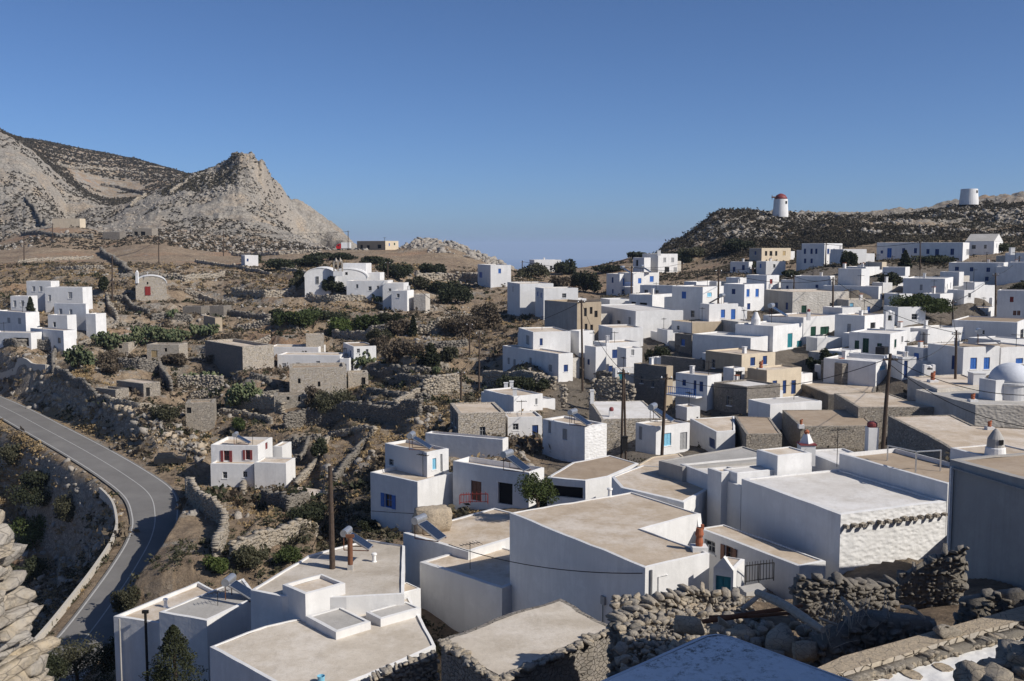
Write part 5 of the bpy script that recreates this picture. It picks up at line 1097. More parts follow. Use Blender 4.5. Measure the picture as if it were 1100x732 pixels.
WALLS = [
 ([(0,372),(18,374),(38,374),(60,381)], 1.7, 'dark field wall just below the left white houses', 'dark_stone'),
 ([(60,381),(57,391),(58,402)], 1.5, 'short wall turning down beside the round cactus clump at left', 'dark_stone'),
 ([(114,322),(117,335),(126,350)], 1.6, 'pale curved wall along the path right of the left white houses', 'loose_stone'),
 ([(126,350),(110,360),(85,372)], 1.0, 'pale lane wall dropping from the path curve to the cactus clump', 'loose_stone'),
 ([(117,323),(135,328),(160,339)], 1.6, 'dark shaded wall below the vaulted chapel yard', 'dark_stone'),
 ([(163,345),(185,346),(206,346)], 1.5, 'short dark wall above the big cactus stand', 'dark_stone'),
 ([(128,396),(150,398),(172,403),(184,421)], 2.1, 'dark wall bending down right of the slab-roofed field hut', 'dark_stone'),
 ([(192,417),(215,418),(240,417)], 2.3, 'grey terrace wall under right-hand cactus patch', 'loose_stone'),
 ([(243,440),(275,443),(304,448)], 2.0, 'grey terrace wall under the cactus and big olive shrub', 'loose_stone'),
 ([(306,463),(330,458),(360,456),(410,455),(452,450)], 2.6, 'long dark terrace wall crossing the middle of the valley', 'dark_stone'),
 ([(353,471),(378,469),(403,465)], .8, 'thin pale coping wall below the long dark terrace wall', 'loose_stone'),
 ([(415,414),(440,415),(462,414)], 1.4, 'lower of two dark walls left of the grey stone barn end', 'dark_stone'),
 ([(397,402),(430,403),(462,404)], 1.5, 'upper of two dark walls below the dry shrubs', 'dark_stone'),
 ([(358,363),(400,361),(440,359),(475,356)], 1.8, 'long sunlit pale retaining wall below the green thicket', 'loose_stone'),
 ([(330,323),(360,326),(400,323)], 1.5, 'grey garden wall directly below the monastery', 'loose_stone'),
 ([(447,301),(475,302),(500,302),(526,302)], 2.4, 'tall pale wall running to the square house with blue window', 'loose_stone'),
 ([(352,474),(345,484),(318,524)], 1.0, 'pale wall along the right of the narrow garden strip', 'loose_stone'),
 ([(331,478),(315,500),(298,522)], 1.0, 'dark wall along the left of the narrow garden strip', 'dark_stone'),
 ([(202,531),(207,541),(222,554),(234,560)], 2.2, 'curved retaining wall of the red shutter house yard above the road', 'loose_stone'),
 ([(234,560),(242,572),(232,600)], 1.8, 'tumbled wall end running down from the curved yard wall', 'loose_stone'),
 ([(262,515),(261,534)], 1.1, 'short low wall dividing the yard of the red shutter house', 'loose_stone'),
 ([(250,603),(272,592),(300,585),(342,582)], 1.6, 'rubble wall with bushes behind the pale foreground roofs', 'loose_stone'),
 ([(283,545),(310,552),(330,545)], 1.8, 'dark wall under the flat beige terrace in the valley centre', 'dark_stone'),
 ([(109,200),(125,203),(140,207),(156,211)], 2.4, 'distant wall slanting across the brown hillside', 'dark_stone'),
 ([(140,223),(148,217),(157,211)], 2.2, 'distant pale wall climbing to meet the slanting hillside wall', 'loose_stone'),
 ([(183,212),(192,203),(201,197)], 2.4, 'distant pale wall climbing to the saddle beside the rocky cone', 'loose_stone'),
 ([(28.5,218),(38,229),(50,243)], 2.6, 'dark wall descending the pale rocky slope at far left', 'dark_stone'),
 ([(109,271),(120,280),(127,286),(140,297)], 1.8, 'dark winding wall above the vaulted chapel', 'dark_stone'),
 ([(62,178),(95,181),(125,184),(155,188)], 2.0, 'faint horizontal wall high on the back hill', 'loose_stone'),
 ([(24,253),(60,256),(100,258)], 1.6, 'dark low wall along foot of the far left hill', 'dark_stone'),
 ([(250,275),(300,274),(345,272)], 1.4, 'low wall along the track under the rocky cone', 'loose_stone'),
 ([(425,441),(440,432),(455,424)], 1.6, 'sunlit grey wall end in the dry field left of the village', 'loose_stone'),
 ([(640,409),(656,411),(678,410)], 1.6, 'crumbling dark wall below the white house with teal gate', 'dark_stone'),
 ([(230,372),(262,378),(290,370)], 1.3, 'broken wall along the valley path right of the cactus stand', 'loose_stone'),
 ([(170,300),(200,304),(240,298)], 1.6, 'broken wall on outcrop behind the vaulted chapel', 'loose_stone'),
 ([(250,318),(285,322),(318,316)], 1.8, 'ruined wall among rocks left of the monastery', 'loose_stone'),
 ([(290,345),(260,342),(232,338)], 1.5, 'dry wall left of the green thicket', 'dark_stone'),
 ([(60,405),(90,418),(118,440)], 1.5, 'dark broken wall on top of the road cutting', 'dark_stone')]
for px, h, lab, m in WALLS:
    P = drape(px); far = P[0].y; pile_wall('stone_wall', lab, P, h, .55 if far < 260 else 1.2, max(.25, far*.0023), m, jit=.2, ragged=.5)
EXTRA = [([(118,436),(150,441),(190,447)],'thin field wall in front of the slab-roofed field hut'),([(236,446),(262,450),(292,456)],'thin wall right of the hut with square window'),([(256,430),(285,428),(318,424)],'thin wall above the middle terrace cactus'),
 ([(395,425),(430,428),(462,432)],'thin wall in the dry field right of the long dark terrace wall'),([(398,440),(430,443),(468,446)],'low wall across the dry field before the square stone house'),([(270,408),(285,414),(296,420)],'short thin wall left of the long brown barn'),
 ([(150,362),(135,366),(118,368)],'thin wall along the lower edge of the big cactus stand'),([(255,355),(285,352),(312,350)],'thin wall between ochre hut and green thicket'),([(200,318),(216,322),(232,326)],'thin wall between vaulted chapel and roofless pens'),
 ([(130,300),(150,298),(170,296)],'thin wall above the vaulted chapel roof'),([(60,292),(85,290),(110,289)],'thin field wall above the left white houses'),([(20,283),(60,280),(100,278)],'long thin field wall high above the left white houses'),
 ([(210,282),(250,288),(290,296)],'thin wall on slope below the tiny white cabin'),([(340,300),(320,294),(300,290)],'thin wall beside the dark scrub left of the bell gable'),([(470,348),(490,344),(512,342)],'thin wall under the broad carob bush'),
 ([(455,380),(478,378),(502,376)],'thin wall below the bare brown thicket'),([(205,432),(222,426),(236,421)],'short wall climbing right of the hut with square window'),([(300,483),(322,478),(345,474)],'thin wall above the narrow garden strip'),([(380,492),(392,480),(400,470)],'thin sunlit wall climbing right of the narrow garden strip'),
 ([(360,520),(375,500),(385,488)],'dark wall on slope left of the open blue shutter house')]
for px, lab in EXTRA:
    P = drape(px); pile_wall('stone_wall', lab, P, 1.15, .5, max(.24, P[0].y*.0021), random.choice(['loose_stone', 'dark_stone']), jit=.2, ragged=.5)
# grey wall bits below the village houses and around yards
for px, h, lab in (([(455,428),(470,424),(492,422)], 3.0, 'grey rubble wall of a ruined barn left of the square stone house'), ([(520,412),(548,414),(575,416),(596,420)], 2.0, 'dark shaded wall under the large two-storey house at left end of village')):
    pile_wall('stone_wall', lab, drape(px), h, .6, .42, 'loose_stone')
P = [at(637,428,133), at(655,429,132), at(681,430,131)]
pile_wall('ruined_wall', 'high ragged ruin wall below the house with teal gate', P, 3.2, .7, .4, 'loose_stone', hs=[2.6,3.6,2.4], ragged=.9, drop=1.5)
for x, y0, y1, lab in ((603,430,412,'square rubble gate pillar at foot of the tall pole lane'),(634,436,419,'slim pale stone pillar right of the rubble gate pillar')):
    p = at(x, y0, 128); h_ = at(x, y1, 128).z-p.z; pile_wall('gate_pillar', lab, [p, p+Vector((.55,.1,0))], h_, .6, .34, 'loose_stone', cat='pillar', drop=1)
# concrete wall at the bend and the pale one along the upper road
def slab_wall(name, label, P, h, th, m, drop, cat):
    mb = MB()
    for a, b in zip(P, P[1:]):
        d = (b-a); L = d.xy.length; dd = Vector((d.x/L, d.y/L, 0)); n = Vector((-dd.y, dd.x, 0))
        v = [a-n*th/2-Z*drop, a+n*th/2-Z*drop, b+n*th/2-Z*drop, b-n*th/2-Z*drop, a-n*th/2+Z*h, a+n*th/2+Z*h, b+n*th/2+Z*h, b-n*th/2+Z*h]
        mb.add(v, [(0,3,2,1),(4,7,6,5),(0,4,5,1),(1,5,6,2),(2,6,7,3),(3,7,4,0)], m)
    o = mb.build(name, loc=P[0]); return tag(o, label, cat)
off = []
dd_ = (LE-RE)/np.linalg.norm(LE-RE, axis=1)[:, None]
k0, k1 = int(len(LE)*.37), int(len(LE)*.96)
P = [Vector(LE[k]+dd_[k]*1.35) for k in range(k0, k1, 2)]
slab_wall('roadside_wall', 'low pale concrete wall edging the outer side of the road bend', P, .22, .26, 'concrete_pale', 4.5, 'wall')
P = drape([(0,406),(30,400),(50,398),(64,399)], 1.5); slab_wall('roadside_wall', 'low pale curved wall above the road at left edge', P, .9, .35, 'concrete_pale', 1, 'wall')
# rock cutting above the road
C, SZ, AN = [], [], []
for _ in range(300):
    t = random.random(); x = 30+t*190; y = 428+t*62+random.uniform(-14, 12)-10*math.sin(t*3)
    p = G(x, y); s_ = .14+.6*random.random()**2; C.append((p.x, p.y, p.z+s_*.15)); SZ.append((s_, s_*random.uniform(.6, 1), s_*random.uniform(.5, 1.0))); AN.append(random.uniform(0, 6.3))
V_, Fq = stones(C, SZ, AN, ROCK2, .16, .3); tag(rawmesh('rock_cutting', V_, Fq, ['boulder', 'slab_stone'], mi=np.repeat(RNG.random(len(C)) < .45, len(Fq)//len(C)).astype(int)), kind='stuff', label='broken rocks along the cutting above the road', cat='rocks')
# loose rocks on hills and valley
def scatter(n, ulo, uhi, ylo, yhi, test, smin, smax):
    out = []
    u = RNG.uniform(ulo, uhi, n*6); Y = np.exp(RNG.uniform(math.log(ylo), math.log(yhi), n*6)); x = u*Y
    ok = test(x, Y, u) & (RNG.random(n*6) < 1)
    # away from houses and the road
    fi = np.clip(((u-UU[0])/(UU[1]-UU[0])).astype(int), 0, NU-1); fj = np.clip(((np.log(Y)-LR[0])/(LR[1]-LR[0])).astype(int), 0, NR-1)
    ok &= ROADD[fi, fj] > .8
    for Nx, Ny, ax, ay, bx, by, lr, ll, zb in PADS:
        s_ = (x-Nx)*ax+(Y-Ny)*ay; t_ = (x-Nx)*bx+(Y-Ny)*by; ok &= ~((s_ > -.6) & (s_ < lr+.6) & (t_ > -.6) & (t_ < ll+.6))
    x, Y = x[ok][:n], Y[ok][:n]; z = hgt(x, Y); s_ = smin+(smax-smin)*RNG.random(len(x))**3
    return x, Y, z, s_
def scatter_rocks(label, *a):
    x, y, z, s_ = scatter(*a); n = len(x); SZ = np.stack([s_, s_*RNG.uniform(.6, 1, n), s_*RNG.uniform(.4, .9, n)], -1)
    V_, Fq = stones(np.stack([x, y, z+.1*s_], -1), SZ, RNG.uniform(0, 6.3, n), ROCK2, .15, .3)
    tag(rawmesh('loose_rocks', V_, Fq, ['boulder']), kind='stuff', label=label, cat='rocks')
nz = lambda x, y, s, k: fbm(x*s, y*s, 4, k)
scatter_rocks('loose stones strewn over the left valley terraces', 4200, -.6, .02, 95, 300, lambda x, y, u: nz(x, y, .05, 3) > .49, .10, .55)
scatter_rocks('broken rock on the right flank of the rocky peak', 4200, -.335, -.165, 545, 660, lambda x, y, u: nz(x, y, .04, 34) > .46, .22, .8)
scatter_rocks('pale boulders over the left hills and rocky cone', 7000, -.62, -.02, 400, 680, lambda x, y, u: nz(x, y, .02, 4) > .42, .25, .95)
scatter_rocks('grey boulders over the right windmill hill', 5200, .12, .62, 315, 400, lambda x, y, u: (nz(x, y, .05, 6) > .52) & (hgt(x, y) > 3), .2, .95)
scatter_rocks('boulders on the small rocky knoll above the sea', 600, -.10, .0, 370, 425, lambda x, y, u: nz(x, y, .05, 8) > .4, .4, 1.6)
# ------------------------------------------------------------------ plants
def leaves(C, size, jit=.5, flat=None):
    """leaf-sized quads: C centres (n,3), size (n,)"""
    n = len(C); a = RNG.normal(size=(n, 3)); a /= np.linalg.norm(a, axis=1, keepdims=True); b = np.cross(a, RNG.normal(size=(n, 3))); b /= np.linalg.norm(b, axis=1, keepdims=True)
    s_ = (size*(1+jit*RNG.uniform(-1, 1, n)))[:, None]; a = a*s_; b = b*s_*.55
    V_ = np.stack([C-a*.5-b*.25, C-b*.55+a*.05, C+a*.6, C+b*.55-a*.02], 1).reshape(-1, 3)
    return V_, np.arange(n*4).reshape(n, 4)
def lobes(rx, ry, rz, K, n, core=.35):
    """points spread on uneven clumps filling an ellipsoid that stands on z=0"""
    th = RNG.uniform(0, 2*math.pi, K); rr = np.sqrt(RNG.random(K))*.72; zz = RNG.uniform(.25, .8, K)
    c = np.stack([rr*np.cos(th)*rx, rr*np.sin(th)*ry, zz*rz*(1-.35*rr)], -1); r_ = RNG.uniform(.28, .5, K)
    k = RNG.integers(0, K, n); d = RNG.normal(size=(n, 3)); d /= np.linalg.norm(d, axis=1, keepdims=True); q = RNG.random(n)**.45
    P = c[k]+d*(q*r_[k])[:, None]*np.array([rx, ry, rz*.75]); P[:, 2] = np.abs(P[:, 2]); return P
TCOL = 'leaf_dark leaf_olive leaf_green leaf_dry leaf_bright'.split()
def shrub(label, x, yb, wpx, hpx, mat, Y=None, n=None, cat='shrub', name='shrub', group=None, K=None):
    p = G(x, yb) if Y is None else at(x, yb, Y)
    k = p.y/F; rx = wpx*k/2; rz = hpx*k; n = n or int(min(4200, 90*max(wpx*hpx, 60)**.55)); lf = max(.10, 2.3*k)
    P = lobes(rx, rx*.8, rz, K or max(5, int(4+wpx/5)), n); V_, Fq = leaves(P+np.array(p), np.full(n, lf))
    root = empty(name, p, label, cat, group); rawmesh('foliage', V_, Fq, [mat], root=root)
    mb = MB()
    for _ in range(6): a = random.uniform(0, 6.28); r_ = random.uniform(.2, .6); mb.tube([p+Vector((.05*math.cos(a), .05*math.sin(a), -.2)), p+Vector((r_*rx*.5*math.cos(a), r_*rx*.5*math.sin(a), rz*.35)), p+Vector((r_*rx*math.cos(a), r_*rx*math.sin(a), rz*.65))], [.03+.012*rz, .02+.008*rz, .01], 'pole_wood', 5)
    mb.build('stems', root); return root
def tree(label, x, yb, wpx, hpx, mat, Y=None, kind='tree', cone=False, n=None, trunk=.3):
    p = G(x, yb) if Y is None else at(x, yb, Y)
    k = p.y/F; rx = wpx*k/2; rz = hpx*k; n = n or int(min(9000, 120*max(wpx*hpx, 60)**.6)); lf = max(.09, 2.1*k)
    root = empty(kind, p, label, 'tree', None)
    if cone:
        t = RNG.random(n)**.8; th = RNG.uniform(0, 6.283, n); rad = rx*(1-t)**.75*(.45+.55*RNG.random(n)**.5)*(1+.34*np.sin(th*3+t*9)*np.sin(t*17+1)+.24*np.sin(th*7-t*31))
        P = np.stack([rad*np.cos(th), rad*np.sin(th), .04*rz+t*rz*.98], -1)
    else:
        P = lobes(rx, rx*.85, rz*(1-trunk*.6), max(8, int(6+wpx/4)), n); P[:, 2] += rz*trunk*.6
    V_, Fq = leaves(P+np.array(p), np.full(n, lf)); rawmesh('crown', V_, Fq, [mat], root=root)
    mb = MB(); r0 = .05*rz*.5+.06; mb.tube([p-Z*.4, p+Z*rz*.25+Vector((.04*rx,0,0)), p+Z*rz*(.9 if cone else .6)], [r0, r0*.75, r0*.25], 'pole_wood', 8)
    if not cone:
        for _ in range(5): a = random.uniform(0, 6.28); s0 = p+Z*rz*random.uniform(.2, .4); mb.tube([s0, s0+Vector((math.cos(a)*rx*.3, math.sin(a)*rx*.3, rz*.2)), s0+Vector((math.cos(a)*rx*.65, math.sin(a)*rx*.6, rz*.33))], [r0*.5, r0*.35, r0*.12], 'pole_wood', 6)
    mb.build('trunk', root); return root
def cactus(label, x, yb, wpx, hpx, n=None):
    p = G(x, yb); k = p.y/F; rx = wpx*k/2; rz = hpx*k; root = empty('prickly_pear', p, label, 'cactus', 'prickly pear stands in the valley')
    n = n or int(min(900, wpx*hpx*.42+60)); P = lobes(rx, rx*.7, rz, max(6, int(wpx/4)), n, .2)
    m = 8; t = np.linspace(0, 2*math.pi, m, endpoint=False); s_ = RNG.uniform(.26, .46, n)*max(1, k*6)
    a = RNG.normal(size=(n, 3)); a[:, 2] = np.abs(a[:, 2])+.9; a /= np.linalg.norm(a, axis=1, keepdims=True); b = np.cross(a, RNG.normal(size=(n, 3))); b /= np.linalg.norm(b, axis=1, keepdims=True); c = np.cross(a, b)
    ring = (a[:, None]*np.cos(t)[None, :, None]+b[:, None]*(np.sin(t)*.68)[None, :, None])*s_[:, None, None]
    V_ = (np.concatenate([ring*.92+c[:, None]*.05, ring*.92-c[:, None]*.05], 1)+P[:, None]+np.array(p)).reshape(-1, 3)
    tri = [(0,1,2,3),(0,3,4,7),(4,5,6,7)]; f_ = tri+[tuple(8+v for v in q[::-1]) for q in tri]+[(i, i+8, (i+1) % 8+8, (i+1) % 8) for i in range(8)]
    Fq = (np.array(f_)[None]+(np.arange(n)*16)[:, None, None]).reshape(-1, 4)
    rawmesh('foliage', V_, Fq, ['leaf_cactus'], root=root); return root  # this foliage part is the cactus pads, joined in one mesh
SHR = [
 (310,352,40,17,'leaf_green','green bush at left end of the thicket below the monastery'),(336,357,44,22,'leaf_green','bright green bush second from left in the thicket'),
 (366,361,44,24,'leaf_bright','largest bright green bush in the middle of the thicket'),(394,360,40,20,'leaf_green','green bush in the thicket right of its largest bush'),(420,353,36,20,'leaf_dark','dark bush at upper right of the thicket'),
 (350,345,60,12,'leaf_dark','wide dark bush along the top of the thicket'),(298,341,24,10,'leaf_dark','small dark bush left above the thicket'),
 (408,367,28,18,'leaf_olive','round olive bush hanging over the pale retaining wall'),(430,361,30,18,'leaf_dry','brown dry bush right of the round olive bush'),
 (318,312,22,14,'leaf_olive','grey-green bush at left front of the monastery'),(357,314,24,18,'leaf_dark','round dark tree-like bush before the monastery facade'),(322,306,16,14,'leaf_dark','dark bush left of the vaulted monastery church'),
 (300,290,40,13,'leaf_dark','dark scrub patch above left of monastery'),(332,287,36,13,'leaf_dark','dark scrub patch above the monastery left of the bell gable'),(268,284,34,10,'leaf_dark','dark scrub patch left beyond the tiny cabin'),
 (425,300,40,20,'leaf_dark','big dark bush right behind the monastery'),(448,312,26,14,'leaf_olive','grey-green bush right of the monastery'),(462,296,36,13,'leaf_dark','dark bush on slope above the tall pale wall'),(405,285,34,10,'leaf_dark','dark bush on slope behind the monastery block'),
 (358,279,50,8,'leaf_dark','long low dark scrub under the ridge road'),
 (490,327,42,24,'leaf_dark','broad dark carob bush between monastery and village'),(470,318,26,14,'leaf_dark','dark bush touching the left of the broad carob'),
 (500,357,60,26,'leaf_dry','wide bare brown thicket left of the village'),(525,352,44,26,'leaf_dry','bare brown thicket against the village edge'),
 (428,394,36,24,'leaf_dry','brown dry shrub right of the little white house'),(461,397,28,28,'leaf_dark','round dark green bush right of the brown dry shrubs'),(408,385,22,20,'leaf_dry','brown dry shrub touching the little white house'),(482,393,20,18,'leaf_olive','olive bush right of the round dark green bush'),(446,384,26,20,'leaf_dry','brown dry shrub behind the round dark green bush'),
 (357,447,62,34,'leaf_olive','big olive-brown shrub overhanging the long dark terrace wall'),(337,438,40,24,'leaf_dry','brown shrub left of the big olive-brown shrub'),
 (126,392,44,17,'leaf_dry','low dry brown shrub left below ruined hut doorway'),(185,392,34,14,'leaf_dry','low dry brown shrub below right of ruined hut doorway'),(230,392,26,12,'leaf_dry','dry brown shrub at foot of dark barn wall'),(245,373,46,18,'leaf_dry','brown shrub between stone barn and ochre hut'),
 (180,456,32,22,'leaf_olive','grey-green shrub left of the hut with square window'),(116,403,30,10,'leaf_dry','dry grey shrub above the slab-roofed field hut'),(165,416,30,9,'leaf_dry','dry grey shrub in front of the slab-roofed field hut'),
 (258,462,22,12,'leaf_green','green shrub in front of the grey terrace wall'),(345,490,24,20,'leaf_dark','dark shrub behind the red shutter house annex'),(330,560,50,22,'leaf_dark','dark shrub in the gully under the garden strip'),
 (270,612,46,22,'leaf_olive','olive shrub in front of the rubble wall behind pale roofs'),(230,616,34,20,'leaf_bright','bright green shrub at left of the rubble wall behind pale roofs'),(312,604,36,16,'leaf_green','green shrub close behind the pale roof with the pole'),(395,572,30,14,'leaf_dark','dark shrub left of the open blue shutter house'),
 (45,548,70,34,'leaf_dark','large dark bush on the slope inside the road bend'),(32,588,60,38,'leaf_green','dense green bush low in the gully behind the near stones'),(44,522,50,18,'leaf_dark','dark bush highest on the slope inside the bend'),(16,506,36,24,'leaf_olive','olive bush by the dry grass inside the bend'),(75,565,46,30,'leaf_olive','olive bush beside the shaded road wall'),(30,628,60,30,'leaf_dark','dark bush beside the near rough stones at left'),
 (575,300,44,16,'leaf_olive','grey-green bush in front of the saddle box house'),(606,296,34,18,'leaf_dark','dark bush right of the saddle box house'),(628,315,40,26,'leaf_dark','tall dark bush left of the blue balcony door house'),(604,312,30,18,'leaf_dry','brown bush left of the tall dark bush on the ridge'),
 (650,293,40,9,'leaf_dark','low dark scrub on ridge left of the villa'),(690,278,36,9,'leaf_dark','low dark scrub on ridge behind the villa'),
 (704,390,32,24,'leaf_dark','dark bush under the wide bright white house'),(554,420,40,18,'leaf_dark','dark bush below left end of the large two-storey house'),(580,421,34,15,'leaf_dark','dark bush below right end of the large two-storey house'),
 (888,407,24,26,'leaf_dark','dark bush in the walled yard below green windows'),(872,398,18,14,'leaf_dark','small dark bush by the whitewashed yard corner'),(812,293,22,13,'leaf_dark','dark bush below ochre house among white terraces'),(956,314,32,19,'leaf_dark','dark bush right of the white cube house'),
 (1070,272,34,12,'leaf_dark','dark bush under the gabled storehouse'),(1095,316,30,14,'leaf_olive','olive bush by the right edge above the red window house'),(1000,283,50,8,'leaf_dark','low dark hedge in front of the long low building'),(800,331,14,8,'leaf_dark','dark bush at foot of two tall blue shutters'),
 (730,283,30,12,'leaf_dark','dark bush right of the villa at hill foot'),(745,278,40,12,'leaf_olive','olive bush at hill foot right of the villa'),(790,272,44,14,'leaf_dark','dark scrub left of the ochre plastered house'),(850,300,26,10,'leaf_dark','dark bush below the tall two-storey block'),(585,546,24,20,'leaf_dark','dark shrub left of the citrus tree')]
for x, yb, w_, h_, m, lab in SHR: shrub(lab, x, yb, w_, h_, m)
for x, yb, w_, h_, lab in ((120,377,46,20,'leftmost clump of the big cactus stand'),(155,372,44,22,'second clump from left of the big cactus stand'),(190,370,44,20,'third clump from left in the big cactus stand'),(218,366,36,16,'right end clump of the big cactus stand'),
   (85,395,38,26,'round cactus clump right of the low wide white house'),(265,437,50,30,'cactus clump above the middle terrace wall'),(220,414,42,16,'cactus patch above the grey terrace wall at left'),(185,344,26,8,'low cactus row above the big cactus stand'),(330,401,18,8,'small cactus clump by the valley long house'),(388,398,36,18,'cactus clump in front of the little white house'),(412,328,34,9,'cactus patch in front of the monastery'),(468,404,14,10,'small cactus right of the round dark green bush')): cactus(lab, x, yb, w_, h_)
tree('dark pointed conifer beside blue-shaded house at the bottom edge', 188, 748, 66, 80, 'leaf_dark', 56, 'conifer', True, 9000)
tree('slim dark cypress beside the round dark bush in valley', 444, 362, 9, 22, 'leaf_dark', None, 'cypress', True)
tree('dark cypress between the left white houses', 33, 337, 8, 17, 'leaf_dark', 206, 'cypress', True)
tree('small dark tree by the path above left white houses', 112, 316, 14, 20, 'leaf_dark')
tree('yellow-green citrus tree in front of white garage', 577, 552, 52, 48, 'leaf_green', 70, 'citrus_tree', n=5200)
tree('large green village tree by the cables at right', 988, 340, 66, 25, 'leaf_green', 158)
tree('round dark tree in front of the pale house under the hill', 911, 290, 18, 22, 'leaf_dark', 232)
tree('small star-shaped pine before the long low building', 972, 289, 13, 19, 'leaf_dark', 228, 'pine_tree', True)
for x, yb, w_, h_, Y, m, lab in ((82,742,78,66,70,'leaf_olive','grey-green leafless-looking tree covering the road at bottom left'),(128,735,52,64,67,'leaf_dark','dark tree between the road and blue-shaded house'),(138,664,36,38,76,'leaf_olive','small grey-green tree at the road edge above blue-shaded house'),(52,738,50,40,64,'leaf_dark','dark low tree beside the near stones at bottom left'),(180,742,34,34,62,'leaf_green','leafy tree at foot of the blue-shaded wall')):
    tree(lab, x, yb, w_, h_, m, Y, n=5200)
# low scrub as ground cover
def scrub(label, n, ulo, uhi, ylo, yhi, test, smin, smax, per, mat):
    x, y, z, s_ = scatter(n, ulo, uhi, ylo, yhi, test, smin, smax); n = len(x)
    C = np.stack([x, y, z], -1)[:, None]+np.abs(RNG.normal(0, .45, (n, per, 3)))*np.array([1,1,.75])*s_[:, None, None]*np.where(RNG.random((n, per, 3)) < .5, -1, 1)*np.array([1,1,0])+np.abs(RNG.normal(0, .35, (n, per, 1)))*s_[:, None, None]*np.array([0,0,1])
    V_, Fq = leaves(C.reshape(-1, 3), np.repeat(np.maximum(s_*.5, y*.0016), per)); tag(rawmesh('scrub', V_, Fq, [mat]), kind='stuff', label=label, cat='scrub')
scrub('low dry scrub over the left valley', 6500, -.62, .03, 85, 330, lambda x, y, u: nz(x, y, .06, 12) > .46, .25, 1.1, 16, 'leaf_scrub')
scrub('dark low scrub over the left hills', 9500, -.64, -.02, 400, 690, lambda x, y, u: nz(x, y, .02, 14) > .52, .35, 1.25, 10, 'leaf_heath')
scrub('brown scrub covering the far back hill', 22000, -.64, -.22, 690, 1050, lambda x, y, u: (nz(x, y, .012, 14) > .38), .7, 1.7, 8, 'leaf_heath')
scrub('brown scrub on the shoulder left of the rocky peak', 2600, -.345, -.268, 575, 700, lambda x, y, u: nz(x, y, .03, 24) > .38, .6, 1.7, 10, 'leaf_scrub')
scrub('brown dry bushes between the valley walls', 1500, -.62, .03, 100, 320, lambda x, y, u: nz(x, y, .04, 19) > .52, .4, 1.5, 34, 'leaf_dry')
scrub('brown scrub over the windmill hill', 8000, .08, .7, 300, 400, lambda x, y, u: (nz(x, y, .05, 25) > .42) & (hgt(x, y) > -3), .4, 1.3, 12, 'leaf_scrub')
scrub('dark scrub over the windmill hill', 9000, .08, .7, 300, 400, lambda x, y, u: (nz(x, y, .04, 15) > .40) & (hgt(x, y) > -3), .5, 1.8, 14, 'leaf_heath')
scrub('dark low bushes on the valley terraces', 900, -.62, .03, 100, 320, lambda x, y, u: nz(x, y, .045, 27) > .53, .4, 1.4, 30, 'leaf_dark')
scrub('dark scrub along the foot of the windmill hill', 4200, .09, .7, 232, 345, lambda x, y, u: nz(x, y, .05, 31) > .50, .35, 1.1, 14, 'leaf_scrub')
scrub('straw coloured dry grass over the valley', 5200, -.62, .03, 85, 330, lambda x, y, u: nz(x, y, .05, 37) > .50, .25, .8, 16, 'leaf_straw')
scrub('tall dry grass beside the upper road', 1500, -.56, -.42, 140, 178, lambda x, y, u: nz(x, y, .05, 38) > .30, .3, .8, 18, 'leaf_straw')
scrub('dry weeds in the village yards', 2500, 0, .6, 60, 300, lambda x, y, u: nz(x, y, .1, 16) > .5, .2, .7, 12, 'leaf_scrub')
scrub('weeds and brambles on the near slope', 1500, -.55, .0, 50, 100, lambda x, y, u: nz(x, y, .1, 18) > .42, .25, .8, 24, 'leaf_olive')
# ------------------------------------------------------------------ poles and cables
POLES = {}
def pole(key, label, xb, yb, xt, yt, Y, w_=.24, arm=True):
    a = at(xb, yb, Y); b = at(xt, yt, Y); root = empty('utility_pole', a, label, 'utility pole', 'wooden utility poles'); mb = MB()
    mb.tube([a-Z*1.5, a.lerp(b, .5), b], [w_*.62, w_*.55, w_*.42], 'pole_wood', 10); mb.build('pole', root)
    if arm:
        mb = MB(); c = b-Z*.45; mb.bar(c-Vector((.55,.05,0)), c+Vector((.55,-.05,0)), .1, 'pole_wood'); mb.build('crossarm', root)
        for s in (-.45, 0, .45): g = MB(); g.lathe(c+Vector((s,0,.05)), [(.05,0),(.07,.08),(.03,.2)], 'galvanised', 8); g.build('insulator', root)
    POLES[key] = b-Z*.3; return root
pole('n', 'thick bare wooden pole rising from the pale roofs in the foreground', 357.5, 622, 354.5, 501, 60, .30, False)
pole('a', 'tall leaning pole with fuse box behind the tall white chimney', 947.5, 484, 956.5, 380, 73, .26)
pole('b', 'tall pole behind the half-open pale shutter', 710.5, 487, 716, 402, 92, .26)
dbl = pole('c', 'double pole carrying a transformer box', 667.5, 491, 669.5, 396, 90, .2); mb = MB(); a = at(672.5, 490, 90.2); b = at(670.2, 398, 90.2); mb.tube([a-Z, b], .1, 'pole_wood', 8); mb.build('second_pole', dbl)
mb = MB(); c = at(671, 477, 89.6); mb.box(c, Vector((.24,0,0)), Vector((0,.2,0)), Z*.62, 'iron'); mb.box(c+Z*.66, Vector((.28,0,0)), Vector((0,.24,0)), Z*.04, 'iron'); mb.build('transformer_box', dbl)
pole('d', 'tall thin pole between the two groups of white houses in the centre', 626, 422, 624.5, 322, 144, .28)
pole('e', 'pole before the cables right of the green shutters', 1026.5, 402, 1027.5, 355, 118, .26)
pole('f', 'pole beside the large village tree', 1023.5, 350, 1023.5, 322, 157, .24)
pole('g', 'pole before the house with single red window', 1069.5, 335, 1069.5, 293, 173, .26)
pole('h', 'pole at right edge below the gabled storehouse', 1095, 299, 1095, 275, 215, .26)
pole('i', 'pole before the long low building', 988.5, 288, 988.5, 259, 226, .26)
pole('j', 'pole before the tall two-storey block', 886.5, 292, 887.5, 261, 235, .26)
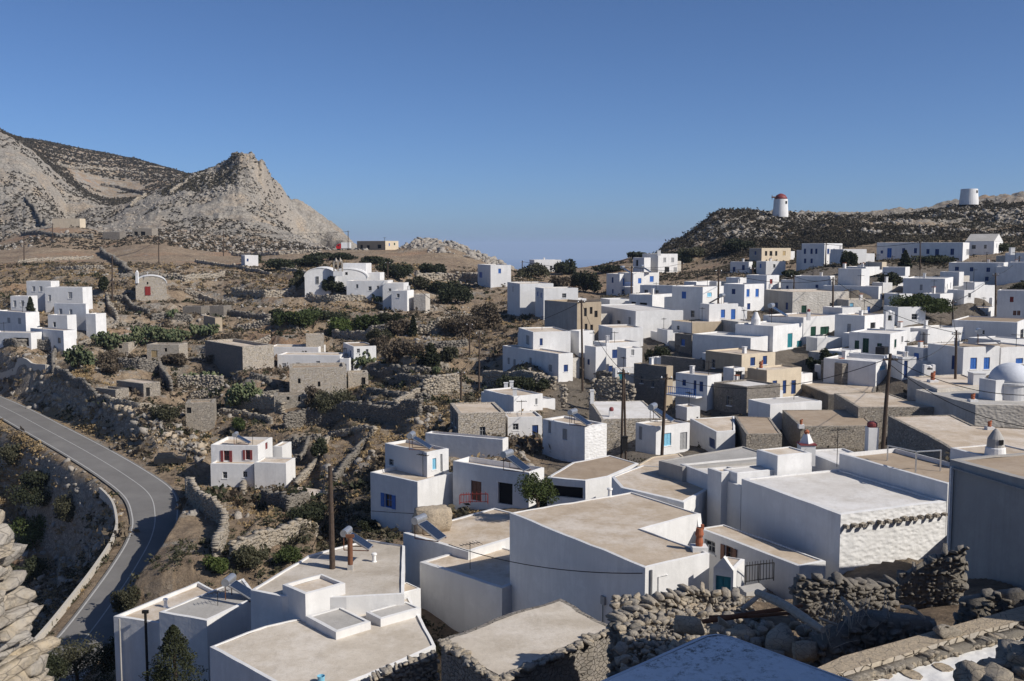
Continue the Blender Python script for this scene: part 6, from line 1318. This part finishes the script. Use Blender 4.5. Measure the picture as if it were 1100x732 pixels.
pole('k', 'pole in front of the cream stone house', 894.5, 342, 895, 298, 163, .28)
pole('l', 'pole above the two bright blue doors', 771.5, 328, 772, 289, 168, .28)
pole('m', 'thin pole left of the red window house', 808, 306, 808.5, 287, 204, .24)
pole('o', 'pole before the long shaded house right of the red window', 852.5, 315, 853, 295, 186, .24)
pole('p', 'pole on the bare slope right of the villa', 733, 299, 732.8, 282, 285, .28)
pole('q', 'pole before the blue balcony door house', 678, 320, 678.5, 286, 245, .3)
pole('r', 'leftmost pole on the slope below the far hill', 25.7, 275, 25.7, 254, 330, .28)
pole('s', 'pole beside the low pale building at foot of hill', 56.5, 255, 56.5, 240, 400, .3)
pole('t', 'pole below the rocky cone left of the dark sheepfold', 170.5, 279, 170.5, 256, 320, .28)
pole('u', 'pole on the track right of the dark sheepfold', 240, 271, 240, 248, 370, .3)
pole('v', 'pole left of the vaulted chapel', 120.6, 321, 120.6, 275, 228, .28)
pole('w', 'pole in the dark bushes right of the monastery', 416.5, 303, 416.5, 281, 235, .28)
pole('x', 'tall mast beside the red truck', 374, 269, 374, 248, 398, .3)
pole('y', 'pole in the bare brown thicket', 504.4, 374, 504.4, 347, 172, .24)
pole('z', 'tall pole right of the bare brown thicket', 514.5, 418, 515, 356, 150, .24)
pole('za', 'pole in shadow behind the square stone house', 495, 431, 495.5, 398, 138, .24)
pole('zb', 'pole on the saddle before the sea', 561, 302, 561, 280, 300, .28)
def cable(label, a, b, sag):
    a, b = Vector(a), Vector(b); pts = [a.lerp(b, t)-Z*sag*4*t*(1-t) for t in np.linspace(0, 1, 17)]; mb = MB()
    mb.tube([p for p in pts], .018+.00012*a.y, 'cable_black', 5, False); tag(mb.build('overhead_cable', loc=a), label, 'cable', 'overhead cables')
for a, b, s_, lab in (('a','e',1.2,'cable from the tall leaning pole to the pole right of green shutters'),('a','b',1.6,'cable sagging from the leaning pole to the tall pole with pale shutter'),('e','f',1.0,'cable between the two poles right of green shutters'),('k','l',1.2,'cable over the two blue doors'),('k','e',1.2,'cable crossing in front of the bell arch'),('b','c',.5,'short cable from the double pole'),('i','j',.8,'cable before the long low building'),('g','h',.8,'cable at right edge above the red window'),('l','m',.7,'cable from the two blue doors to the thin pole'),('m','q',.8,'cable from the thin pole to the blue balcony door house'),('q','p',.6,'cable from the blue balcony door house up the bare slope'),('d','z',.9,'cable from the village edge pole over the brown thicket'),('z','y',.4,'short cable along the bare brown thicket'),('c','d',1.2,'cable from the double pole to the tall thin pole'),('za','z',.7,'cable from the shadow pole to the tall pole by the thicket'),('f','g',.6,'cable from the large village tree pole to the right'),('zb','q',1.0,'cable from the saddle pole to the ridge houses'),('o','k',.6,'cable in front of the long shaded house'),('w','y',.8,'cable from the monastery bushes to the bare thicket'),('r','s',.8,'cable at foot of the far left hill'),('t','v',1.0,'cable above the vaulted chapel'),('u','x',1.0,'cable along the ridge track to the red truck mast')):
    cable(lab, POLES[a], POLES[b], s_)
cable('cable sagging across the shaded wall of the big foreground house', at(482, 585, 61), at(690, 616, 47.9), .5)
cable('cable stretched before the open blue shutters', at(399, 549, 84), at(590, 551, 76), .25)
cable('cable running off right from the tall leaning pole', POLES['a'], at(1130, 424, 66), .9)
cable('cable from the leaning pole over stone roofs to the right', POLES['a']-Z*.5, at(1130, 462, 62), 1.0)
cable('stay wire from the bare foreground pole to the gully', POLES['n']-Z*2, at(334, 592, 74), .1)
# ------------------------------------------------------------------ roof furniture
def heater(label, xb, yb, Y, yaw=200, s_=1.0, z=None):
    p = at(xb, yb, Y) if z is None else atz(xb, yb, z)
    a = R(yaw); f_ = Vector((math.cos(a), math.sin(a), 0)); r_ = Vector((-f_.y, f_.x, 0)); root = empty('solar_water_heater', p, label, 'solar heater', 'solar water heaters on the roofs')
    top = p+Z*1.25*s_; mb = MB(); mb.tube([top-r_*.62*s_-f_*.1, top+r_*.62*s_-f_*.1], .27*s_, 'galvanised', 16); mb.build('tank', root, smooth=False)
    lo = p+f_*1.75*s_+Z*.12*s_; hi = p+f_*.12*s_+Z*1.05*s_; d = (lo-hi); L = d.length; d.normalize(); n = r_.cross(d); n = n if n.z > 0 else -n
    mb = MB(); mb.box((lo+hi)/2, d*L/2, r_*.55*s_, n*.04, 'galvanised'); mb.box((lo+hi)/2+n*.045, d*(L/2-.05), r_*.50*s_, n*.006, 'solar_glass'); mb.build('panel', root)
    mb = MB()
    for q in (-.5, .5):
        mb.bar(p+r_*q*s_-f_*.15*s_, top+r_*q*s_-f_*.15*s_, .05, 'rust'); mb.bar(p+r_*q*s_-f_*.15*s_, lo+r_*q*s_-Z*.08*s_, .05, 'rust'); mb.bar(top+r_*q*s_-Z*.2, lo+r_*q*s_-Z*.04, .05, 'rust')
    mb.build('stand', root); return root
heater('solar heater on broad pale roof behind the rusty flue', 374, 589, 61.5, -10, .85)
heater('solar heater on grey roof of blue-shaded house bottom left', 248, 643, 61, -8, 1.0, -23.1)
heater('solar heater beside tan boulder at left of the big roof', 452, 577, 64.5, -28, .95)
heater('solar heater on shaded terrace roof of the brown door house', 546, 504, 83, -30, 1.05)
heater('solar heater on upper cube room', 443, 482, 90, -10, 1.0)
heater('solar heater on peeling white house', 616, 456, 98, -30, 1.0)
heater('solar heater on roof behind the double pole', 702, 452, 100, -25, 1.15)
heater('solar heater on roof of the red shutter house', 254, 477, 127, 0, 1.0)
heater('solar heater on the roof in front of the cream stone house', 829, 340, 150, -30, 1.3)
heater('solar heater above the two bright blue windows', 1052, 370, 124, -20, 1.3)
heater('solar heater on roof of blue balcony door house left', 669, 294, 257, -30, 1.3)
heater('solar heater on roof of blue balcony door house right', 690, 293, 256, -30, 1.3)
heater('solar heater by two bright blue doors', 775, 327, 168, 150, 1.2)
i_ = root_info[gh.name]; c = i_['N']+i_['dr']*1.6+i_['dl']*1.2
root = empty('water_tank', c, 'black square water tank on the green shutter house roof', 'water tank'); mb = MB(); mb.box(c+Z*.45, i_['dr']*.85, i_['dl']*.6, Z*.5, 'black_plastic'); mb.build('tank', root)
mb = MB(); mb.lathe(c+Z*.95, [(.28,0),(.28,.08),(.05,.12)], 'black_plastic', 12); mb.build('tank_lid', root)
# handrail and iron railing
def rail(name, label, P, h, w_, m, spikes=0, cat='railing', mid=False):
    root = empty(name, P[0], label, cat); mb = MB()
    for a, b in zip(P, P[1:]):
        mb.bar(a+Z*h, b+Z*h, w_, m)
        if mid or spikes: mb.bar(a+Z*.15, b+Z*.15, w_*.7, m)
    mb.build('rails', root); 
    for i, (a, b) in enumerate(zip(P, P[1:])):
        g = MB(); g.bar(a, a+Z*h, w_, m); g.build('post', root)
        for k in range(spikes): g = MB(); q = a.lerp(b, (k+.5)/spikes); g.bar(q+Z*.1, q+Z*(h+.18), w_*.6, m); g.build('bar', root)
    g = MB(); g.bar(P[-1], P[-1]+Z*h, w_, m); g.build('post', root)
rail('handrail', 'grey pipe handrail on the white roof edge at right', [at(953, 500, 62), at(983.5, 508, 58), at(1010, 506, 59)], 1.25, .07, 'galvanised')
rail('iron_railing', 'black iron railing with spiked bars on lane steps', [at(800.5, 628, 49), at(815, 626, 49.6), at(831, 624, 50.2)], .95, .045, 'iron', 5)
rail('iron_railing', 'small red railing before the brown door', [at(494, 542, 82.5), at(505, 541, 82.5), at(524, 541, 82)], .8, .07, 'brick_red', 4)
mb = MB()
for k in range(4): mb.box(at(806+k*1.5, 635.5+k*1.6, 48.6-.22*k), Vector((.55,.28,0)), Vector((-.06,.11,0)), Z*.3, 'roof_grey')
tag(mb.build('lane_steps', loc=at(806, 636, 48.2)), 'short worn steps below the black iron railing', 'steps')
# tan boulder
c = at(463, 560, 68); V_, Fq = stones([(c.x, c.y, c.z-.2)], [(1.25, 1.0, 1.25)], [.4], rock_template(7), .035, .05); tag(rawmesh('boulder', V_, Fq, ['slab_stone'], smooth=True, loc=c), 'round tan boulder behind the solar heater left of the big roof', 'boulder')
# flat terrace slabs in the valley
def slab(name, label, pxs, dz, th, m, cat):
    zt = dz; P = [atz(x, y, zt) for x, y in pxs]; mb = MB(); n = len(P); T = [Vector((p.x, p.y, zt)) for p in P]; Bm = [Vector((p.x, p.y, zt-th)) for p in P]
    A = sum(T[i].x*T[(i+1) % n].y-T[(i+1) % n].x*T[i].y for i in range(n))
    if A < 0: T.reverse(); Bm.reverse()
    mb.face(T, m)
    for i in range(n): mb.face([Bm[i], Bm[(i+1) % n], T[(i+1) % n], T[i]], 'dark_rubble')
    tag(mb.build(name, loc=P[0]), label, cat)
slab('terrace', 'flat beige concrete terrace in the valley below the garden strip', [(268,558),(303,559),(326,541),(297,538)], -29.0, 2.2, 'roof_concrete', 'terrace')
slab('terrace', 'upper flat beige terrace at foot of the garden strip', [(296,536),(330,537),(352,527),(318,523)], -27.9, 1.6, 'roof_concrete', 'terrace')
# truck and car on the ridge road
c = at(369.5, 269, 399); root = empty('truck', c, 'small red-cabbed truck with white box body on the ridge road', 'truck'); X = Vector((1,0,0)); Yv = Vector((0,1,0))
def tb(cx, sx, cz, sz, m, nm, sy=1.1):
    mb = MB(); mb.box(c+X*cx+Z*cz, X*sx/2, Yv*sy, Z*sz/2, m); return mb.build(nm, root)
tb(.9, 3.6, 1.9, 2.3, 'truck_white', 'box_body'); mb = MB()
pr = [(-.95,.6),(-.95,2.5),(-1.5,2.6),(-2.4,2.3),(-2.9,1.5),(-2.95,.6)]; fr = [c+X*a+Z*b-Yv*1.05 for a, b in pr]; bk = [p+Yv*2.1 for p in fr]
mb.face(fr[::-1], 'truck_red'); mb.face(bk, 'truck_red')
for i in range(len(fr)): j = (i+1) % len(fr); mb.face([fr[i], fr[j], bk[j], bk[i]], 'truck_red')
mb.build('cab', root); tb(-1.95, .8, 1.9, .55, 'glass', 'side_window', 1.06); tb(-.1, 5.4, .65, .18, 'iron', 'chassis', .5)
for wx in (-2.1, 1.7):
    mb = MB(); q = c+X*wx+Z*.42; mb.tube([q-Yv*1.0, q+Yv*1.0], .42, 'rubber', 14); mb.build('wheel', root)
def car(label, px, py, Y, yaw, m):
    c = atz(px, py, -29.05) if Y == 0 else at(px, py, Y); a = R(yaw); X = Vector((math.cos(a), math.sin(a), 0)); Yv = Vector((-X.y, X.x, 0)); root = empty('parked_car', c, label, 'car')
    def ext(pr, hw, m, nm):
        mb = MB(); fr = [c+X*p+Z*q-Yv*hw for p, q in pr]; bk = [p+Yv*2*hw for p in fr]; mb.face(fr, m); mb.face(bk[::-1], m)
        for i in range(len(fr)): j = (i+1) % len(fr); mb.face([fr[j], fr[i], bk[i], bk[j]], m)
        mb.build(nm, root)
    ext([(-2,.3),(2,.3),(2.05,.75),(1.1,.95),(-2,.98)], .85, m, 'body'); ext([(-1.9,.98),(.95,.97),(.35,1.48),(-1.6,1.48)], .72, 'glass', 'cabin_windows'); ext([(-1.6,1.482),(.36,1.482),(.3,1.54),(-1.55,1.54)], .7, m, 'roof')
    for wx in (-1.3, 1.3):
        for wy in (-.8, .8): mb = MB(); q = c+X*wx+Yv*wy+Z*.32; mb.tube([q-Yv*.1, q+Yv*.1], .32, 'rubber', 12); mb.build('wheel', root)
car('dark car parked on the dirt shoulder at the road bend', 183, 499, 0, 15, 'black_plastic')
def small(name, label, cat, parts):
    mb = MB(); c = parts(mb); return tag(mb.build(name, loc=c), label, cat)
def aer(label, x, y, z, h_):
    c = atz(x, y, z); root = empty('roof_aerial', c, label, 'aerial'); mb = MB(); mb.tube([c-Z*.1, c+Z*h_], .022, 'iron', 6); mb.build('mast', root); mb = MB(); t = c+Z*h_*.93; e = Vector((.6, .35, 0)); mb.bar(t-e, t+e, .03, 'iron')
    for k in range(6): q = t+e*(-.9+.36*k); g_ = Vector((-.35, .6, 0)).normalized()*(.22+.05*k); mb.bar(q-g_, q+g_, .018, 'iron')
    mb.build('array', root)
aer('thin aerial on grey roof at bottom left', 234, 650, -23.0, .9); aer('tall aerial behind the little house-shaped chimney', 899, 500, -14.6, 2.6); aer('aerial on beige roof left of big wall', 505, 610, -19.5, 1.6)
def vent(label, x, y, z, r_=.12, h_=.45):
    c = atz(x, y, z); mb = MB(); mb.lathe(c, [(r_*1.5,-.05),(r_*1.4,.05),(r_,.07),(r_,h_),(r_*1.5,h_+.02),(r_*1.4,h_+.12),(.02,h_+.16)], 'white_paint', 12); tag(mb.build('roof_vent', loc=c), label, 'vent')
vent('small white vent cap on beige roof by the road', 178, 652, z5-.2); vent('white vent on big beige roof near its back corner', 655, 534, N1.z-.07); vent('white vent on pale roof behind rusty flue', 402, 604, z4-.1)
def can(label, x, y, z, m):
    c = atz(x, y, z); mb = MB(); mb.lathe(c, [(.16,0),(.18,.3),(.19,.32),(.17,.31),(.15,.05)], m, 14); tag(mb.build('bucket', loc=c), label, 'bucket')
can('blue bucket left on the pale roof', 345, 733, z3-.05, 'light_blue_paint')
def hose(label, pts, z, m):
    P = [atz(x, y, z)+Z*.02 for x, y in pts]; mb = MB(); mb.tube(P, .02, m, 6, False); tag(mb.build('roof_cable', loc=P[0]), label, 'cable')
mb = MB(); q = N1+E1*3.2-D1*.06-Z*2.6; mb.box(q, D1*.06, E1*.16, Z*.22, 'grey_paint'); mb.build('meter_box', f1); mb = MB(); mb.tube([q-Z*.22-D1*.02, q-Z*3], .025, 'cable_black', 6); mb.build('conduit', f1)

# ------------------------------------------------------------------ near ruins
def big_wall(name, label, pts, h, th, s, mat, hs=None, ragged=.35, drop=.6, cat='stone wall', core='dark_stone'): return pile_wall(name, label, pts, h, th, s, mat, core, ROCK3, .10, cat, None, None, ragged, drop, hs)
# rough stones at left edge, nearest to camera
rows = [];  C, SZ, AN = [], [], []
edge = [(553,-18),(572,-8),(590,-2),(604,1),(625,-4),(640,4),(660,9),(680,10),(700,17),(720,24),(760,32)]
def ex(y): return np.interp(y, [e[0] for e in edge], [e[1] for e in edge])
Y0 = 9.0; zt = at(0, 583, Y0).z; zz = at(0, 775, Y0).z; z_ = zz
while z_ < zt+.1:
    chh = random.choice([.055, .08, .11, .13, .17]); yp = proj(Vector((0, Y0, z_+chh/2)))[1]; xe = at(ex(yp), yp, Y0).x-.02; x = xe+random.uniform(-.09, .05)
    while x > xe-2.2:
        ln = random.uniform(.12, .17+chh*1.3)
        for yy in (.02, .34):
            C.append((x-ln/2, Y0+yy+random.uniform(-.05, .09), z_+chh/2)); SZ.append((ln*.50, random.uniform(.19, .26), chh*.53)); AN.append(random.gauss(0, .22))
        x -= ln*1.02
    z_ += chh*.97
V_, Fq = stones(C, SZ, AN, rock_template(6), .035, .05); nm_ = rawmesh('castle_wall', V_, Fq, ['near_stone'], loc=(at(20, 650, Y0).x, Y0, zz)); tag(nm_, 'ruined wall of rough pale stones standing close at left edge', 'stone wall')
# ruin before the big house
zr = -14.25; RP = [Vector((*q, zr)) for q in pz([(662,660),(735,692),(772,668),(850,655),(800,640),(745,637),(700,645)], zr)]
big_wall('ruined_wall', 'ruined stone wall end with dark shaded face before the big white house', [RP[0]-Z*2.2, RP[1]-Z*2.2], 2.2, .7, .24, 'dark_stone', drop=1.5)  # same ruin as the sunlit wall; shade painted in with darker stone
big_wall('ruined_wall', 'broken sunlit wall top running before the big white house', [RP[0]-Z*2.1, RP[6]-Z*2.1, RP[5]-Z*2.1, RP[4]-Z*2.1], 2.2, .8, .25, 'loose_stone', drop=1.5, hs=[2.2,2.3,2.45,2.35])
big_wall('ruined_wall', 'low rubble wall in front of ruin beside the domed roof', [RP[1]-Z*2.2, RP[2]-Z*2.2, RP[3]-Z*2.6], 2.1, .7, .25, 'loose_stone', drop=1.5)
V0 = np.array([(p.x, p.y) for p in RP]); c0 = V0.mean(0); mb = MB(); n = 22; vs = []; fs = []
for j in range(n):
    for i in range(n*2):
        x = V0[:, 0].min()+(V0[:, 0].max()-V0[:, 0].min())*i/(2*n-1); y = V0[:, 1].min()+(V0[:, 1].max()-V0[:, 1].min())*j/(n-1); vs.append((x, y, zr-.35+.5*(float(fbm(np.array(x*1.1), np.array(y*1.1), 4, 3))-.5)))
fs = [(j*2*n+i, j*2*n+i+1, (j+1)*2*n+i+1, (j+1)*2*n+i) for j in range(n-1) for i in range(2*n-1)]
mb.add(vs, fs, 'slab_stone'); tag(mb.build('rubble_bank', smooth=True), kind='structure')
def rocks_on(name, label, lst, mat='loose_stone', kind='stuff', tm=ROCK3):
    V_, Fq = stones([l[0] for l in lst], [l[1] for l in lst], [random.uniform(0, 6.3) for _ in lst], tm, .09, .2); o = rawmesh(name, V_, Fq, [mat]); tag(o, label, 'rubble', None, kind); return o
L = []
for _ in range(420):
    x = random.uniform(V0[:, 0].min(), V0[:, 0].max()); y = random.uniform(V0[:, 1].min(), V0[:, 1].max()); s_ = .05+.22*random.random()**2.2; L.append(((x, y, zr-.3+.5*(float(fbm(np.array(x*1.1), np.array(y*1.1), 4, 3))-.5)+s_*.3), (s_, s_*.8, s_*.6)))
for _ in range(700):
    x = random.uniform(V0[:, 0].min(), V0[:, 0].max()); y = random.uniform(V0[:, 1].min(), V0[:, 1].max()); s_ = .03+.09*random.random()**2; L.append(((x, y, zr-.33+.5*(float(fbm(np.array(x*1.1), np.array(y*1.1), 4, 3))-.5)+s_*.3), (s_*1.3, s_, s_*.6)))
rocks_on('rubble', 'loose rubble on top of the broken walls before the big white house', L)
big_wall('ruined_wall', 'sunlit rubble wall between the pale roof and the rough stone hut', [at(378, 742, 45)-Z*1.6, at(425, 716, 46)-Z*1.6, at(468, 697, 46.5)-Z*1.6], 1.7, .7, .24, 'loose_stone', drop=2)
hp = pz([(473,688),(535,733),(661,676)], zh); L = []
for (xa, ya), (xb, yb) in zip(hp, hp[1:]):
    for _ in range(70): t = random.random(); s_ = .06+.14*random.random(); L.append(((xa+(xb-xa)*t+random.gauss(0, .1), ya+(yb-ya)*t+random.gauss(0, .1), zh+.04), (s_*1.3, s_, s_*.6)))
rocks_on('rubble', 'loose edge stones round the cracked roof of the rough stone hut', L)
# walls and heaps at right, their shade also painted in with darker stone
big_wall('ruined_wall', 'dark rough wall in shade below the rough-walled white house', [at(853, 676, 36), at(905, 676, 36), at(956, 672, 36.5)], 2, .7, .24, 'dark_stone', hs=[2.2,2.0,1.9], drop=2.0)
big_wall('ruined_wall', 'tall dark dry-stone block beside the shaded right edge house', [at(965, 650, 39), at(1000, 650, 38.6), at(1034, 648, 38.2)], 2.3, .9, .22, 'dark_stone', hs=[1.3,2.2,2.4], drop=2.2)
big_wall('ruined_wall', 'low dark wall running right under the shaded right edge house', [at(1030, 668, 32), at(1070, 662, 31.5), at(1125, 655, 31)], .9, .7, .24, 'dark_stone', drop=2)
big_wall('ruined_wall', 'dark leaning heap of wall stones left of the sunlit ledge', [at(880, 715, 28), at(930, 702, 28), at(1000, 692, 27.5)], 1.3, .9, .25, 'dark_stone', hs=[.9,1.4,.8], drop=2)
L = []
for _ in range(500):
    x = random.uniform(662, 860); y = random.uniform(640, 700); p = at(x, y, 36-(y-640)*.07+random.uniform(-1.5, 1.5)); p.z = min(p.z, zr+.1); s_ = .04+.16*random.random()**2.5; L.append(((p.x, p.y, p.z-.15), (s_*1.2, s_, s_*.7)))
rocks_on('rubble', 'small stones and earth strewn through the ruin', L)
twg = MB()
for _ in range(120):
    a = at(random.uniform(880, 960), random.uniform(650, 690), random.uniform(27.5, 30)); d = Vector((random.gauss(0, .35), random.gauss(0, .3), random.uniform(.1, .6))); twg.tube([a-Z*.3, a+d*.5-Z*.1, a+d], [.012, .009, .004], 'bleached_wood', 4)
tag(twg.build('brushwood'), kind='stuff', label='dry brushwood and twigs in the collapsed ruin', cat='brushwood')
L = []
for _ in range(260):
    x = random.uniform(770, 905); y = random.uniform(672, 712); p = at(x, y, 30+random.uniform(-1, 1)-(y-690)*.06); s_ = .05+.2*random.random()**2; L.append((p, (s_, s_*.8, s_*.7)))
rocks_on('rubble', 'collapsed stones and earth under the bleached beams', L)
L = [(at(790, 690, 30), (.6,.4,.36)), (at(838, 694, 29), (.6,.42,.5)), (at(742, 672, 33), (.5,.36,.3)), (at(868, 700, 28), (.42,.3,.3))]
for i, (l, lab) in enumerate(zip(L, ('large brown boulder under the rusty beams','large tilted grey boulder under long bleached beam','yellowish boulder at the ruin gap left of the rusty beams','grey boulder right of the tilted grey boulder'))):
    V_, Fq = stones([l[0]], [l[1]], [i*1.3], rock_template(4), .05, .2); tag(rawmesh('boulder', V_, Fq, ['slab_stone' if i in (0, 2) else 'loose_stone'], loc=l[0]), lab, 'boulder')
mb = MB(); vs = []; fs = []; nx, ny = 40, 26
for j in range(ny):
    for i in range(nx):
        x = 9.4+6.0*i/(nx-1); y = 25+14*j/(ny-1); vs.append((x, y, -13.7-.04*(y-30)+.9*(float(fbm(np.array(x*.5), np.array(y*.5), 5, 8))-.5)))
mb.add(vs, [(j*nx+i, j*nx+i+1, (j+1)*nx+i+1, (j+1)*nx+i) for j in range(ny-1) for i in range(nx-1)], 'ground_mat'); tag(mb.build('yard_ground', smooth=True), kind='structure')
def beam(label, a, b, w_, m, bend=0):
    a, b = Vector(a), Vector(b); c = (a+b)/2+Z*bend; mb = MB(); mb.tube([a, a.lerp(c, .6)+Z*bend*.2, c, c.lerp(b, .5), b], [w_*.5, w_*.6, w_*.55, w_*.5, w_*.35], m, 8); tag(mb.build('beam', loc=a), label, 'wooden beam')
beam('long bleached timber slanting across the ruin', at(814, 637, 33), at(884, 677, 27.5), .26, 'bleached_wood', .1)
beam('short bleached timber crossing the long one', at(797, 655, 33), at(823, 634, 34), .14, 'bleached_wood')
beam('grey timber propped against shaded wall', at(904, 642, 29.5), at(928, 669, 28.5), .1, 'bleached_wood')
beam('rusty steel beam lying on the ruin', at(755, 668, 32), at(862, 651, 33), .16, 'rust'); beam('second rusty beam beside the first', at(762, 663, 33), at(868, 657, 31.5), .12, 'rust', -.05)
beam('thin pale branch on dark heap', at(967, 652, 27.5), at(994, 665, 27.3), .10, 'bleached_wood', .12); beam('forked grey branch by the rubble', at(880, 664, 28), at(900, 672, 28), .07, 'bleached_wood')
# sunlit ledge and painted flagstone path
def sheet(name, P, th, m, side): 
    mb = MB(); n = len(P); A = sum(P[i].x*P[(i+1) % n].y-P[(i+1) % n].x*P[i].y for i in range(n)); P = P if A > 0 else P[::-1]
    mb.face(P, m)
    for i in range(n): q, r_ = P[i], P[(i+1) % n]; mb.face([q-Z*th, r_-Z*th, r_, q], side)
    return mb.build(name)
zl = -9.75
led = [atz(x, y, zl) for x, y in ((868,722),(905,705),(960,690),(1010,676),(1060,662),(1110,648),(1130,652),(1110,664),(1060,676),(1005,692),(960,706),(905,722),(880,733))]
tag(sheet('stone_ledge', led, .3, 'slab_stone', 'pale_rubble'), kind='structure')
lw = [atz(x, y, zl-.02) for x, y in ((892,731),(940,715),(985,702),(1040,687),(1115,668))]
big_wall('terrace_wall', 'low sunlit stone edging between the ledge and the painted path', [p-Z*.32 for p in lw], .26, .4, .16, 'loose_stone', drop=.3, ragged=.1)
zp = -10.02; pat = [atz(x, y, zp) for x, y in ((885,745),(960,716),(1020,702),(1110,678),(1135,692),(1080,722),(1010,760),(900,775))]
tag(sheet('footpath', pat, .4, 'whitewash_lumpy', 'pale_rubble'), kind='structure')
def flag(x, y, wpx, dpx, rot):
    c = atz(x, y, zp+.03); r_ = wpx*c.y/F/2; dd = dpx*c.y/F/2/.36; P = []
    for k in range(8): t = 2*math.pi*k/8; e = random.uniform(.88, 1.1); vx = math.copysign(abs(math.cos(t))**.7, math.cos(t))*r_*e; vy = math.copysign(abs(math.sin(t))**.7, math.sin(t))*dd*e; P.append(c+Vector((vx*math.cos(rot)-vy*math.sin(rot), vx*math.sin(rot)+vy*math.cos(rot), 0)))
    tag(sheet('paving_slab', P, .05, 'slab_stone', 'slab_stone'), kind='structure')
for x, y, w_, d_, ro in ((946,722,24,11,.2),(975,707,17,9,.3),(1001,704,17,9,.35),(1021,698,15,9,.4),(1040,694,16,7,.4),(1061,688,15,6,.4),(952,708,16,7,.3),(980,724,20,9,.3),(1012,716,18,8,.3),(1082,684,16,6,.4),(925,734,24,9,.2)): flag(x, y, w_, d_, ro)
V_, Fq = stones([atz(1016, 678, zl+.12)], [(.36,.22,.17)], [.5], rock_template(5), .05, .1); tag(rawmesh('boulder', V_, Fq, ['loose_stone'], loc=atz(1016, 678, zl)), 'single pale stone lying on the sunlit ledge', 'boulder')
L = []
for _ in range(210):
    t = random.random(); x = 1030+t*95; y = 742-t*62+random.random()**.8*70; Y = 17.5+random.uniform(-.8, .8); p = at(x, max(y, 742-t*75), Y); s_ = .1+.2*random.random(); L.append((p, (s_*1.35, s_, s_*.7)))
rocks_on('stone_heap', 'heap of grey stones at bottom right corner', L, 'loose_stone', 'stuff', rock_template(4))
# unseen rock lumps added outside the frame to shade the near roof and yard
def crag(c, r_): 
    V_, Fq = stones([c], [r_], [.3], rock_template(9), .05, .05); return V_, Fq
parts = [crag((10.6, 9.2, -4.2), (1.4, 4.4, 8.6)), crag((18.6, 26.0, -8), (2.0, 3.0, 5.8))]
Vt = np.concatenate([p[0] for p in parts]); o_ = 0; Ft = []
for p in parts: Ft.append(p[1]+o_); o_ += len(p[0])
tag(rawmesh('shade_rock', Vt, np.concatenate(Ft), ['boulder']), kind='structure')
# air
mb = MB(); mb.box(Vector((0, 14900, -105)), Vector((25000,0,0)), Vector((0,15500,0)), Vector((0,0,247)), 'haze'); tag(mb.build('haze'), kind='stuff', label='thin pale sea haze over the whole island', cat='haze')
